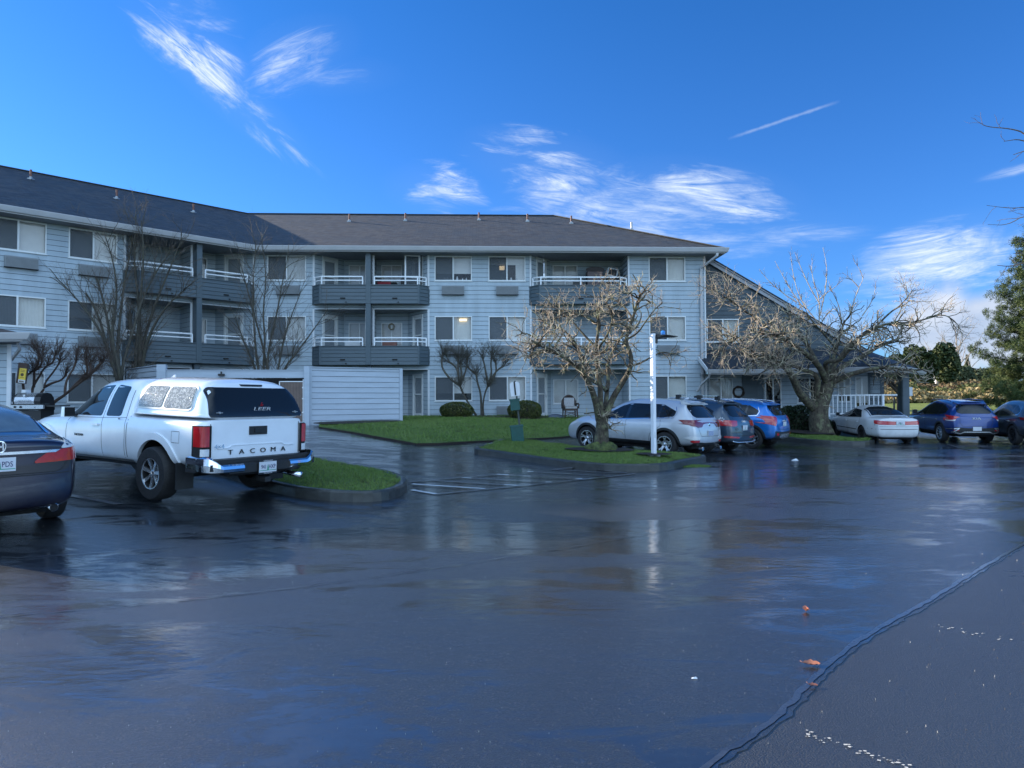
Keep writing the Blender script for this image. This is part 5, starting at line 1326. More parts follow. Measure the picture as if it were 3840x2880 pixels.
ftree('evergreen_tree', 3600, 1430, 1375, 90, 100, M_farg, 5000, .42, 4, 'paler low evergreen right of the dark group', ge)
ftree('evergreen_tree', 3672, 1440, 1388, 95, 110, M_farg, 4500, .42, 5, 'far low green tree in front of the grey roof', ge)
ftree('evergreen_tree', 3760, 1440, 1378, 100, 120, M_farg, 4500, .45, 6, 'far green tree just left of the pine', ge)
def cone_tree(X, Y0, Y1, dd, w_px, mat, n, size, seed, label, group):
    s = FPX/dd; a = at(X, Y0, dd); zb_ = hgt(a.x, dd); h = at(X, Y1, dd).z-zb_; root = empty('spruce_tree', (a.x, dd, zb_), 0, label, 'tree', group); rg_ = np.random.default_rng(seed)
    t = rg_.random(n)**.7; r = (1-t)*w_px/2/s*(.55+.45*rg_.random(n))*(.8+.2*np.sin(t*40)); a_ = rg_.uniform(0, 6.28, n)
    leafmesh('crown', np.c_[r*np.cos(a_), r*np.sin(a_), .1+t*h], size, mat, root, seed, .6, -.1, 4)
    m = MB(); m.tube([(0, 0, 0), (0, 0, h)], [.2, .02], 6); m.build('trunk', M_stemd, root); return root
cone_tree(3592, 1400, 1325, 120, 60, M_farg, 3000, .5, 7, 'far grey green spruce left of its twin', 'far spruces'); cone_tree(3628, 1400, 1335, 125, 55, M_farg, 3000, .5, 8, 'far grey green spruce right of its twin', 'far spruces')
b = at(3590, 1400, 110); big_bare((b.x, 110, 1.8), (at(3590, 1235, 110).z-1.8), .3, 81, 'tall pale bare tree standing far beyond the evergreens', 'poplar_tree', 1.0, (M_far_tw, M_far_tw), .8, 12, 3.2)
b = at(3520, 1400, 118); big_bare((b.x, 118, 1.8), (at(3520, 1262, 118).z-1.8), .25, 82, 'smaller pale bare tree left of the tall far one', 'poplar_tree', 1.0, (M_far_tw, M_far_tw), .7, 9, 3.2)
# long clipped hedge and far houses
h = MB()
a = at(3635, 1420, 85); b = at(3790, 1420, 85)
rgh = np.random.default_rng(5); n = 6000; P = np.c_[rgh.uniform(a.x, b.x+6, n), rgh.uniform(84, 86.5, n), 1.7+rgh.random(n)**.5*2.0]
tag(leafmesh('hedge', P, .35, M_ever, None, 5, .7, .3, 4), 'long dark clipped hedge in front of the far houses', 'hedge')
for i, (X, Yt, Yb, w, lb, wc) in enumerate([(3700, 1378, 1395, 15, 'far low house with wide grey roof behind the hedge', (.45, .45, .45)), (3600, 1384, 1396, 8, 'far small house with pale gable beside the spruces', (.5, .5, .48))]):
    dd = 150+i*12; c = at(X, Yb, dd); r = empty('far_house', (c.x, dd, 1.8), 0, lb, 'house', 'far houses'); zt_ = at(X, Yt, dd).z-1.8; ze_ = at(X, Yb-6, dd).z-1.8
    m = MB(); m.box(-w/2, w/2, 0, 8, 0, ze_); m.build('wall', pmat('far_wall%d' % i, wc, .8), r)
    m = MB(); m.poly([(-w/2-.5, -.6, ze_), (w/2+.5, -.6, ze_), (w/2-2, 4, zt_), (-w/2+2, 4, zt_)]); m.poly([(w/2+.5, 8.6, ze_), (-w/2-.5, 8.6, ze_), (-w/2+2, 4, zt_), (w/2-2, 4, zt_)]); m.poly([(w/2+.5, -.6, ze_), (w/2+.5, 8.6, ze_), (w/2-2, 4, zt_)]); m.poly([(-w/2-.5, 8.6, ze_), (-w/2-.5, -.6, ze_), (-w/2+2, 4, zt_)])
    m.build('roof', pmat('far_roof', (.16, .16, .17), .8), r)
    m = MB(); m.box(-w/4, -w/4+1.6, -.03, -.0, 1.2, 2.4); m.build('window', M_dark, r)
# big pine at the right edge
def pine(bx, dd, H, Rr, seed, label):
    rg_ = np.random.default_rng(seed); z0 = hgt(bx, dd); root = empty('pine_tree', (bx, dd, z0), 0, label, 'tree')
    m = MB(); m.tube([(0, 0, -.1), (0, 0, H*.5), (.1, 0, H)], [.28, .18, .03], 9)
    C = []; nb = 90
    for k in range(nb):
        t = .05+.93*k/nb; a = k*2.399+rg_.uniform(-.3, .3); L = Rr*(1-t)**.62*rg_.uniform(.72, 1.12)+.25; z = H*t
        p0 = np.array([0, 0, z]); d_ = np.array([math.cos(a), math.sin(a), .12+.25*t]); p1 = p0+d_*L; p1[2] -= .06*L
        m.tube([tuple(p0), tuple((p0+p1)/2+np.array([0, 0, -.1*L])), tuple(p1)], [.05*(1-t)+.015, .03, .01], 5)
        nt = int(12+22*L)
        for q in range(nt):
            s_ = rg_.uniform(.22, 1.02); pc = p0*(1-s_)+p1*s_+np.array([0, 0, -.1*L*math.sin(math.pi*s_)])+rg_.normal(size=3)*np.array([.20, .20, .12])*(.5+L*.25)
            up = rg_.uniform(.0, .22)
            Q = rg_.normal(size=(48, 3)); Q /= np.linalg.norm(Q, axis=1)[:, None]; Q = Q*rg_.random((48, 1))**.4*np.array([.15, .15, .17])
            C.append(Q+pc+np.array([0, 0, up]))
    m.build('trunk', M_stemd, root); C = np.concatenate(C); leafmesh('crown', C, .145, M_conif, root, seed, .17, .5, 3)
    return root
pine(at(3945, 1500, 38).x, 38, 11.0, 3.8, 3, 'big sunlit green pine tree filling the right edge of the view')
# small tree seen through the breezeway
b = at(3368, 1520, 40)
bare_tree('small_tree', (b.x, 40, hgt(b.x, 40)), [limb([(3372, 1545), (3372, 1500), (3366, 1460), (3340, 1425)], .14, .06, 40), limb([(3366, 1470), (3345, 1450), (3320, 1430)], .09, .05, 40), limb([(3368, 1465), (3385, 1430), (3400, 1400)], .09, .05, 40)],
  [dict(n=9, t0=.5, len=1.2, ang=.7, up=.2, wob=.15, r=.03, seg=5), dict(n=5, len=.6, ang=.6, up=.2, wob=.2, r=.015, seg=3)], (M_stemd, M_twig), 'small dark forked tree seen through the open end of the porch', 'tree', seed=91)
# ---------------------------------------------------------------- garage corner at the far left
SH = empty('garage', (-18.5, 22.5, .5), 0, 'low grey sided outbuilding corner with brown hip roof at the left edge', 'outbuilding')
def ash(o): o.parent = SH; o.matrix_parent_inverse = SH.matrix_basis.inverted(); return o
SF, SL = frame((-24, 20.6), (-14.9, 20.6)); mb = MB(SF); lap(mb, SL, .45, 3.36, row=.2035, zbase=.44)
SF2, SL2 = frame((-14.9, 20.6), (-18.3, 24.0)); m2 = MB(SF2); lap(m2, SL2, .45, 3.36, row=.2035, zbase=.44); add(mb, m2)
ash(mb.build('wall', [M_side, M_groove]))
m = MB(SF); m.box(SL-.10, SL+.03, -.035, -.0, .4, 3.36); ash(m.build('corner_trim', M_trim))
ZG = 3.6; o_ = .82
cs = [(-27, 20.6-o_), (-14.9+o_+.1, 20.6-o_), (-14.9+o_+.1-5.5, 20.6-o_+5.5), (-27, 20.6-o_+5.5)]; rdg = (-19.2, 22.5)
ash(roofpoly('roof', [(*cs[0], ZG), (*cs[1], ZG), (*rdg, ZG+1.0), (-27, 22.5, ZG+1.0)], M_shingle_b, None)); ash(roofpoly('roof', [(*cs[1], ZG), (*cs[2], ZG), (*rdg, ZG+1.0)], M_shingle_b, None))
ash(roofpoly('roof', [(*cs[2], ZG), (*cs[3], ZG), (-27, 22.5, ZG+1.0), (*rdg, ZG+1.0)], M_shingle_b, None))
ash(gutter([cs[0], cs[1], cs[2]], ZG+.02, h=.2, d=.12))
m = MB(); m.poly([(*cs[0], ZG-.22), (*cs[1], ZG-.22), (*cs[2], ZG-.22), (*cs[3], ZG-.22)][::-1]); ash(m.build('soffit', M_soffit))
m = MB(); m.bar((-14.35, 20.1, 3.36), (-14.42, 20.3, 3.2), .07); m.bar((-14.42, 20.3, 3.2), (-15.0, 20.75, 2.9), .07); ash(m.build('downpipe', M_gutter))
# yellow notice board on a brown box at the wall corner
NB = empty('yellow_sign', (-14.78, 20.75, 2.2), 0, 'small yellow and white notice board on a brown backing box at the garage corner', 'sign')
m = MB(Matrix.Rotation(R(7), 4, 'Y')); m.box(-.10, .16, .03, .12, 0, .62); m.build('backing_box', pmat('brown_box', (.09, .06, .05), .8, var=.2), NB)
m = MB(Matrix.Rotation(R(7), 4, 'Y')); m.box(-.02, .18, -.0, .028, .12, .46, 0); m.box(-.02, .18, -.0, .028, .02, .12, 1); m.build('sign_board', [pmat('sign_yellow', (.75, .52, .06), .5, var=.1), M_trim], NB)
m = MB(Matrix.Rotation(R(7), 4, 'Y'))
for z in (.40, .36, .18): m.box(.02, .14, -.004, -.001, z, z+.012)
for k in range(4): m.box(.02+k*.035, .045+k*.035, -.004, -.001, .04, .09)
m.lathe([(.001, -.003), (.05, -.003)], 14, 'y', (.08, 0, .27)); m.build('print', pmat('sign_print', (.10, .07, .03), .6), NB)
# barbecue
BQ = empty('barbecue_grill', (-14.05, 20.4, hgt(-14, 20.4)), R(-6), 'grey and black barbecue grill with domed lid standing by the garage corner', 'grill')
M_steel = pmat('steel', (.55, .56, .58), .28, metal=.85, var=.06); M_black = pmat('black_enamel', (.012, .012, .013), .35, var=.2); M_plas = pmat('black_plastic', (.018, .018, .019), .5, var=.2)
m = MB()
prof = [(-.27, .0), (-.29, .08), (-.26, .20), (-.17, .29), (-.02, .33), (.14, .30), (.24, .18), (.26, 0)]
for (x0, x1, mi) in ((-.40, .22, 0), (.2201, .42, 1), (-.44, -.4001, 1)):
    A = [(x0, y, .98+z) for y, z in prof]; B = [(x1, y, .98+z) for y, z in prof]; n = len(A)
    for k in range(n-1): m.poly([A[k], B[k], B[k+1], A[k+1]], mi)
    m.poly(A, mi); m.poly(B[::-1], mi)
lid = m.build('lid', [M_steel, M_black], BQ, fixn=True)
h = MB(); h.bar((-.30, -.35, 1.09), (.12, -.35, 1.09), .03); h.box(-.29, -.27, -.34, -.27, 1.08, 1.10); h.box(.09, .11, -.34, -.27, 1.08, 1.10); h.build('handle', M_steel, lid)
h = MB(); h.lathe([(.0005, -.30), (.035, -.30), (.035, -.285)], 14, 'y', (-.08, 0, 1.22)); h.build('thermometer', M_trim, lid)
m = MB(); m.box(-.46, .44, -.30, .26, .80, .975); m.build('firebox', M_black, BQ)
m = MB(); m.box(-.46, .58, -.36, -.30, .84, .95); m.build('control_panel', M_steel, BQ)
for x in (-.3, -.12, .3):
    k = MB(); k.lathe([(.0005, -.385), (.03, -.385), (.034, -.361)], 12, 'y', (x, 0, .895)); k.build('knob', M_black if x < .2 else M_steel, BQ)
m = MB(); m.box(.45, .98, -.26, .2, .90, .94); m.build('side_shelf', M_plas, BQ)
m = MB(); m.box(-.40, .40, -.26, .22, .12, .79); m.build('cabinet', M_black, BQ)
for x in (-.40, .40):
    m = MB(); m.box(x-.03, x+.03, -.27, .24, .0, .80); m.build('leg', M_plas, BQ)
m = MB(); m.box(-.33, -.20, -.1, .1, 1.311, 1.40); tag(m.build('cup', M_trim, None), 'small white can standing on the grill lid', 'can'); bpy.data.objects['cup'].matrix_world = BQ.matrix_basis.copy()
# ---------------------------------------------------------------- boarded enclosure
EN = empty('enclosure_fence', (-8, 26, .8), 0, 'pale boarded refuse enclosure with high side panels behind the white pickup', 'fence')
M_fence = pmat('fence_paint', (.40, .455, .52), .55, var=.07, scale=1.2, bump=.3, bscale=16, stretch=(1, 1, 5))
def aen(o): o.parent = EN; o.matrix_parent_inverse = EN.matrix_basis.inverted(); return o
def fence_panel(p, q, z0, z1, h_end=None):
    F, L = frame(p, q); m = MB(F); lap(m, L, z0, z1, zbase=z0); m.box(-.06, .06, -.05, .06, z0-.1, z1+.0, 2); m.box(L-.05, L+.06, -.05, .06, z0-.1, z1+.0, 2)
    m.box(0, L, .02, .06, z0, z1, 2); m.box(-.03, L+.03, -.05, .09, z1+.001, z1+.03, 2)
    aen(m.build('fence_panel', [M_fence, M_groove, M_fence]))
fence_panel((-7.38, 25.3), (-4.33, 27.0), .72, 2.86)
fence_panel((-15.3, 27.6), (-12.45, 24.6), .72, 2.93)
fence_panel((-4.33, 27.0), (-5.2, 29.6), .75, 2.86)
F, L = frame((-12.35, 24.5), (-7.45, 25.2)); m = MB(F); m.box(-.18, .12, -.08, .1, .6, 2.95); m.box(L-.1, L+.1, -.10, .12, .6, 2.90); aen(m.build('fence_post', M_fence))
m = MB(F); m.box(.12, L-.1, -.02, .05, 2.48, 2.74); m.box(.12, L-.1, -.05, .07, 2.741, 2.77); aen(m.build('header_beam', M_fence))
m = MB(F); m.box(.12, L-.1, .6, .66, .72, 2.48); aen(m.build('inner_shade_panel', M_dark))  # near-black sheet paints in the shade inside the enclosure
m = MB(F); m.box(L-.98, L-.95, -.03, .0, .85, 2.36); m.box(L-.15, L-.12, -.03, .0, .85, 2.42); m.box(L-.98, L-.12, -.03, .0, 2.33, 2.36); m.box(L-.98, L-.12, -.03, .0, .85, .88)
for z in (1.2, 1.7, 2.1): m.box(L-.17, L-.08, -.05, .01, z, z+.05)
gt = aen(m.build('gate', M_rail))
m = MB(F)
for k in range(15): x = L-.94+k*.0525; m.box(x, x+.042, -.018, -.008, .88, 2.33)
m.build('slats', pmat('brown_slat', (.17, .12, .10), .6, var=.15), gt)
s = MB(F); s.box(1.9, 2.1, -.16, -.02, 2.55, 2.62); s.bar((2.0, -.1, 2.62), (2.0, -.1, 2.70), .05); aen(s.build('camera_lamp', M_plas))
# ---------------------------------------------------------------- lamp post
lx, ly = LAMP; lz = hgt(lx, ly)+.235
LP = empty('lamp_post', (lx, ly, lz-.02), R(33), 'square white lamp post with flat black lamp head on the kerbed island', 'lamp post')
H = at(2451, 1248, ly).z-lz
M_white = pmat('white_enamel', (.74, .76, .80), .35, var=.04, coat=.3)
m = MB(); m.box(-.047, .047, -.047, .047, .03, H); m.build('post', M_white, LP)
m = MB(); m.box(-.17, .17, -.05, .05, 0, .03); m.box(-.05, .05, -.17, .17, .001, .031); m.build('base_plate', M_white, LP)
m = MB(); m.box(-.03, .03, -.0495, -.0475, .45, .60); m.build('hatch', pmat('hatch_white', (.6, .62, .66), .4), LP)
m = MB(Matrix.Rotation(R(-33+12), 4, 'Z'))
m.box(.045, .12, -.03, .03, H-.24, H-.05)
P = [(.09, H-.02), (.32, H-.03), (.60, H-.065), (.61, H-.08), (.34, H-.09), (.20, H-.12), (.09, H-.10)]
A = [(x, -.12 if x > .15 else -.06, z) for x, z in P]; B = [(x, .12 if x > .15 else .06, z) for x, z in P]
m.poly(A); m.poly(B[::-1])
for k in range(len(P)): m.poly([A[k], B[k], B[(k+1) % len(P)], A[(k+1) % len(P)]])
lh = m.build('lamp_head', M_plas, LP, fixn=True)
m = MB(Matrix.Rotation(R(-21), 4, 'Z')); m.lathe([(.055, H-.02), (.055, H+.05), (.03, H+.075), (.0005, H+.08)], 12, c=(.27, 0, 0)); m.build('light_sensor', pmat('sensor_blue', (.03, .22, .60), .3), lh)
# ---------------------------------------------------------------- pet waste station
px_, py_ = gpt(1947, 1673, .05); pz = hgt(px_, py_)+.02
PS = empty('pet_waste_station', (px_, py_, pz), R(4), 'green pet waste station with white sign, dispenser box and bin on a leaning post', 'waste station')
M_green = pmat('station_green', (.005, .075, .065), .4, var=.15); sc_ = 1.0
s = py_/FPX
def pv(X, Y): v = at(X, Y, py_); return (v.x-px_, 0, v.z-pz)
a0, a1 = pv(1957, 1672), pv(1931, 1428)
m = MB(); m.bar((a0[0], 0, 0), a1, .055, .03); m.build('post', pmat('post_metal', (.06, .075, .07), .5, metal=.3, var=.2), PS)
lean = Matrix.Rotation(R(-6), 4, 'Y')
def boxpx(X0, X1, Y0, Y1, y0, y1, name, mat, lid=None):
    a = pv(X0, Y0); b = pv(X1, Y1); c = ((a[0]+b[0])/2, 0, (a[2]+b[2])/2); w = abs(b[0]-a[0]); h = abs(a[2]-b[2]); m = MB(Matrix.Translation(c) @ lean)
    m.box(-w/2, w/2, y0, y1, -h/2, h/2)
    if lid: m.box(-w/2-.02, w/2+.02, y0-.02, y1+.02, h/2+.001, h/2+.05)
    return m.build(name, mat, PS)
c_ = boxpx(1914, 1948, 1502, 1538, -.10, .03, 'dispenser', M_green, 1)
boxpx(1916, 1961, 1600, 1672, -.34, -.03, 'bin', M_green, 1)
a = pv(1912, 1432); b = pv(1950, 1485); w = abs(b[0]-a[0])/2; h = abs(a[2]-b[2])/2; T = Matrix.Translation(((a[0]+b[0])/2, -.02, (a[2]+b[2])/2)) @ lean
pts = [(-w*.92, -h), (w*.92, -h), (w, h*.75), (w*.6, h), (-w*.6, h), (-w, h*.75)]
m = MB(T); A = [(x, 0, z) for x, z in pts]; B = [(x, .006, z) for x, z in pts]; m.poly(A); m.poly(B[::-1])
for k in range(6): m.poly([A[k], B[k], B[(k+1) % 6], A[(k+1) % 6]])
m.build('sign_plate', M_white, PS, fixn=True); m = MB(T); m.box(-.025, .02, -.012, -.003, -h*.9, h); m.build('sign_bar', M_plas, PS)
# ---------------------------------------------------------------- wicker chair on the lawn patio
ch = at(2138, 1562, 30.9); cz = .86
CH = empty('wicker_chair', (ch.x, 30.9, cz), R(8), 'brown wicker armchair with pale quilted cushions on the ground floor patio', 'chair')
M_wick = pmat('wicker', (.055, .035, .028), .7, var=.4, scale=60, bump=1, bscale=120); M_cush = pmat('cushion', (.34, .33, .33), .9, var=.2, scale=18, bump=.5, bscale=20)
m = MB()
arc = [(-.33, .12, .42)]+[(-.30*math.cos(a), .25, .62+.36*math.sin(a)) for a in np.linspace(0, math.pi, 11)]+[(.33, .12, .42)]
m.tube(arc, .045, 8); m.build('back_frame', M_wick, CH, smooth=True)
m = MB(); n = 12; m.poly([(-.28*math.cos(a), .27, .62+.32*math.sin(a)) for a in np.linspace(0, math.pi, n)]+[(.26, .27, .4), (-.26, .27, .4)]); m.box(-.3, .3, -.25, .26, .30, .40); m.box(-.33, -.28, -.25, .25, .40, .50); m.box(.28, .33, -.25, .25, .40, .50); m.build('seat', M_wick, CH)
m = MB(); m.box(-.26, .26, -.26, .2, .401, .49); m.build('seat_cushion', M_cush, CH); m = MB(); m.box(-.23, .23, .17, .24, .50, .88); m.build('back_cushion', M_cush, CH)
for sx in (-1, 1):
    m = MB(); m.tube([(sx*.31, .2, .60), (sx*.37, .0, .62), (sx*.34, -.27, .56), (sx*.31, -.28, .40)], .035, 7); m.build('armrest', M_wick, CH, smooth=True)
    for sy in (-.24, .22): m = MB(); m.tube([(sx*.27, sy, .32), (sx*.29, sy, 0)], .03, 7); m.build('leg', M_wick, CH)
m = MB()
for k in range(3): m.bar((-.27, -.25, .12+k*.06), (.27, -.25, .12+k*.06), .02)
m.bar((-.25, -.25, .1), (.25, -.25, .28), .02); m.bar((.25, -.25, .1), (-.25, -.25, .28), .02); m.build('stretcher', M_wick, CH)
a = at(2083, 1562, 30.8); o = mound('folded_tarp', (a.x, 30.9, .86), .36, .12, .17, pmat('slate_plastic', (.05, .07, .10), .5), 2); tag(o, 'small dark blue domed cover lying beside the patio door', 'cover')
# wreath beside the porch window and other balcony things
def wreath(F, u, z, r, t, name, label, mat, v=-.06):
    m = MB(F); n = 22; pts = [(u+r*math.cos(2*math.pi*k/n), v, z+r*math.sin(2*math.pi*k/n)) for k in range(n+1)]
    m.tube(pts, [t*random.uniform(.75, 1.25) for _ in pts], 7); o = m.build(name, mat, None, smooth=True); return tag(o, label, 'wreath', 'door and wall wreaths')
M_wreath = pmat('wreath_leaf', (.035, .025, .018), .9, var=.6, scale=20, bump=1, bscale=30); M_wreath2 = pmat('wreath_gold', (.25, .22, .15), .8, var=.4, scale=20)
wreath(F1, 1.56, 1.98, .24, .055, 'wreath', 'dark leafy wreath on the porch wall beside the sliding window', M_wreath)
wreath(MW, 6.0, 5.20, .13, .03, 'wreath', 'pale ring wreath hung at the second floor balcony window', M_wreath2, 1.40)
# balcony items
def onwall(name, label, cat, M, builder, group=None):
    o = builder(M); tag(o, label, cat, group); return o
m = MB(MW); cu = 12.64+.57
for k in range(5): m.tube([(cu+.03*math.cos(k*1.26), -.15+.03*math.sin(k*1.26), 7.62-.03*k), (cu+.03*math.cos(k*1.26), -.15+.03*math.sin(k*1.26), 7.98)], .012, 6)
m.lathe([(.0005, 8.06), (.04, 8.04), (.07, 7.99), (.0005, 7.98)], 12, c=(cu, -.15, 0)); m.tube([(cu, -.15, 7.5), (cu, -.15, 8.33)], .004, 4); m.box(cu-.03, cu+.03, -.153, -.147, 7.36, 7.5)
tag(m.build('wind_chime', M_steel, None), 'metal wind chime hanging at the corner of the top right balcony', 'wind chime')
c = empty('cabinet', (0, 0, 0), 0, 'pinkish arched wooden cabinet standing on the top right balcony', 'cabinet'); c.matrix_world = MW @ Matrix.Translation((15.75, 1.0, 6.37))
M_cab = pmat('cabinet_wood', (.16, .12, .12), .6, var=.1)
m = MB(); m.box(-.36, -.005, -.22, -.18, 0, 1.40); m.box(.005, .36, -.22, -.18, 0, 1.40); m.build('cabinet_door', M_cab, c)
m = MB(); m.box(-.38, .38, -.18, .3, 0, 1.42); m.build('carcass', pmat('cab_side', (.09, .065, .065), .6), c)
m = MB(); P = [(-.44, 1.42), (.44, 1.42), (.44, 1.50)]+[(.44*math.cos(t), 1.50+.13*math.sin(t)) for t in np.linspace(.2, 2.94, 9)]+[(-.44, 1.50)]
m.poly([(x, -.24, z) for x, z in P]); m.poly([(x, -.18, z) for x, z in P][::-1])
for k in range(len(P)): a, b = P[k], P[(k+1) % len(P)]; m.poly([(a[0], -.24, a[1]), (a[0], -.18, a[1]), (b[0], -.18, b[1]), (b[0], -.24, b[1])])
m.build('pediment', pmat('dark_wood', (.03, .02, .02), .5), c, fixn=True)
c = empty('balcony_chair', (0, 0, 0), 0, 'dark cushioned chair low behind the rail beside the balcony cabinet', 'chair'); c.matrix_world = MW @ Matrix.Translation((15.0, .7, 6.37))
m = MB(); m.box(-.3, .3, -.25, .25, .3, .45); m.build('seat', M_plas, c); m = MB(); m.box(-.3, .3, .18, .27, .45, 1.0); m.build('backrest', M_black, c)
for x in (-.27, .27):
    for y in (-.2, .2): m = MB(); m.box(x-.02, x+.02, y-.02, y+.02, 0, .3); m.build('leg', M_plas, c)
c = empty('picture_frame', (0, 0, 0), 0, 'tilted white framed panel leaning high in the balcony corner', 'picture frame'); c.matrix_world = MW @ Matrix.Translation((16.6, .9, 7.75)) @ Matrix.Rotation(R(12), 4, 'Y')
m = MB(); m.box(-.24, .24, -.02, .0, -.18, .18); m.build('panel', M_screen, c); m = MB()
for q in ((-.26, .26, .15, .2), (-.26, .26, -.2, -.15), (-.26, -.2, -.15, .15), (.2, .26, -.15, .15)): m.box(q[0], q[1], -.03, .0, q[2], q[3])
m.build('frame', M_trim, c)
c = empty('shelf_rack', (0, 0, 0), 0, 'dark shelf rack with clutter in the top right balcony corner', 'shelf'); c.matrix_world = MW @ Matrix.Translation((16.6, 1.15, 6.37))
m = MB()
for z in (.4, .8, 1.15): m.box(-.35, .35, -.15, .15, z, z+.03)
for x in (-.35, .33): m.box(x, x+.03, -.15, .15, 0, 1.3)
m.build('rack', M_flash, c); m = MB(); m.box(-.28, .0, -.12, .1, .83, 1.06); m.box(.05, .28, -.12, .1, .43, .68); m.box(-.22, .1, -.1, .1, 1.18, 1.34); m.build('boxes', M_plas, c)
c = empty('balcony_table', (0, 0, 0), 0, 'dark table with red cloth behind the rail of the top middle balcony', 'table'); c.matrix_world = MW @ Matrix.Translation((5.95, .35, 6.37))
m = MB(); m.box(-.45, .45, -.3, .3, .70, .74); m.build('table_top', M_plas, c); m = MB(); m.box(-.4, .2, -.32, .32, .741, .75); m.box(-.4, .2, -.335, -.32, .5, .75); m.build('cloth', pmat('red_cloth', (.22, .02, .03), .8), c)
for x in (-.4, .4): m = MB(); m.box(x-.02, x+.02, -.25, .25, 0, .7); m.build('leg', M_plas, c)
for k, (u, lb) in enumerate(((5.42, 'left black folding chair beside the red clothed balcony table'), (6.75, 'right black folding chair beside the red clothed balcony table'))):
    c = empty('folding_chair', (0, 0, 0), 0, lb, 'chair', 'black chairs on the top middle balcony'); c.matrix_world = MW @ Matrix.Translation((u, .5, 6.37))
    m = MB(); m.box(-.22, .22, -.2, .2, .42, .46); m.build('seat', M_plas, c); m = MB(); m.box(-.22, .22, .18, .2, .6, 1.02); m.build('backrest', M_plas, c)
    for x in (-.2, .2):
        for y in (-.18, .18): m = MB(); m.box(x-.015, x+.015, y-.015, y+.015, 0, .42); m.build('leg', M_plas, c)
m = MB(MW); m.box(4.05, 4.75, .1, .35, 3.60, 4.36); tag(m.build('storage_box', M_trim, None), 'white storage box behind the rail of the lower left balcony', 'box')
m = MB(MW); m.box(5.75, 6.4, .1, .4, 3.60, 4.42); tag(m.build('planter', pmat('terracotta', (.22, .10, .08), .8), None), 'brown planter box behind the rail of the lower middle balcony', 'planter')
# open screen door on the top middle balcony
dd_ = empty('screen_door', (0, 0, 0), 0, 'white screen door standing open on the top middle balcony', 'door'); dd_.matrix_world = MW @ Matrix.Translation((6.78, .05, 6.37)) @ Matrix.Rotation(R(14), 4, 'Z')
m = MB()
for q in ((0, .07, 0, 2.02), (.65, .72, 0, 2.02), (.07, .65, 1.95, 2.02), (.07, .65, 0, .08), (.07, .65, .95, 1.0)): m.box(q[0], q[1], -.02, .02, q[2], q[3])
m.build('door_frame', M_rail, dd_); m = MB(); m.box(.07, .65, -.003, .003, .08, 1.95); m.build('mesh', M_screen2, dd_)
# things on the sills of the first windows
for k, (u, w, h_) in enumerate(((8.62, .07, .13), (8.74, .10, .16), (8.9, .06, .1), (9.2, .09, .17), (9.45, .05, .1), (9.62, .05, .11), (11.7, .08, .13), (11.95, .08, .12), (11.3, .05, .09))):
    m = MB(MW); m.lathe([(w/2, 7.205), (w/2*1.1, 7.205+h_*.5), (w/2*.5, 7.205+h_*.9), (w/2*.6, 7.205+h_), (.0005, 7.205+h_)], 8, c=(u, .065, 0))
    tag(m.build('ornament', M_trim, None), 'small pale ornament on the sill of a top floor window' , 'ornament', 'ornaments on the upper window sills')
# ground floor wall numbers / utility box / path light
m = MB(); m.box(POSTX+.18, POSTX+.34, 31.5, 31.65, 1.75, 2.15); tag(m.build('utility_box', M_trim, None), 'small white utility box fixed to the right side of the porch post', 'box')
pb = at(3353, 1527, 44); c = empty('path_light', (pb.x, 44, hgt(pb.x, 44)), 0, 'dark capped path light on the lawn behind the porch', 'path light')
m = MB(); m.tube([(0, 0, 0), (0, 0, .8)], .06, 8); m.build('post', M_black, c); m = MB(); m.lathe([(.17, .8), (.10, .9), (.0005, .95)], 12); m.build('cap', M_black, c)
# litter and leaves
def leaf(X, Y, L, a, label, curl=.4, col=(.42, .13, .06)):
    g = gpt(X, Y); z = hgt(*g)+.004; m = MB(Matrix.Translation((g[0], g[1], z)) @ Matrix.Rotation(a, 4, 'Z'))
    n = 8; rows = []
    for i in range(n+1):
        t = i/n; w = L*.30*math.sin(math.pi*min(1, t*.93+.05))**.8*(1+.18*math.sin(t*17)); x = (t-.5)*L; zz = curl*L*(t-.5)**2+.004
        rows.append([(x, -w, zz+w*.5+.003*math.sin(t*20)), (x, 0, zz), (x, w, zz+w*.7)])
    for A, B in zip(rows[:-1], rows[1:]):
        for k in range(2): m.poly([A[k], B[k], B[k+1], A[k+1]])
    m.tube([(-L*.5, 0, .012), (-L*.68, .01, .02)], .0018, 4)
    o = m.build('fallen_leaf', pmat('leaf_orange_%d' % int(X), col, .45, var=.35, scale=40, coat=.4), None, smooth=True); tag(o, label, 'leaf', 'orange fallen leaves')
leaf(3022, 2296, .085, R(75), 'curled orange leaf farthest from the pavement seam', 1.1); leaf(3045, 2502, .095, R(-12), 'flat orange brown leaf just above the pavement seam', .4, (.36, .13, .07)); leaf(3050, 2580, .05, R(-8), 'smallest brown leaf lying on the pavement seam', .3, (.22, .08, .05))
for (X, Y, s, lb) in ((2980, 1727, .10, 'crumpled white paper scrap on the wet lot in front of the blue SUV'), (2604, 2548, .018, 'tiny pale pebble of litter in the middle foreground')):
    g = gpt(X, Y); z = hgt(*g); m = MB(Matrix.Translation((g[0], g[1], z+.003))); P = [(-s, -s*.4, 0), (s*.9, -s*.5, 0), (s, s*.5, .0), (-s*.7, s*.6, 0)]; tpt = (0, 0, s*.45); tp2 = (s*.4, .1*s, s*.55)
    for k in range(4): m.poly([P[k], P[(k+1) % 4], tp2 if k in (0, 1) else tpt])
    tag(m.build('litter', M_trim, None), lb, 'litter')
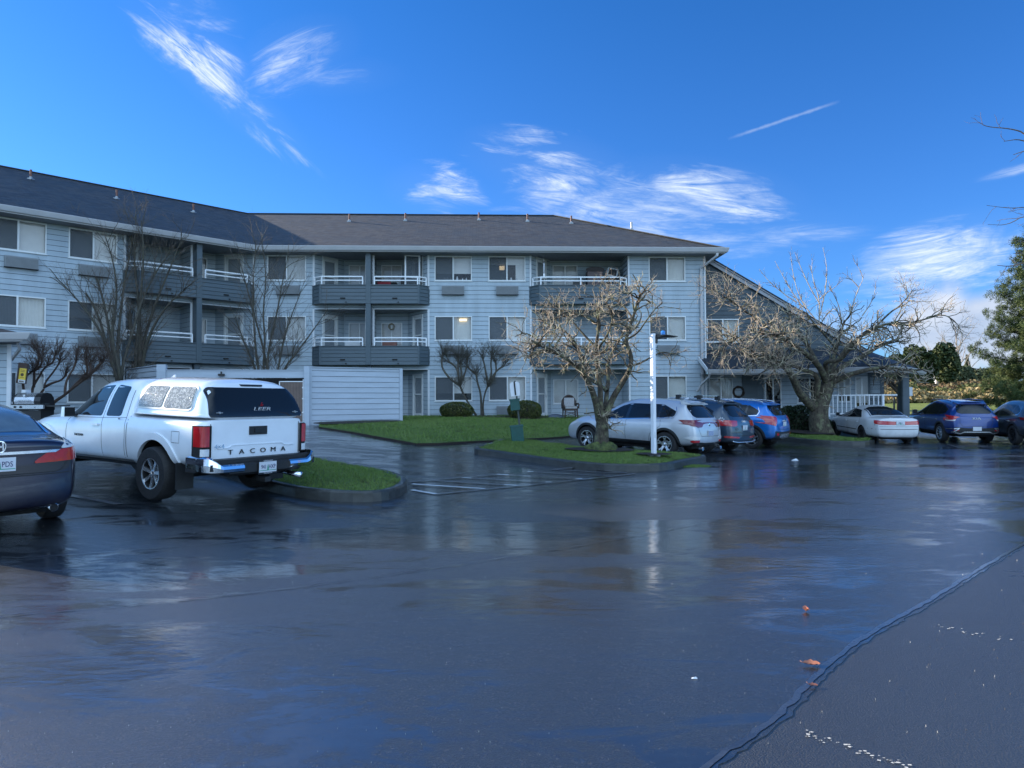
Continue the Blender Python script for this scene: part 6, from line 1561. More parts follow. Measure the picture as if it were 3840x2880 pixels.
# ---------------------------------------------------------------- vehicles (x forward, y left, z up, origin on the ground under the rear axle)
def interp(tab, x):
    xs = [t[0] for t in tab]
    if x <= xs[0]: return tab[0][1]
    if x >= xs[-1]: return tab[-1][1]
    for (a, va), (b, vb) in zip(tab[:-1], tab[1:]):
        if a <= x <= b:
            t = (x-a)/(b-a); return va+(vb-va)*t
def sm_(a, b, x): t = min(1, max(0, (x-a)/(b-a))); return t*t*(3-2*t)
def hull(xR, xF, zs, W, belt, top, cantz, canty, zb, rear, front, topw=None, taperR=.90, taperF=.84, midz=.62, beltin=.045, nst=26, bulgeR=.06, bulgeF=.14, xs=None, level=2, ztuck=.05):
    """closed car shell; returns an evaluated mesh. rear/front: tables z -> x of the end profile"""
    if xs is None: xs = list(np.linspace(xR, xF, nst))
    xs = sorted(set([xR, xR+.05, xR+.14, xR+.30]+[x for x in xs if xR+.34 < x < xF-.40]+[xF-.36, xF-.16, xF-.05, xF]))
    rings = []
    for x in xs:
        tr = 1-(1-taperR)*(1-sm_(xR, xR+.75, x))-.06*(1-sm_(xR-.001, xR+.16, x)); tf = 1-(1-taperF)*(1-sm_(-xF, -xF+.9, -x))-.08*(1-sm_(-xF-.001, -xF+.2, -x))
        w = W*tr*tf; b = belt(x) if callable(belt) else interp(belt, x); tp = interp(top, x); cz = interp(cantz, x); cy = interp(canty, x)*min(1, tr*1.05)*min(1, tf*1.08); z0 = interp(zb, x)
        cz = min(cz, tp-.004); b = min(b, cz-.01)
        P = [(w*.90, z0), (w*.985, z0+.12), (w, z0+(b-z0)*midz), (w*.988, b-.07), (w-beltin, b), (cy, cz), (cy*.62, tp-(tp-cz)*.12), (0, tp)]
        def X(z):
            xr = interp(rear, z); xf = interp(front, z); xx = x
            k = 1-sm_(xR, xR+.5, x); xx += (xr-xR)*k
            k = 1-sm_(-xF, -xF+.6, -x); xx -= (xF-xf)*k
            return xx
        rings.append([(X(z), y, z) for y, z in P])
    V = []; F = []
    nR = len(rings)
    def ring_pts(r):
        L = [p for p in r]; Rr = [(p[0], -p[1], p[2]) for p in r[:-1]][::-1]; b = r[0]
        bot = [(b[0], -b[1]*.5, b[2]-ztuck*0), (b[0], 0, b[2]), (b[0], b[1]*.5, b[2])]
        return L+Rr+bot
    N = 18
    for r in rings: V += ring_pts(r)
    for i in range(nR-1):
        for j in range(N): F.append((i*N+j, i*N+(j+1) % N, (i+1)*N+(j+1) % N, (i+1)*N+j))
    def cap(i, sgn, bulge):
        # rows k=0..5 with 5 columns; indexes of the ring points
        base_ = i*N; row = {}
        Ls = [base_+k for k in range(8)]; Rs = [base_+14-k for k in range(7)]
        grid = []
        for k in range(6):
            l = Ls[k]; r_ = Rs[k]
            if k == 0: cols = [l, base_+17, base_+16, base_+15, r_]
            elif k == 5: cols = [Ls[5], Ls[6], Ls[7], Rs[6], Rs[5]]
            else:
                p = V[l]; cols = [l]
                for f in (.55, 0, -.55):
                    bb_ = bulge(p[2]) if callable(bulge) else bulge
                    V.append((p[0]+sgn*bb_*(1-f*f), p[1]*f, p[2])); cols.append(len(V)-1)
                cols.append(r_)
            grid.append(cols)
        for k in (0, 5):
            bb_ = bulge(V[grid[k][0]][2]) if callable(bulge) else bulge
            for c, f in ((1, .55), (2, 0), (3, .55)):
                q = V[grid[k][c]]; V[grid[k][c]] = (q[0]+sgn*bb_*(1-f*f)*(.9 if k else 1), q[1], q[2])
        for k in range(5):
            for c in range(4):
                f = (grid[k][c], grid[k][c+1], grid[k+1][c+1], grid[k+1][c]); F.append(f if sgn > 0 else f[::-1])
    cap(0, -1, bulgeR); cap(nR-1, 1, bulgeF)
    me = bpy.data.meshes.new('hull'); me.from_pydata(V, [], F)
    bm = bmesh.new(); bm.from_mesh(me); bmesh.ops.recalc_face_normals(bm, faces=bm.faces); bm.to_mesh(me); bm.free()
    o = bpy.data.objects.new('hull', me); COL.objects.link(o); md = o.modifiers.new('s', 'SUBSURF'); md.levels = level; md.render_levels = level
    dg = bpy.context.evaluated_depsgraph_get(); m2 = bpy.data.meshes.new_from_object(o.evaluated_get(dg)); bpy.data.objects.remove(o)
    return m2
class Car:
    def __init__(s, name, label, cat, group=None): s.root = empty(name, (0,0,0), 0, label, cat, group); s.bvh = None
    def shell(s, me, mat, wells=(), wr=.39, name='body', lining=None, keep=True, wy=.55):
        bm = bmesh.new(); bm.from_mesh(me)
        if keep:
            bmesh.ops.triangulate(bm, faces=bm.faces[:]) if False else None
            s.bvh = BVHTree.FromBMesh(bm)
        bm.free()
        o = bpy.data.objects.new(name, me); COL.objects.link(o); me.materials.clear(); me.materials.append(mat); me.materials.append(lining or M_black2)
        if wells:
            cm = MB()
            for wx, wz in wells:
                for sy in (-1, 1):
                    cm2 = MB(); n = 40
                    y0, y1 = (wy, 1.4) if sy > 0 else (-1.4, -wy)
                    A = [(wx+wr*math.cos(2*math.pi*k/n), y0, wz+wr*math.sin(2*math.pi*k/n)) for k in range(n)]; B = [(p[0], y1, p[2]) for p in A]
                    cm2.poly(A, 1); cm2.poly(B[::-1], 1)
                    for k in range(n): cm2.poly([A[k], A[(k+1) % n], B[(k+1) % n], B[k]][::-1], 1)
                    off = len(cm.v); cm.v += cm2.v; cm.f += [tuple(i+off for i in f) for f in cm2.f]; cm.mi += cm2.mi
            cut = cm.build('cut', [mat, lining or M_black2]); 
            bm = bmesh.new(); bm.from_mesh(cut.data); bmesh.ops.remove_doubles(bm, verts=bm.verts, dist=1e-5); bmesh.ops.recalc_face_normals(bm, faces=bm.faces); bm.to_mesh(cut.data); bm.free()
            md = o.modifiers.new('b', 'BOOLEAN'); md.object = cut; md.operation = 'DIFFERENCE'; md.solver = 'EXACT'; md.material_mode = 'INDEX'
            dg = bpy.context.evaluated_depsgraph_get(); m2 = bpy.data.meshes.new_from_object(o.evaluated_get(dg)); o.modifiers.clear(); o.data = m2; bpy.data.objects.remove(cut)
        o.data.polygons.foreach_set('use_smooth', [True]*len(o.data.polygons)); o.data.set_sharp_from_angle(angle=R(38)); o.data.update()
        o.name = name; o.parent = s.root; return o
    def hit(s, a, b, axis, off):
        if axis == 'L': o, d = Vector((a, 3, b)), Vector((0, -1, 0))
        elif axis == 'R': o, d = Vector((a, -3, b)), Vector((0, 1, 0))
        elif axis == 'B': o, d = Vector((-6, a, b)), Vector((1, 0, 0))
        elif axis == 'F': o, d = Vector((9, a, b)), Vector((-1, 0, 0))
        else: o, d = Vector((a, b, 4)), Vector((0, 0, -1))
        h = s.bvh.ray_cast(o, d)
        if h[0] is None: return None, None
        n = h[1]; n = n if n.dot(d) < 0 else -n
        return h[0]+n*off, n
    def patch(s, name, poly, axis, mat, off=.004, rnd=1, step=.05, parent=None, skirt=.012, mats=None):
        p = roundpoly(poly, .05 if axis in 'LR' else .035) if rnd else poly
        V2, F, nb = tri_fill(p, step); V = []; ok = []; last = None
        for (a, b) in V2:
            h, n = s.hit(a, b, axis, off); ok.append(h is not None); V.append(h if h is not None else Vector((0,0,0)))
        mb = MB(); mb.v = [tuple(v) for v in V]
        vd = {'L': Vector((0,1,0)), 'R': Vector((0,-1,0)), 'B': Vector((-1,0,0)), 'F': Vector((1,0,0)), 'T': Vector((0,0,1))}[axis]
        for f in F:
            if not all(ok[k] for k in f): continue
            a, b, c = (V[k] for k in f)
            if (b-a).cross(c-a).dot(vd) < 0: f = f[::-1]
            mb.f.append(tuple(f)); mb.mi.append(0)
        if skirt:
            i0 = len(mb.v)
            bd = densify(p, step)
            for k in range(nb): mb.v.append(tuple(Vector(mb.v[k])-vd*(skirt+off)))
            for k in range(nb):
                j = (k+1) % nb
                if ok[k] and ok[j]: mb.f.append((k, j, i0+j, i0+k)); mb.mi.append(0)
        o = mb.build(name, mat, parent or s.root, smooth=True); o.data.set_sharp_from_angle(angle=R(35)); return o
    def strip(s, name, pts, axis, w, mat, off=.003, closed=False, step=.06, parent=None, rnd=0):
        if rnd: pts = smoothpoly(pts, rnd, closed)
        p = densify(pts, step, closed); n = len(p); mb = MB(); L = []
        if closed: p = p+[p[0]]; n += 1
        for i in range(n):
            a = p[max(i-1, 0)] if not closed else p[(i-1) % (n-1)]; b = p[min(i+1, n-1)] if not closed else p[(i+1) % (n-1)]
            d = Vector((b[0]-a[0], b[1]-a[1])); d = d.normalized() if d.length > 1e-6 else Vector((1, 0)); nn = Vector((-d.y, d.x))*w/2
            h1, _ = s.hit(p[i][0]+nn.x, p[i][1]+nn.y, axis, off); h2, _ = s.hit(p[i][0]-nn.x, p[i][1]-nn.y, axis, off); L.append((h1, h2))
        for A, B in zip(L[:-1], L[1:]):
            if all(q is not None for q in (*A, *B)): mb.poly([A[0], A[1], B[1], B[0]])
        return mb.build(name, mat, parent or s.root)
    def merge_strips(s, name, specs, mat, parent=None, **k):
        nm = {'panel_seams': 'panel_seam'}.get(name, name)
        for (pts, axis, w) in specs: s.strip(nm, pts, axis, w, mat, parent=parent, **k)
    def place(s, x, y, az, dz=0, pitch=None, WB=2.7):
        """az: heading in degrees, 0 = away from the camera (+Y), positive to the right"""
        a = math.pi/2-R(az); f = Vector((math.cos(a), math.sin(a))); l = Vector((-f.y, f.x))
        z0 = hgt(x, y); z1 = hgt(x+f.x*WB, y+f.y*WB); zl = hgt(x+l.x*.8, y+l.y*.8); zr = hgt(x-l.x*.8, y-l.y*.8)
        X = Vector((f.x, f.y, (z1-z0)/WB)).normalized(); Y = Vector((l.x, l.y, (zl-zr)/1.6)); Z = X.cross(Y).normalized(); Y = Z.cross(X)
        s.root.matrix_world = Matrix(((X.x, Y.x, Z.x, x), (X.y, Y.y, Z.y, y), (X.z, Y.z, Z.z, z0+dz), (0,0,0,1)))
M_gloss = pmat('gloss_black', (.010, .011, .012), .15, var=.1, coat=.8)
M_black2 = pmat('well_black', (.008, .008, .009), .9, var=.2)
M_clad = pmat('cladding', (.016, .017, .018), .55, var=.15, scale=10, bump=.15, bscale=200)
M_tyre = pmat('tyre', (.016, .016, .017), .75, var=.25, scale=12, bump=.3, bscale=90)
M_alloy = pmat('alloy', (.60, .61, .63), .25, metal=.85, var=.05); M_darkalloy = pmat('dark_alloy', (.03, .03, .033), .35, metal=.5)
M_chrome = pmat('chrome', (.75, .76, .78), .08, metal=1, var=.03)
M_cg = glassmat('car_glass', (.010, .013, .016), .02); M_cglight = glassmat('car_glass_light', (.05, .065, .07), .02)
M_seam = pmat('panel_gap', (.02, .02, .022), .8)
M_red = pmat('tail_red', (.42, .012, .015), .12, var=.15, scale=20, coat=1); M_reddark = pmat('tail_dark_red', (.16, .004, .008), .10, var=.2, scale=20, coat=1)
M_clear = pmat('lamp_clear', (.62, .63, .64), .12, var=.1, scale=30, coat=1); M_amber = pmat('amber', (.6, .2, .02), .15, coat=1)
M_plate = pmat('plate_white', (.60, .62, .66), .4, var=.05); M_plateblue = pmat('plate_ink', (.03, .03, .12), .5); M_plgreen = pmat('plate_tree', (.06, .30, .20), .5, var=.2); M_lettblk = pmat('black_letters', (.012, .012, .014), .35)
def wheel(car, x, y, z, r, w, rim, style='five', mat=None, dark=None, name='wheel'):
    side = 1 if y > 0 else -1; T = Matrix.Translation((x, y, z)) @ (Matrix.Rotation(0, 4, 'Z') if side > 0 else Matrix.Rotation(math.pi, 4, 'Z'))
    m = MB(T); hw = w/2
    m.lathe([(rim*.98, -hw), (r*.93, -hw), (r*.99, -hw*.75), (r, -hw*.4), (r, hw*.4), (r*.985, hw*.78), (r*.93, hw), (rim*1.06, hw*.98), (rim, hw*.86)], 36, 'y')
    o = m.build(name, M_tyre, car.root, fixn=True, angle=40)
    # rim: barrel, dark back, spokes, hub
    m = MB(T); m.lathe([(rim*1.005, hw*.90), (rim*.95, hw*.92), (rim*.92, hw*.6), (rim*.90, -.02), (.0005, -.021)], 36, 'y', mi=1)
    m.lathe([(rim*1.01, hw*.88), (rim*1.01, hw*.95), (rim*.95, hw*.95), (rim*.94, hw*.80)], 36, 'y', mi=0)
    m.lathe([(rim*.52, .02), (rim*.52, .03), (.0005, .03)], 20, 'y', mi=2)
    n = {'five': 5, 'six': 6, 'seven': 7, 'ten': 10, 'twin': 5, 'cover': 9}[style]
    for k in range(n):
        a = 2*math.pi*k/n+.3
        def sp(a0, a1, w0, w1, r0, r1, yy0, yy1, mi=0):
            c0, s0 = math.cos(a0), math.sin(a0); c1, s1 = math.cos(a1), math.sin(a1)
            p = [(r0*c0-w0*s0, yy0, r0*s0+w0*c0), (r0*c0+w0*s0, yy0, r0*s0-w0*c0), (r1*c1+w1*s1, yy1, r1*s1-w1*c1), (r1*c1-w1*s1, yy1, r1*s1+w1*c1)]
            q = [(u[0], u[1]-.03, u[2]) for u in p]
            m.poly(p, mi); 
            for i in range(4): m.poly([p[i], p[(i+1) % 4], q[(i+1) % 4], q[i]], mi)
        if style == 'twin':
            sp(a, a, .030, .034, rim*.16, rim*.62, hw*.62, hw*.80); sp(a, a+.20, .022, .018, rim*.50, rim*.97, hw*.78, hw*.86); sp(a, a-.20, .022, .018, rim*.50, rim*.97, hw*.78, hw*.86)
        elif style == 'ten': sp(a, a, .012, .016, rim*.16, rim*.97, hw*.60, hw*.84)
        elif style == 'cover': sp(a, a, .022, .040, rim*.16, rim*.96, hw*.66, hw*.80)
        elif style == 'seven': sp(a, a, .018, .030, rim*.18, rim*.97, hw*.66, hw*.84)
        else: sp(a, a, .030, .026, rim*.16, rim*.97, hw*.62, hw*.84)
    m.lathe([(rim*.22, hw*.55), (rim*.22, hw*.70), (rim*.12, hw*.76), (.0005, hw*.77)], 20, 'y', mi=0)
    m.build('rim', [mat or M_alloy, M_black2, M_flash], o, fixn=False, angle=35)
    return o
def plate(car, x, y, z, text1, text2='', w=.305, h=.152, yaw=0, frame_=None, tree=True, bg=None, tilt=0, xs=0):
    """number plate on the rear (facing -x)"""
    T = Matrix.Translation((x, y, z)) @ Matrix.Rotation(tilt, 4, 'Y') @ Matrix(((0, 0, -1, 0), (-1, 0, 0, 0), (0, 1, 0, 0), (0, 0, 0, 1)))
    m = MB(T); m.box(-w/2, w/2, -h/2, h/2, 0, .006); o = m.build('number_plate', bg or M_plate, car.root)
    if tree:
        m = MB(T); m.poly([(-.018, -.045, .008), (.018, -.045, .008), (.012, -.02, .008), (.016, -.02, .008), (.008, .0, .008), (.012, .0, .008), (0, .045, .008), (-.012, .0, .008), (-.008, .0, .008), (-.016, -.02, .008), (-.012, -.02, .008)]); m.box(-w/2+.005, w/2-.005, -h*.36, -h*.30, .0065, .0075); m.build('tree_print', M_plgreen, o)
    if text1: textmesh(text1, .085, .001, M_plateblue, 'lettering', o, T @ Matrix.Translation((-w*.24 if text2 else 0, 0, .0085)), sx=.72)
    if text2: textmesh(text2, .085, .001, M_plateblue, 'lettering', o, T @ Matrix.Translation((w*.24, 0, .0085)), sx=.72)
    return o, T
REAR = lambda x, y, z, tilt=0: Matrix.Translation((x, y, z)) @ Matrix.Rotation(tilt, 4, 'Y') @ Matrix(((0, 0, -1, 0), (-1, 0, 0, 0), (0, 1, 0, 0), (0, 0, 0, 1)))
LEFT = lambda x, y, z: Matrix.Translation((x, y, z)) @ Matrix(((-1, 0, 0, 0), (0, 0, 1, 0), (0, 1, 0, 0), (0, 0, 0, 1)))
def mirror_part(car, x, y, z, mat, s=1.0):
    for sg in (1, -1):
        m = MB(Matrix.Translation((x, sg*y, z)) @ Matrix.Diagonal((s, sg*s, s, 1)))
        P = [(.09, 0), (.10, .10), (.05, .17), (-.06, .17), (-.07, .01)]
        A = [(a, b+.04, -.08) for a, b in P]; B = [(a*.9, b*.95+.04, .09) for a, b in P]
        m.poly(A[::-1]); m.poly(B)
        for k in range(5): m.poly([A[k], A[(k+1) % 5], B[(k+1) % 5], B[k]])
        m.box(-.02, .06, -.05, .06, -.07, -.03, 1)
        m.poly([(-.076, .042, -.074), (-.070, .207, -.074), (-.064, .205, .084), (-.070, .045, .084)], 2)
        m.build('door_mirror', [mat, M_clad, M_cg], car.root, fixn=False, angle=50)
def handle_part(car, x, z, axis, mat, w=.19):
    h, n = car.hit(x, z, axis, .0)
    if h is None: return
    sg = 1 if axis == 'L' else -1; m = MB()
    m.box(x-w/2, x+w/2, h.y+sg*.022, h.y+sg*.038, z-.013, z+.016); m.box(x-w/2, x-w/2+.03, h.y, h.y+sg*.03, z-.012, z+.015); m.box(x+w/2-.03, x+w/2, h.y, h.y+sg*.03, z-.012, z+.015)
    m.build('door_handle', mat, car.root)
# ================================================================ generic SUV / hatch
def suv(name, label, P, group='cars parked in front of the building'):
    c = Car(name, label, 'car', group); W = P['W']; H = P['H']; WB = P['WB']; xR = -P['ROH']; xF = WB+P['FOH']; wr = P['wr']; paint = P['paint']
    zb0 = .30; bl = P.get('belt', .98); rake = P.get('rake', .36)
    top = [(xR, H-.13), (xR+rake*.5, H-.09), (xR+rake+.1, H-.045), (.55, H-.005), (1.1, H), (WB-1.25, H-.05), (WB-.98, H-.14), (WB-.22, 1.12), (WB+.1, 1.08), (xF-.35, 1.0), (xF-.1, .93), (xF, .84)]
    cantz = [(xR, H-.24), (xR+rake, H-.17), (.4, H-.115), (1.1, H-.10), (WB-1.3, H-.145), (WB-1.0, H-.23), (WB-.25, 1.07), (WB+.1, 1.03), (xF-.35, .95), (xF-.1, .87), (xF, .78)]
    canty = [(xR, W*.60), (xR+.4, W*.655), (.6, W*.68), (WB-1.3, W*.67), (WB-.9, W*.70), (WB-.2, W*.80), (WB+.3, W*.80), (xF-.3, W*.72), (xF, W*.60)]
    belt = [(xR, bl+.06), (0, bl+.035), (WB-.6, bl-.03), (WB, bl-.07), (xF-.3, .86), (xF, .70)]
    zb = [(xR, P.get('rearb', .40)), (-.45, .33), (0, zb0), (WB, zb0-.02), (xF-.2, .25), (xF, .30)]
    gl = H-.20
    rear = P.get('rear') or [(.25, xR+.14), (.45, xR+.02), (.62, xR), (.80, xR+.05), (bl, xR+.09), (bl+.10, xR+.14), (gl, xR+rake), (H-.10, xR+rake+.06), (H, xR+rake+.12)]
    front = [(.25, xF-.06), (.45, xF), (.78, xF-.02), (.92, xF-.12), (1.1, xF-.35)]
    me = hull(xR, xF, None, W, belt, top, cantz, canty, zb, rear, front, taperR=P.get('tR', .90), nst=28)
    body = c.shell(me, paint, [(0, wr), (WB, wr)], wr+.055)
    # glass
    bz = lambda x: interp(belt, x)+.035; cz = lambda x: interp(cantz, x)-.055
    x1 = WB-.42; x0 = P.get('dlo', xR+.62); xm = P.get('bp', WB/2-.05)
    tr = []
    for sd_ in ('L', 'R'):
        xq_ = P.get('quarter', .25)
        c.patch('pillar_trim', [(x1+.02, bz(x1)-.006), (xm, bz(xm)-.008), (x0+.05, bz(x0)+.06), (x0+.02, bz(x0)+.21), (xq_-.05, cz(xq_-.1)+.012), (xm, cz(xm)+.012), (WB-1.45, cz(WB-1.45)+.012), (WB-1.10, cz(WB-1.12)-.01)], sd_, M_gloss, .0015)
        fr_ = [(x1, bz(x1)), (xm+.05, bz(xm)), (xm+.03, cz(xm)), (WB-1.45, cz(WB-1.45)), (WB-1.12, cz(WB-1.12)-.02)]
        c.patch('side_window', fr_, sd_, P.get('fglass', M_cg), .005)
        xq = P.get('quarter', .25)
        c.patch('side_window', [(xm-.05, bz(xm)), (xq+.05, bz(xq)), (xq+.02, cz(xq)), (xm-.07, cz(xm))], sd_, M_cg, .005)
        c.patch('side_window', [(xq-.02, bz(xq)), (x0+.06, bz(x0)+.10), (x0+.04, bz(x0)+.20), (xq-.05, cz(xq-.1))], sd_, M_cg, .005)
        ol = [(x1+.05, bz(x1)-.012), (xm, bz(xm)-.014), (x0+.05, bz(x0)+.03)]
        tr.append((ol, sd_, .022 if P.get('chrome', True) else .012)); tr.append(([(x0+.05, bz(x0)+.03), (x0-.01, bz(x0)+.16), (x0+.08, cz(x0)-.02)], sd_, .018)) if P.get('dchrome') else None
    c.merge_strips('window_trim', tr, M_chrome if P.get('chrome', True) else M_clad, off=.008)
    yw = W*.62
    c.patch('windscreen', [(WB-.27, -yw), (WB-.27, yw), (WB-.95, yw*.88), (WB-.95, -yw*.88)], 'T', M_cg, .004)
    rg_ = P.get('rglass', (bl+.13, gl+.02, .60, .50)); 
    c.patch('rear_window', [(-rg_[2]*W/.9, rg_[0]+.05), (-rg_[2]*W/.9+.1, rg_[0]), (rg_[2]*W/.9-.1, rg_[0]), (rg_[2]*W/.9, rg_[0]+.05), (rg_[3]*W/.9, rg_[1]), (-rg_[3]*W/.9, rg_[1])], 'B', M_cg, .004)
    # spoiler
    xs_ = interp(rear, H-.12)
    m = MB(); ys = W*.60
    m.poly([(xs_-.10, -ys*.92, H-.13), (xs_-.10, ys*.92, H-.13), (xs_+.20, ys, H-.055), (xs_+.20, -ys, H-.055)]); m.poly([(xs_-.10, -ys*.92, H-.155), (xs_+.15, -ys, H-.16), (xs_+.15, ys, H-.16), (xs_-.10, ys*.92, H-.155)])
    m.poly([(xs_-.10, -ys*.92, H-.155), (xs_-.10, ys*.92, H-.155), (xs_-.10, ys*.92, H-.13), (xs_-.10, -ys*.92, H-.13)])
    for sg in (1, -1): m.poly([(xs_-.10, sg*ys*.92, H-.13), (xs_-.10, sg*ys*.92, H-.155), (xs_+.15, sg*ys, H-.16), (xs_+.20, sg*ys, H-.055)])
    m.build('spoiler', paint, c.root, fixn=True)
    # cladding: sills, arches and rear bumper
    if P.get('clad', True):
        for sd_ in ('L', 'R'):
            for wx in (0, WB):
                ro, ri = wr+.115, wr+.048
                p = [(wx+ro*math.cos(a), wr+ro*math.sin(a)) for a in np.linspace(-.25, math.pi+.25, 22)]+[(wx+ri*math.cos(a), wr+ri*math.sin(a)) for a in np.linspace(math.pi+.25, -.25, 22)]
                c.patch('arch_trim', p, sd_, M_clad, .014, rnd=0, step=.06)
            c.patch('sill_trim', [(wr+.06, zb0+.01), (WB-wr-.06, zb0+.01), (WB-wr-.08, zb0+.12), (wr+.08, zb0+.12)], sd_, M_clad, .010, rnd=0)
    yb_ = W*.80; bh = P.get('bumph', .55)
    c.patch('rear_bumper', [(-yb_, P.get('rearb', .40)+.02), (yb_, P.get('rearb', .40)+.02), (yb_*1.02, bh-.02), (yb_*.4, bh-.06), (-yb_*.4, bh-.06), (-yb_*1.02, bh-.02)], 'B', M_clad, .012, rnd=1)
    # seams
    sp = []
    for sd_ in ('L', 'R'):
        sp += [([(WB-.40, zb0+.13), (WB-.42, .7), (WB-.36, bz(WB-.4)-.03)], sd_, .009), ([(xm, zb0+.13), (xm+.02, .7), (xm-.0, bz(xm)-.02)], sd_, .009), ([(wr+.16, zb0+.13), (wr+.12, .62), (.14, .86), (.16, bz(.16)-.02)], sd_, .009)]
    zt0, zt1 = P.get('gate', (.60, bl+.10)); sp += [([(-W*.60, zt1), (-W*.62, .80), (-W*.52, zt0), (W*.52, zt0), (W*.62, .80), (W*.60, zt1)], 'B', .010)]
    c.merge_strips('panel_seams', sp, M_seam, off=.0015)
    for x in (xm+.18, .36):
        for sd_ in ('L', 'R'): handle_part(c, x, bl-.13, sd_, P.get('hmat', M_chrome))
    mirror_part(c, WB-.62, W-.06, bl+.08, P.get('mmat', paint))
    # lamps
    for L_ in P['lamps']:
        nm, poly, mat = L_[:3]; off = L_[3] if len(L_) > 3 else .010
        for sg in (1, -1): c.patch(nm, [(sg*y, z) for y, z in poly] if sg > 0 else [(sg*y, z) for y, z in poly][::-1], 'B', mat, off, rnd=1, step=.04)
    for L_ in P.get('sidelamps', []):
        nm, poly, mat = L_[:3]
        for sd_ in ('L', 'R'): c.patch(nm, poly, sd_, mat, .009, rnd=1, step=.04)
    for sd_ in ('L', 'R'): c.patch('headlight', [(xF-.10, .66), (xF-.50, .80), (xF-.52, .88), (xF-.12, .78)], sd_, M_clear, .008, rnd=1, step=.05)
    for x in (0, WB):
        for sg in (1, -1): wheel(c, x, sg*(W-.125), wr, wr, .235, P.get('rim', .235), P.get('wstyle', 'twin'), P.get('wmat'))
    hx, _ = c.hit(0, P['plate'][0], 'B', 0)
    plate(c, hx.x-.012, 0, P['plate'][0], P['plate'][1], P['plate'][2] if len(P['plate']) > 2 else '', tree=P.get('ptree', True), bg=P.get('pbg'))
    m = MB(); fx = xR+rake+.35; m.poly([(fx+.10, .0, H-.02), (fx-.05, .02, H-.02), (fx-.07, 0, H+.06)]); m.poly([(fx+.10, 0, H-.02), (fx-.07, 0, H+.06), (fx-.05, -.02, H-.02)]); m.poly([(fx-.05, .02, H-.02), (fx-.05, -.02, H-.02), (fx-.07, 0, H+.06)])
    if P.get('fin', True): m.build('antenna_fin', P.get('finmat', paint), c.root)
    if P.get('rails'):
        for sg in (1, -1):
            m = MB(); pts = [(-.25, sg*W*.63, H-.07), (-.15, sg*W*.635, H-.02), (.6, sg*W*.645, H+.0), (1.35, sg*W*.64, H-.015), (1.45, sg*W*.635, H-.06)]; m.tube(smoothpoly(pts, 1, False), .018, 7); m.build('roof_rail', P['rails'], c.root, smooth=True)
    m = MB(); m.box(xR+.25, xR+.4, -W*.6, W*.6, .26, .40); m.box(.3, WB-.3, -W*.7, W*.7, .2, .32); m.build('underbody', M_black2, c.root)
    c.P = P; c.WB = WB; c.xR = xR
    return c
# ---------------------------------------------------------------- silver SUV
M_silver = carpaint('silver_paint', (.52, .54, .57), .35, .34); M_wiper = M_clad
sv = suv('silver_suv', 'silver SUV with black arches parked behind the island cherry tree and lamp post', dict(W=.925, H=1.635, WB=2.67, ROH=.90, FOH=.91, wr=.352, paint=M_silver, belt=.99, rake=.40, wstyle='twin', rim=.232, plate=(.70, '', ''), ptree=False, finmat=M_trim,
  dchrome=True, hmat=M_silver, bumph=.50, rearb=.36, gate=(.62, 1.10),
  lamps=[('tail_light', [(.30, .985), (.92, 1.06), (.92, .955), (.62, .86), (.42, .865)], M_reddark, .012), ('reverse_light', [(.52, .60), (.82, .63), (.86, .56), (.80, .525), (.56, .53)], M_clear, .016), ('fog_light', [(.56, .515), (.80, .51), (.78, .455), (.58, .455)], M_red, .018)],
  sidelamps=[('tail_light', [(-.86, 1.06), (-.46, 1.055), (-.74, .90), (-.86, .88)], M_reddark)]))
h, _ = sv.hit(0, 1.02, 'B', 0)
sv.patch('light_bar', [(-.32, 1.0), (.32, 1.0), (.32, .972), (-.32, .972)], 'B', M_reddark, .006, rnd=0)
m = MB(REAR(h.x-.02, 0, .905)); m.lathe([(.075, 0), (.075, .012), (.05, .016), (.0005, .016)], 20); eb = m.build('emblem', M_chrome, sv.root); eb.scale = (1, 1, 1)
textmesh('KIA', .05, .002, M_lettblk, 'lettering', eb, REAR(h.x-.038, 0, .905))
h, _ = sv.hit(0, .70, 'B', 0); m = MB(REAR(h.x-.021, 0, .70)); m.box(-.14, .14, -.065, .065, 0, .004); m.build('paper_tag', pmat('tag_blue', (.30, .36, .50), .6, var=.5, scale=60), sv.root)
for sg in (1, -1):
    m = MB(); m.tube([(-.86, sg*.52, .30), (-.98, sg*.52, .285)], [.045, .05], 14); m.build('exhaust_pipe', M_chrome, sv.root)
sv.place(4.82, 19.95, -47)
# ---------------------------------------------------------------- dark blue-grey SUV with roof bars
M_navy = carpaint('slate_blue_paint', (.022, .045, .075), .25, .3)
au = suv('dark_suv', 'dark slate blue SUV with silver roof bars between the silver and bright blue SUVs', dict(W=.945, H=1.66, WB=2.82, ROH=.93, FOH=.88, wr=.37, paint=M_navy, belt=1.0, rake=.42, wstyle='ten', rim=.245, plate=(.80, '', ''), rails=M_alloy, clad=False, bumph=.42, rearb=.33, gate=(.56, 1.10), fin=False,
  lamps=[('tail_light', [(.42, 1.01), (.93, 1.03), (.93, .86), (.60, .84), (.44, .87)], M_red, .012), ('fog_light', [(.35, .53), (.85, .56), (.85, .50), (.35, .48)], M_red, .013)]))
for k, x in enumerate((.30, 1.05)):
    m = MB(); m.box(x-.04, x+.04, -.58, .58, 1.735, 1.765); br_ = m.build('roof_bar', M_alloy, au.root)
    m = MB(); m.box(x-.07, x+.07, .52, .64, 1.62, 1.76); m.box(x-.07, x+.07, -.64, -.52, 1.62, 1.76); m.build('bar_foot', M_clad, br_)
h, _ = au.hit(.55, .76, 'B', .01); textmesh('Q5', .10, .003, M_chrome, 'lettering', au.root, REAR(h.x-.006, .48, .77)); 
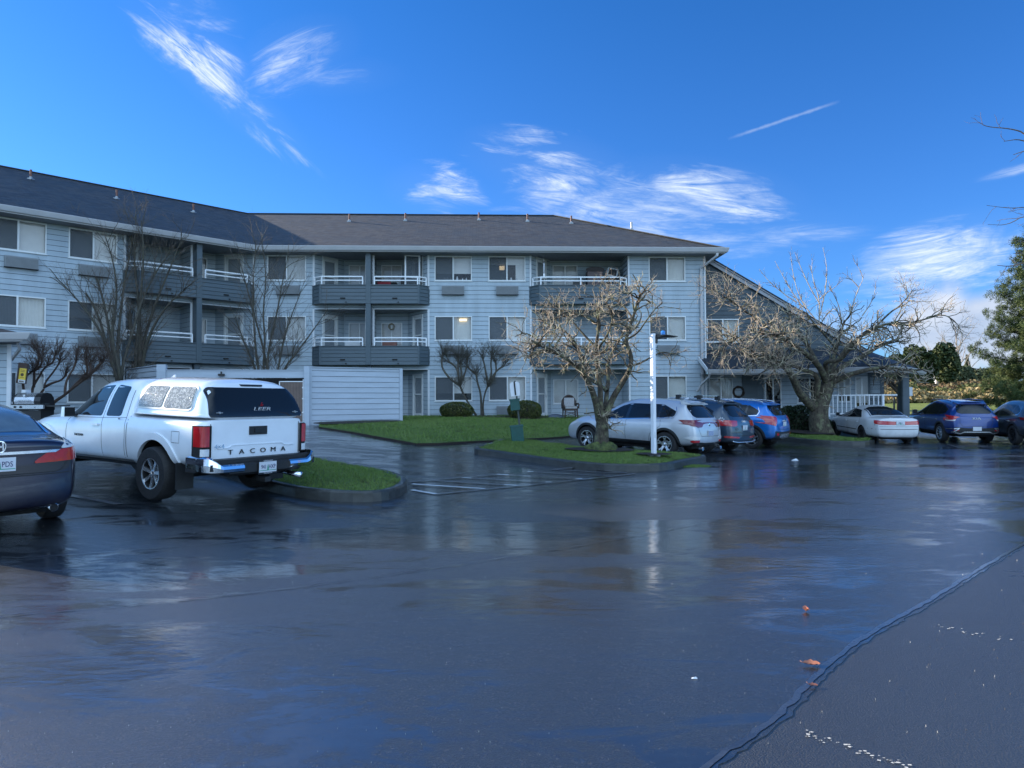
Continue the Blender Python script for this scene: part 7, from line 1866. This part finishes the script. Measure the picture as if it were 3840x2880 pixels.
h, _ = au.hit(0, 1.0, 'B', 0); m = MB(REAR(h.x-.012, 0, .99))
for k in range(4): m.tube([(-.09+.06*k+.042*math.cos(a), .042*math.sin(a), 0) for a in np.linspace(0, 6.283, 15)], .006, 5)
m.build('emblem', M_chrome, au.root)
h, _ = au.hit(-.60, 1.0, 'L', 0)
if h is not None:
    m = MB(LEFT(-.60, h.y+.008, 1.02))
    def disc(cx, cy, rx, ry): m.poly([(cx+rx*math.cos(t), cy+ry*math.sin(t), 0) for t in np.linspace(0, 6.28, 13)[:-1]])
    disc(0, -.03, .055, .045)
    for cx, cy in ((-.075, .03), (-.03, .065), (.03, .065), (.075, .03)): disc(cx, cy, .026, .032)
    m.build('paw_sticker', M_trim, au.root)
m = MB(); m.tube(smoothpoly([(-.93, -.75, .40), (-.96, -.5, .36), (-.97, 0, .36), (-.96, .5, .36), (-.93, .75, .40)], 2, False), .022, 6); m.build('skid_trim', M_alloy, au.root, smooth=True)
au.place(6.45, 22.0, -46)
# ---------------------------------------------------------------- bright blue small SUV
M_blue = carpaint('bright_blue_paint', (.002, .15, .50), .35, .3)
bl_ = suv('blue_suv', 'bright royal blue small SUV with roof rails, third in the row beside the dark shrubs', dict(W=.888, H=1.65, WB=2.555, ROH=.82, FOH=.88, wr=.36, paint=M_blue, belt=1.02, rake=.38, wstyle='five', rim=.245, plate=(.86, '', ''), rails=M_alloy, bumph=.66, rearb=.36, gate=(.68, 1.12), fin=False, dchrome=True,
  lamps=[('tail_light', [(.52, 1.10), (.86, 1.15), (.88, .90), (.70, .80), (.60, .92)], M_red, .014), ('fog_light', [(.52, .56), (.66, .57), (.64, .48), (.53, .49)], M_red, .02)]))
h, _ = bl_.hit(0, .50, 'B', 0); bl_.patch('skid_plate', [(-.36, .53), (.36, .53), (.42, .42), (.30, .385), (-.30, .385), (-.42, .42)], 'B', M_alloy, .022)
h, _ = bl_.hit(0, .97, 'B', 0); m = MB(REAR(h.x-.008, 0, .965)); m.box(-.20, .20, -.016, .016, 0, .014); m.lathe([(.05, 0), (.05, .02), (.0005, .02)], 16); m.build('chrome_bar', M_chrome, bl_.root)
m = MB(); m.tube([(-.15, 0, 1.64), (-.42, 0, 1.86)], [.008, .004], 5); m.build('antenna', M_clad, bl_.root)
bl_.place(8.7, 24.4, -50)
# ---------------------------------------------------------------- deep blue SUV at the right
M_deep = carpaint('deep_blue_paint', (.002, .032, .18), .3, .28)
kb = suv('deep_blue_suv', 'deep blue SUV with white lettering and silver rear skirt next to the white sedan', dict(W=.93, H=1.665, WB=2.755, ROH=.98, FOH=.92, wr=.36, paint=M_deep, belt=1.02, rake=.46, wstyle='ten', rim=.245, plate=(.58, '', ''), ptree=False, rails=M_deep, bumph=.66, rearb=.34, gate=(.66, 1.10), fin=True, dchrome=True, clad=True, finmat=M_deep,
  lamps=[('tail_light', [(.55, 1.02), (.93, 1.10), (.93, .88), (.78, .86), (.66, .99)], M_red, .013), ('reverse_light', [(.70, .93), (.90, .90), (.88, .87), (.74, .875)], M_clear, .018)]))
h, _ = kb.hit(0, .94, 'B', 0)
textmesh('KIA', .13, .004, M_trim, 'lettering', kb.root, REAR(h.x-.012, 0, .965), sx=1.5)
for sg in (1, -1):
    kb.strip('skirt_trim', [(sg*.88, .56), (sg*.60, .60), (sg*.80, .45), (sg*.58, .40), (sg*.44, .46), (0, .46)], 'B', .035, M_alloy, .026)
    kb.patch('fog_light', [(sg*.62, .535), (sg*.78, .53), (sg*.76, .50), (sg*.62, .50)], 'B', M_red, .022, rnd=0)
kb.place(17.9, 27.5, 9)
# ---------------------------------------------------------------- grey SUV cut by the frame
M_grey = carpaint('gunmetal_paint', (.045, .055, .070), .4, .3)
gs = suv('grey_suv', 'gunmetal grey SUV cut off by the right edge of the view', dict(W=.92, H=1.66, WB=2.70, ROH=.93, FOH=.92, wr=.362, paint=M_grey, belt=1.0, rake=.45, wstyle='ten', rim=.245, wmat=M_darkalloy, plate=(.80, '', ''), rails=None, bumph=.56, fin=True, dchrome=True,
  lamps=[('tail_light', [(.50, 1.00), (.93, 1.03), (.93, .93), (.70, .92)], M_reddark, .013)], sidelamps=[('tail_light', [(-.86, 1.05), (-.55, 1.01), (-.84, .94)], M_reddark)]))
gs.place(19.6, 25.8, 13)
# ================================================================ sedans
def sedan(name, label, P, group='cars parked in front of the building'):
    c = Car(name, label, 'car', group); W = P['W']; H = P['H']; WB = P['WB']; xR = -P['ROH']; xF = WB+P['FOH']; wr = P['wr']; paint = P['paint']; dk = P['deck']; g0, g1 = P['glass']  # rear glass base x, top x
    top = [(xR, dk-.01), (xR+.2, dk+.01), (g0-.05, dk+.015), (g0, dk+.03), (g0+(g1-g0)*.5, dk+(H-dk)*.66), (g1, H-.045), (g1+.25, H-.008), (1.25, H), (WB-1.25, H-.06), (WB-.95, H-.17), (WB-.15, .99), (WB+.1, .95), (xF-.35, .84), (xF-.1, .74), (xF, .66)]
    cantz = [(xR, dk-.035), (g0-.1, dk-.012), (g0, dk-.0), (g0+(g1-g0)*.5, dk+(H-dk)*.58), (g1, H-.12), (1.25, H-.09), (WB-1.25, H-.13), (WB-.95, H-.24), (WB-.2, .95), (WB+.1, .91), (xF-.35, .80), (xF-.1, .69), (xF, .60)]
    canty = [(xR, W*.70), (g0, W*.74), (g0+(g1-g0)*.5, W*.66), (g1, W*.62), (1.2, W*.63), (WB-1.2, W*.63), (WB-.9, W*.66), (WB-.15, W*.78), (WB+.3, W*.78), (xF, W*.60)]
    belt = [(xR, dk-.08), (g0, dk-.06), (.6, dk-.10), (WB-.5, dk-.15), (WB, dk-.19), (xF-.3, .72), (xF, .56)]
    zb = [(xR, .28), (-.4, .27), (0, .24), (WB, .23), (xF, .26)]
    rear = P.get('rear') or [(.25, xR+.10), (.45, xR+.0), (.62, xR+.0), (.80, xR+.06), (dk-.02, xR+.05), (dk+.05, xR+.10)]
    front = [(.25, xF-.06), (.45, xF), (.65, xF-.04), (.85, xF-.3)]
    me = hull(xR, xF, None, W, belt, top, cantz, canty, zb, rear, front, taperR=P.get('tR', .88), nst=30, bulgeR=P.get('bulge', .10))
    c.shell(me, paint, [(0, wr), (WB, wr)], wr+.05)
    bz = lambda x: interp(belt, x)+.04; cz = lambda x: interp(cantz, x)-.05
    x1 = WB-.40; xm = WB/2-.08; x0 = g0+.42
    tr = []
    for sd_ in ('L', 'R'):
        c.patch('pillar_trim', [(xm+.07, bz(xm)-.005), (xm-.07, bz(xm)-.005), (xm-.09, cz(xm)+.005), (xm+.05, cz(xm)+.005)], sd_, M_gloss, .002, rnd=0)
        c.patch('side_window', [(x1, bz(x1)), (xm+.04, bz(xm)), (xm+.02, cz(xm)), (WB-1.4, cz(WB-1.4)), (WB-1.08, cz(WB-1.08)-.02)], sd_, P.get('glassm', M_cg), .003)
        c.patch('side_window', [(xm-.04, bz(xm)), (x0, bz(x0)), (g1+.02, cz(g1)-.02), (xm-.06, cz(xm))], sd_, P.get('glassm', M_cg), .003)
        tr.append(([(x1+.05, bz(x1)-.014), (xm, bz(xm)-.014), (x0-.02, bz(x0)-.012)], sd_, .016))
        if P.get('dchrome'): tr.append(([(x0-.03, bz(x0)-.01), (g0+(g1-g0)*.55, cz(g0+(g1-g0)*.55)+.03), (g1, cz(g1)+.025), (1.2, cz(1.2)+.03)], sd_, .022))
    c.merge_strips('window_trim', tr, M_chrome if P.get('dchrome') else M_clad, off=.006)
    yw = W*.60
    c.patch('windscreen', [(WB-.22, -yw), (WB-.22, yw), (WB-.92, yw*.9), (WB-.92, -yw*.9)], 'T', M_cg, .004)
    c.patch('rear_window', [(g0+.05, -W*.66), (g0+.0, 0), (g0+.05, W*.66), (g1-.05, W*.56), (g1-.02, 0), (g1-.05, -W*.56)], 'T', P.get('rgm', M_cg), .004)
    c.merge_strips('rear_window_edge', [([(g0+.02, -W*.71), (g1-.04, -W*.60)], 'T', .03), ([(g0+.02, W*.71), (g1-.04, W*.60)], 'T', .03)], M_clad if not P.get('dchrome') else M_chrome, off=.006)
    sp = []
    for sd_ in ('L', 'R'):
        sp += [([(WB-.40, .30), (WB-.42, .6), (WB-.36, bz(WB-.4)-.03)], sd_, .009), ([(xm, .30), (xm+.02, .6), (xm, bz(xm)-.02)], sd_, .009), ([(wr+.14, .32), (wr+.10, .55), (.14, .8), (.22, bz(.2)-.02)], sd_, .009)]
    sp += P.get('seams', [])
    c.merge_strips('panel_seams', sp, M_seam, off=.0015)
    for x in (xm+.16, .42):
        for sd_ in ('L', 'R'): handle_part(c, x, dk-.24, sd_, P.get('hmat', paint))
    mirror_part(c, WB-.60, W-.06, dk-.04, P.get('mmat', paint), .9)
    for L_ in P['lamps']:
        nm, poly, mat = L_[:3]; off = L_[3] if len(L_) > 3 else .010
        for sg in (1, -1): c.patch(nm, [(sg*y, z) for y, z in poly] if sg > 0 else [(sg*y, z) for y, z in poly][::-1], 'B', mat, off, rnd=L_[4] if len(L_) > 4 else 1, step=.04)
    for L_ in P.get('sidelamps', []):
        for sd_ in ('L', 'R'): c.patch(L_[0], L_[1], sd_, L_[2], .009, rnd=1, step=.04)
    for sd_ in ('L', 'R'): c.patch('headlight', [(xF-.08, .58), (xF-.42, .66), (xF-.44, .75), (xF-.10, .68)], sd_, M_clear, .008, rnd=1, step=.05)
    for x in (0, WB):
        for sg in (1, -1): wheel(c, x, sg*(W-.12), wr, wr, .215, P.get('rim', .215), P.get('wstyle', 'five'), P.get('wmat'))
    m = MB(); m.box(xR+.3, xR+.5, -W*.6, W*.6, .20, .32); m.box(.3, WB-.3, -W*.7, W*.7, .17, .28); m.build('underbody', M_black2, c.root)
    c.xR = xR; return c
M_wpaint = carpaint('white_paint', (.62, .64, .66), 0, .3)
ws = sedan('white_sedan', 'old white sedan with a wide red light bar parked beside the far island', dict(W=.925, H=1.44, WB=2.77, ROH=1.12, FOH=1.04, wr=.325, paint=M_wpaint, deck=1.04, glass=(-.28, .62), bulge=.16, wstyle='cover', rim=.20, wmat=M_darkalloy, tR=.86,
   lamps=[('tail_light', [(.16, .90), (.55, .91), (.80, .93), (.80, .84), (.74, .77), (.16, .765)], M_red, .012)], sidelamps=[('tail_light', [(-1.08, .93), (-.86, .92), (-.90, .79), (-1.08, .79)], M_red)],
   seams=[([(-.78, 1.0), (-.80, .74), (-.70, .70), (.70, .70), (.80, .74), (.78, 1.0)], 'B', .010), ([(-.9, .60), (.9, .60)], 'B', .02)]))
h, _ = ws.hit(0, .835, 'B', 0); ws.patch('light_centre', [(-.16, .895), (.16, .895), (.16, .77), (-.16, .77)], 'B', M_reddark, .008, rnd=0)
plate(ws, h.x-.022, 0, .835, 'MP 51', '', bg=M_plate)
for sd_ in ('L', 'R'): ws.strip('rub_strip', [(.45, .50), (2.35, .50)], sd_, .03, M_seam, .006)
ws.place(14.6, 27.2, 4)
# near sedan at the left edge
M_dkblue = carpaint('midnight_blue_paint', (.013, .012, .030), .3, .28)
M_misted = pmat('misted_glass', (.10, .14, .17), .22, var=.2, scale=4, coat=.6)
hs_ = sedan('dark_blue_sedan', 'dark navy sedan with chrome strip and red tail light cut off at the left edge', dict(W=.925, H=1.50, WB=2.775, ROH=1.04, FOH=1.0, wr=.335, paint=M_dkblue, deck=1.09, glass=(-.40, .42), bulge=.10, wstyle='five', rgm=M_misted, dchrome=True, tR=.88, hmat=M_chrome,
   rear=[(.22, -.90), (.35, -1.0), (.50, -1.04), (.66, -1.03), (.74, -.985), (.90, -.97), (1.05, -1.0), (1.10, -.95)],
   lamps=[('tail_light', [(.34, .835), (.50, .95), (.90, .975), (.91, .83), (.60, .815), (.34, .81)], M_red, .012), ('reverse_light', [(.60, .965), (.66, 1.03), (.80, 1.05), (.86, .99), (.84, .975)], M_clear, .013)],
   sidelamps=[('tail_light', [(-.95, .99), (-.62, 1.0), (-.70, .88), (-.95, .84)], M_red), ('reverse_light', [(-.93, 1.06), (-.74, 1.05), (-.64, 1.01), (-.93, .995)], M_clear)],
   seams=[([(-.62, .72), (-.55, .70), (.55, .70), (.62, .72), (.70, .84)], 'B', .012), ([(-.70, .84), (-.62, .72)], 'B', .012), ([(-.92, .70), (-.60, .68), (.60, .68), (.92, .70)], 'B', .012)]))
hs_.patch('chrome_strip', [(-.60, .955), (.60, .955), (.55, .925), (-.55, .925)], 'B', M_chrome, .016, rnd=0)
h, _ = hs_.hit(0, .83, 'B', 0); plate(hs_, h.x-.014, 0, .82, '2', 'PDS')
h, _ = hs_.hit(0, 1.02, 'B', 0); T = REAR(h.x-.01, 0, 1.015)
m = MB(T)
for a, b in (((-.038, -.05, 0), (-.030, .05, 0)), ((.038, -.05, 0), (.030, .05, 0)), ((-.03, .0, 0), (.03, .0, 0))): m.bar(a, b, .016, .012)
e = m.build('emblem', M_chrome, hs_.root); m = MB(T); pts = [(-.062, .058, 0), (.062, .058, 0), (.052, -.062, 0), (-.052, -.062, 0)]; pp = smoothpoly(pts, 2)+[smoothpoly(pts, 2)[0]]; m.tube(pp, .007, 5); m.build('emblem_ring', M_chrome, e)
m = MB(); m.tube([(-.80, -.56, .285), (-.985, -.56, .278)], [.044, .050], 18); ex = m.build('exhaust_pipe', M_chrome, hs_.root, smooth=True); ex.scale = (1, 1.0, 1)
m = MB(); m.lathe([(.0005, -.987), (.043, -.987)], 18, 'x', (0, -.56, .278)); m.build('exhaust_bore', M_black2, ex)
hs_.strip('lower_chrome', [(-.62, .315), (-.3, .30), (.3, .30), (.62, .315)], 'B', .016, M_chrome, .012)
hs_.place(-6.45, 8.3, -50)
# ================================================================ pickup with canopy
M_pick = carpaint('pickup_white', (.78, .82, .86), 0, .3, drops=.10)
pk = Car('white_pickup', 'white pickup truck with canopy, chrome bumper corners and black rear window in the left foreground', 'pickup truck', 'cars parked in front of the building')
W = .93; WB = 3.24; wr = .388
xR, xF = -1.10, 4.18
topp = [(-1.10, 1.215), (.74, 1.215), (.775, 1.40), (.80, 1.70), (.95, 1.775), (1.4, 1.79), (1.95, 1.745), (2.12, 1.66), (2.62, 1.30), (2.80, 1.225), (3.4, 1.19), (3.95, 1.10), (4.12, 1.0), (4.18, .9)]
cantp = [(-1.10, 1.20), (.74, 1.20), (.775, 1.34), (.80, 1.55), (.95, 1.70), (1.4, 1.72), (1.95, 1.665), (2.12, 1.58), (2.64, 1.22), (2.80, 1.17), (3.4, 1.12), (3.95, 1.03), (4.12, .93), (4.18, .83)]
cantyp = [(-1.10, .83), (.74, .83), (.80, .70), (1.0, .69), (1.9, .67), (2.15, .69), (2.7, .74), (3.2, .74), (4.0, .68), (4.18, .6)]
beltp = [(-1.10, 1.165), (.7, 1.165), (.9, 1.155), (2.6, 1.10), (3.2, 1.08), (3.9, .98), (4.18, .8)]
zbp = [(-1.10, .56), (-.6, .52), (.5, .47), (2.7, .45), (3.7, .42), (4.18, .48)]
rearp = [(.4, -1.08), (.6, -1.095), (1.2, -1.095), (1.3, -1.10)]; frontp = [(.4, 4.10), (.6, 4.18), (.9, 4.16), (1.1, 4.0)]
xsl = [-1.1, -.7, -.3, .1, .45, .62, .70, .745, .775, .80, .86, .98, 1.2, 1.5, 1.75, 1.95, 2.1, 2.25, 2.45, 2.62, 2.75, 2.95, 3.2, 3.5, 3.8, 4.0]
me = hull(xR, xF, None, W, beltp, topp, cantp, cantyp, zbp, rearp, frontp, taperR=.985, taperF=.86, xs=xsl, bulgeR=.012, bulgeF=.16)
pk.shell(me, M_pick, [(0, wr+.02), (WB, wr+.02)], wr+.085, wy=.50)
bvh_body = pk.bvh
# flared arches
for sd_ in ('L', 'R'):
    for wx in (0, WB):
        for k, (ro, ri, of) in enumerate(((wr+.20, wr+.082, .022),)):
            p = [(wx+ro*math.cos(a)*1.0, wr+.02+ro*math.sin(a)*.97) for a in np.linspace(-.10, math.pi+.10, 24)]+[(wx+ri*math.cos(a), wr+.02+ri*math.sin(a)) for a in np.linspace(math.pi+.12, -.12, 24)]
            pk.patch('arch_flare', p, sd_, M_pick, of, rnd=0, step=.06, skirt=.03)
sp = []
for sd_ in ('L', 'R'):
    sp += [([(2.50, .50), (2.52, .85), (2.50, 1.06), (2.44, 1.13)], sd_, .010), ([(1.42, .50), (1.43, .9), (1.46, 1.12), (1.50, 1.62)], sd_, .010), ([(.80, .56), (.78, .9), (.80, 1.15), (.92, 1.58)], sd_, .010), ([(2.44, 1.12), (1.46, 1.14), (.80, 1.165)], sd_, .006), ([(.735, .52), (.735, 1.19)], sd_, .014), ([(3.98, 1.0), (3.6, 1.06), (2.75, 1.12)], sd_, .009)]
    sp += [([(-.60, 1.02), (-.42, 1.02), (-.42, .86), (-.60, .86), (-.60, 1.02)] if sd_ == 'L' else [(-.9, 1.19), (-.8, 1.19)], sd_, .007)]
sp += [([(-.765, 1.19), (-.775, .62), (.775, .62), (.765, 1.19)], 'B', .012)]
pk.merge_strips('panel_seams', sp, M_seam, off=.0015)
# glazing of the cab
M_pglass = glassmat('pickup_glass', (.012, .016, .020), .02); M_pglass.node_tree.nodes['Principled BSDF'].inputs['IOR'].default_value = 1.33; M_cg.node_tree.nodes['Principled BSDF'].inputs['IOR'].default_value = 1.40
for sd_ in ('L', 'R'):
    pk.patch('side_window', [(2.52, 1.155), (1.52, 1.165), (1.555, 1.655), (1.88, 1.635), (2.10, 1.55)], sd_, M_pglass, .003)
    pk.patch('side_window', [(1.40, 1.17), (.97, 1.18), (1.00, 1.40), (1.05, 1.63), (1.44, 1.66)], sd_, M_pglass, .003)
    handle_part(pk, 1.60, 1.03, sd_, M_pick, .20)
    pk.patch('sill_trim', [(.50, .475), (2.72, .455), (2.72, .52), (.50, .54)], sd_, M_clad, .004, rnd=0)
pk.patch('windscreen', [(2.66, -.62), (2.66, .62), (2.16, .56), (2.16, -.56)], 'T', M_pglass, .004)
mirror_part(pk, 2.30, .89, 1.20, M_pick, .95)
m = MB(); P_ = [(.0, 0), (.17, 0), (.02, .075)]
A = [(.98+x, -.012, 1.768+z) for x, z in P_]; B = [(.98+x, .012, 1.768+z) for x, z in P_]; m.poly(A); m.poly(B[::-1])
for k in range(3): m.poly([A[k], B[k], B[(k+1) % 3], A[(k+1) % 3]])
m.build('antenna_fin', M_trim, pk.root, fixn=True)
# canopy
topc = [(-1.13, 1.735), (-.9, 1.775), (-.3, 1.80), (.6, 1.81), (.72, 1.80), (.78, 1.73)]; cantc = [(-1.13, 1.655), (-.9, 1.70), (.6, 1.72), (.78, 1.65)]; cyc = [(-1.13, .735), (-.8, .755), (.78, .745)]
cme = hull(-1.13, .79, None, .895, [(-1.13, 1.30), (.78, 1.30)], topc, cantc, cyc, [(-1.13, 1.195), (.8, 1.195)], [(1.19, -1.115), (1.30, -1.11), (1.5, -1.02), (1.66, -.93), (1.8, -.88)], [(1.2, .79), (1.5, .78), (1.8, .70)], taperR=.985, taperF=.97, midz=.35, beltin=.012, nst=14, bulgeR=.015, bulgeF=.02)
cob = pk.shell(cme, M_pick, (), name='canopy')
cob['label'] = 'white pickup canopy dotted with water drops'
M_drop_glints = glassmat('dripping_glass_glints', (.34, .34, .32), .06, drops=1.0)
def _drop_glints():
    t = NT(M_drop_glints.node_tree); b = M_drop_glints.node_tree.nodes['Principled BSDF']; tc = t.new('ShaderNodeTexCoord')
    v = t.new('ShaderNodeTexVoronoi', feature='F1'); t.l.new(tc.outputs['Object'], v.inputs['Vector']); v.inputs['Scale'].default_value = 62
    sp_ = t.new('ShaderNodeSeparateXYZ'); t.l.new(v.outputs['Color'], sp_.inputs[0])
    t.set(b.inputs['Base Color'], t.ramp(sp_.outputs[0], [(.0, (.20, .21, .20)), (.45, (.28, .29, .28)), (.72, (.37, .38, .36)), (1, (.62, .62, .57))]))  # pale cells paint the sparkle of the wet drops into the colour
_drop_glints(); M_frameg = pmat('canopy_frame', (.62, .62, .58), .35, var=.05)
for sd_ in ('L', 'R'):
    pk.patch('canopy_window_frame', [(.56, 1.315), (-.74, 1.315), (-.80, 1.36), (-.77, 1.63), (-.70, 1.665), (.44, 1.68), (.52, 1.63), (.60, 1.38)], sd_, M_frameg, .010, step=.06)
    pk.patch('canopy_window', [(.55, 1.345), (-.07, 1.345), (-.09, 1.645), (.42, 1.652), (.48, 1.61), (.565, 1.40)], sd_, M_drop_glints, .018, step=.06)
    pk.patch('canopy_window', [(-.12, 1.345), (-.71, 1.345), (-.77, 1.38), (-.74, 1.61), (-.69, 1.64), (-.14, 1.645)], sd_, M_drop_glints, .018, step=.06)
pk.patch('rear_glass', [(-.78, 1.235), (-.80, 1.27), (-.735, 1.60), (-.68, 1.65), (.68, 1.65), (.735, 1.60), (.80, 1.27), (.78, 1.235)], 'B', M_cg, .012, rnd=1, step=.06)
pk.patch('brake_light', [(-.20, 1.70), (.20, 1.70), (.18, 1.672), (-.18, 1.672)], 'B', M_clad, .010, rnd=0)
def flush(y, z, off=.018): h, _ = pk.hit(y, z, 'B', off); return h
h = flush(0, 1.37, .016); h2 = flush(0, 1.42, .016); tl = -math.atan2(h2.x-h.x, .05)
textmesh('LEER', .085, .002, M_trim, 'lettering', pk.root, REAR(h.x-.022, -.06, 1.345, tl), sx=1.75)
m = MB(REAR(h.x-.002, -.06, 1.42, tl)); m.box(-.018, -.002, -.03, .03, .004, .008); m.box(-.018, .022, -.03, -.018, .004, .0081); m.box(.008, .022, -.018, .0, .004, .008); m.build('maker_mark', M_red, pk.root)
for sg in (1, -1):
    h = flush(sg*.66, 1.30, .02); m = MB(REAR(h.x, sg*.66, 1.30)); m.lathe([(.018, 0), (.016, .02), (.0005, .02)], 10); m.box(-.05, .05, -.006, .006, 0, .012); m.build('glass_latch', M_flash, pk.root)
# tailgate details
pk.bvh = bvh_body
h = flush(0, 1.02, .0)
m = MB(REAR(h.x-.004, 0, 1.035)); m.box(-.155, .155, -.062, .062, 0, .012); m.build('tailgate_handle', M_clad, pk.root)
m = MB(REAR(h.x-.018, 0, 1.035)); m.box(-.07, .07, -.03, .03, 0, .012); m.build('handle_grip', M_black, pk.root)
h = flush(0, .72, .0)
m = MB()
for A_, B_ in (((-.66, .80), (-.50, .80)), ((-.50, .80), (-.42, .835)), ((-.42, .835), (.42, .835)), ((.42, .835), (.50, .80)), ((.50, .80), (.66, .80))):
    m.bar((h.x-.002, A_[0], A_[1]), (h.x-.002, B_[0], B_[1]), .012, .012)
m.build('tailgate_crease', M_pick, pk.root)
for k, chr_ in enumerate('TACOMA'): textmesh(chr_, .098, .004, M_lettblk, 'lettering', pk.root, REAR(h.x-.012, .46-.184*k-.0, .735), sx=1.35)
textmesh('4×4', .085, .003, M_chrome, 'lettering', pk.root, REAR(h.x-.010, .64, .825), sx=1.15)
hh, _ = pk.hit(2.05, .93, 'L', .008); 
if hh is not None: textmesh('TACOMA', .055, .003, M_lettblk, 'lettering', pk.root, LEFT(2.10, hh.y, .845), sx=1.2)
hh, _ = pk.hit(1.02, 1.10, 'L', .008); textmesh('SR5', .04, .003, M_flash, 'lettering', pk.root, LEFT(.95, hh.y+.004, 1.145))
# tail lights wrap round the corner
def wrap_lamp(sg):
    for nm, z0, z1, mt in (('tail_light', .68, 1.12, M_black2), ('tail_light', .83, 1.11, M_red), ('reverse_light', .70, .80, M_clear)):
        of = .016 if mt is M_black2 else .024; m = MB(); zz = np.linspace(z0, z1, 6)
        path = [(-.92, .935), (-.98, .93), (-1.07, .915), (-1.112, .885), (-1.118, .83), (-1.118, .768)]
        if mt is not M_black2: path = [(-.95, .934), (-1.0, .93), (-1.07, .918), (-1.112, .89), (-1.119, .85), (-1.119, .80)] if mt is M_red else [(-1.08, .915), (-1.113, .888), (-1.12, .84), (-1.12, .80)]
        ps = smoothpoly(path, 2, False); cx, cy = -.9, .8
        rows = []
        for z in zz: rows.append([(x-(of-.016)*.8, sg*(y+(of-.016)*.6), z) for x, y in ps])
        for A_, B_ in zip(rows[:-1], rows[1:]):
            for k in range(len(ps)-1): m.poly([A_[k], A_[k+1], B_[k+1], B_[k]] if sg < 0 else [A_[k], B_[k], B_[k+1], A_[k+1]])
        for rr_ in (rows[0], rows[-1]): m.poly([*rr_, (-.9, sg*.85, rr_[0][2]), ])
        o = m.build(nm, mt, pk.root, smooth=True); o.data.set_sharp_from_angle(angle=R(40))
wrap_lamp(1); wrap_lamp(-1)
# bumper: black centre step with chrome wrap-round ends
m = MB(); P_ = [(-1.10, .60), (-1.30, .60), (-1.33, .575), (-1.33, .46), (-1.27, .42), (-1.10, .42)]
for y0, y1, zt_ in ((-.62, .62, 0),):
    A_ = [(x, y0, z) for x, z in P_]; B_ = [(x, y1, z) for x, z in P_]; m.poly(A_); m.poly(B_[::-1])
    for k in range(6): m.poly([A_[k], B_[k], B_[(k+1) % 6], A_[(k+1) % 6]])
m.box(-1.26, -1.05, -.88, .88, .601, .655); m.box(-1.315, -1.10, -.90, .90, .51, .600)
bp = m.build('rear_bumper', M_clad, pk.root, fixn=True)
for sg in (1, -1):
    m = MB(); path = smoothpoly([(-.86, .965), (-1.12, .965), (-1.27, .93), (-1.345, .80), (-1.355, .62), (-1.355, .40)], 2, False); n = len(path); rows = []
    for i, (x, y) in enumerate(path):
        t = i/(n-1); zt_ = .70-.0*t if t < .45 else .70-.11*min(1, (t-.45)/.2); zb_ = .50-.03*min(1, t*2)
        nx, ny = (0, 1) if t < .3 else ((-.7, .7) if t < .5 else (-1, 0))
        rows.append([(x-nx*.03, sg*(y-ny*.03), zt_), (x, sg*y, zt_-.02), (x+nx*.012, sg*(y+ny*.012), (zt_+zb_)/2), (x, sg*y, zb_+.02), (x-nx*.03, sg*(y-ny*.03), zb_)])
    for A_, B_ in zip(rows[:-1], rows[1:]):
        for k in range(4): m.poly([A_[k], A_[k+1], B_[k+1], B_[k]])
    m.poly(rows[0]); m.poly(rows[-1]); m.build('bumper_end', M_chrome, bp, fixn=True, angle=50)
    m = MB(); m.box(-1.06, -.84, sg*.93, sg*.968, .48, .68) ; m.build('bumper_side', M_clad, bp)
po, T = plate(pk, -1.345, 0, .515, '941', 'HXP')
m = MB(T); 
for q in ((-.165, .165, .078, .102), (-.165, .165, -.102, -.078), (-.165, -.155, -.078, .078), (.155, .165, -.078, .078)): m.box(*q, 0, .008)
pf = m.build('plate_frame', M_lettblk, pk.root)
textmesh('GRESHAM', .026, .001, M_plate, 'lettering', pf, T @ Matrix.Translation((0, .089, .0095)), sx=1.4); textmesh('TOYOTA', .026, .001, M_plate, 'lettering', pf, T @ Matrix.Translation((0, -.091, .0095)), sx=1.4)
m = MB(); m.box(-1.36, -1.15, -.05, .05, .30, .37); m.build('tow_hitch', M_clad, pk.root)
m = MB(); m.tube([(-.9, -.50, .40), (-1.2, -.56, .36), (-1.40, -.58, .35)], [.035, .04, .045], 14); m.build('exhaust_pipe', M_chrome, pk.root, smooth=True)
m = MB(); m.box(-1.0, 3.9, -.42, .42, .42, .60); m.box(-.12, .12, -.7, .7, .30, .42); m.box(-.8, -.2, -.75, -.3, .32, .5); m.box(WB-.1, WB+.1, -.7, .7, .30, .45); m.build('underbody', M_black2, pk.root)
for sg in (1, -1):
    m = MB(); m.box(-.57, -.55, sg*.66, sg*.93, .20, .58); m.build('mud_flap', M_clad, pk.root)
    m = MB(); m.tube([(.5, sg*.72, .48), (2.7, sg*.72, .46)], .045, 8); m.build('side_step', M_clad, pk.root)
for sd_ in ('L', 'R'): pk.patch('headlight', [(4.02, .84), (3.68, .90), (3.66, 1.0), (4.0, .97)], sd_, M_clear, .008, rnd=1, step=.05)
for x in (0, WB):
    for sg in (1, -1): wheel(pk, x, sg*(W-.085), wr, wr, .265, .222, 'seven')
pk.place(-4.72, 10.85, -58, dz=.04, WB=3.24)
bpy.context.view_layer.update()
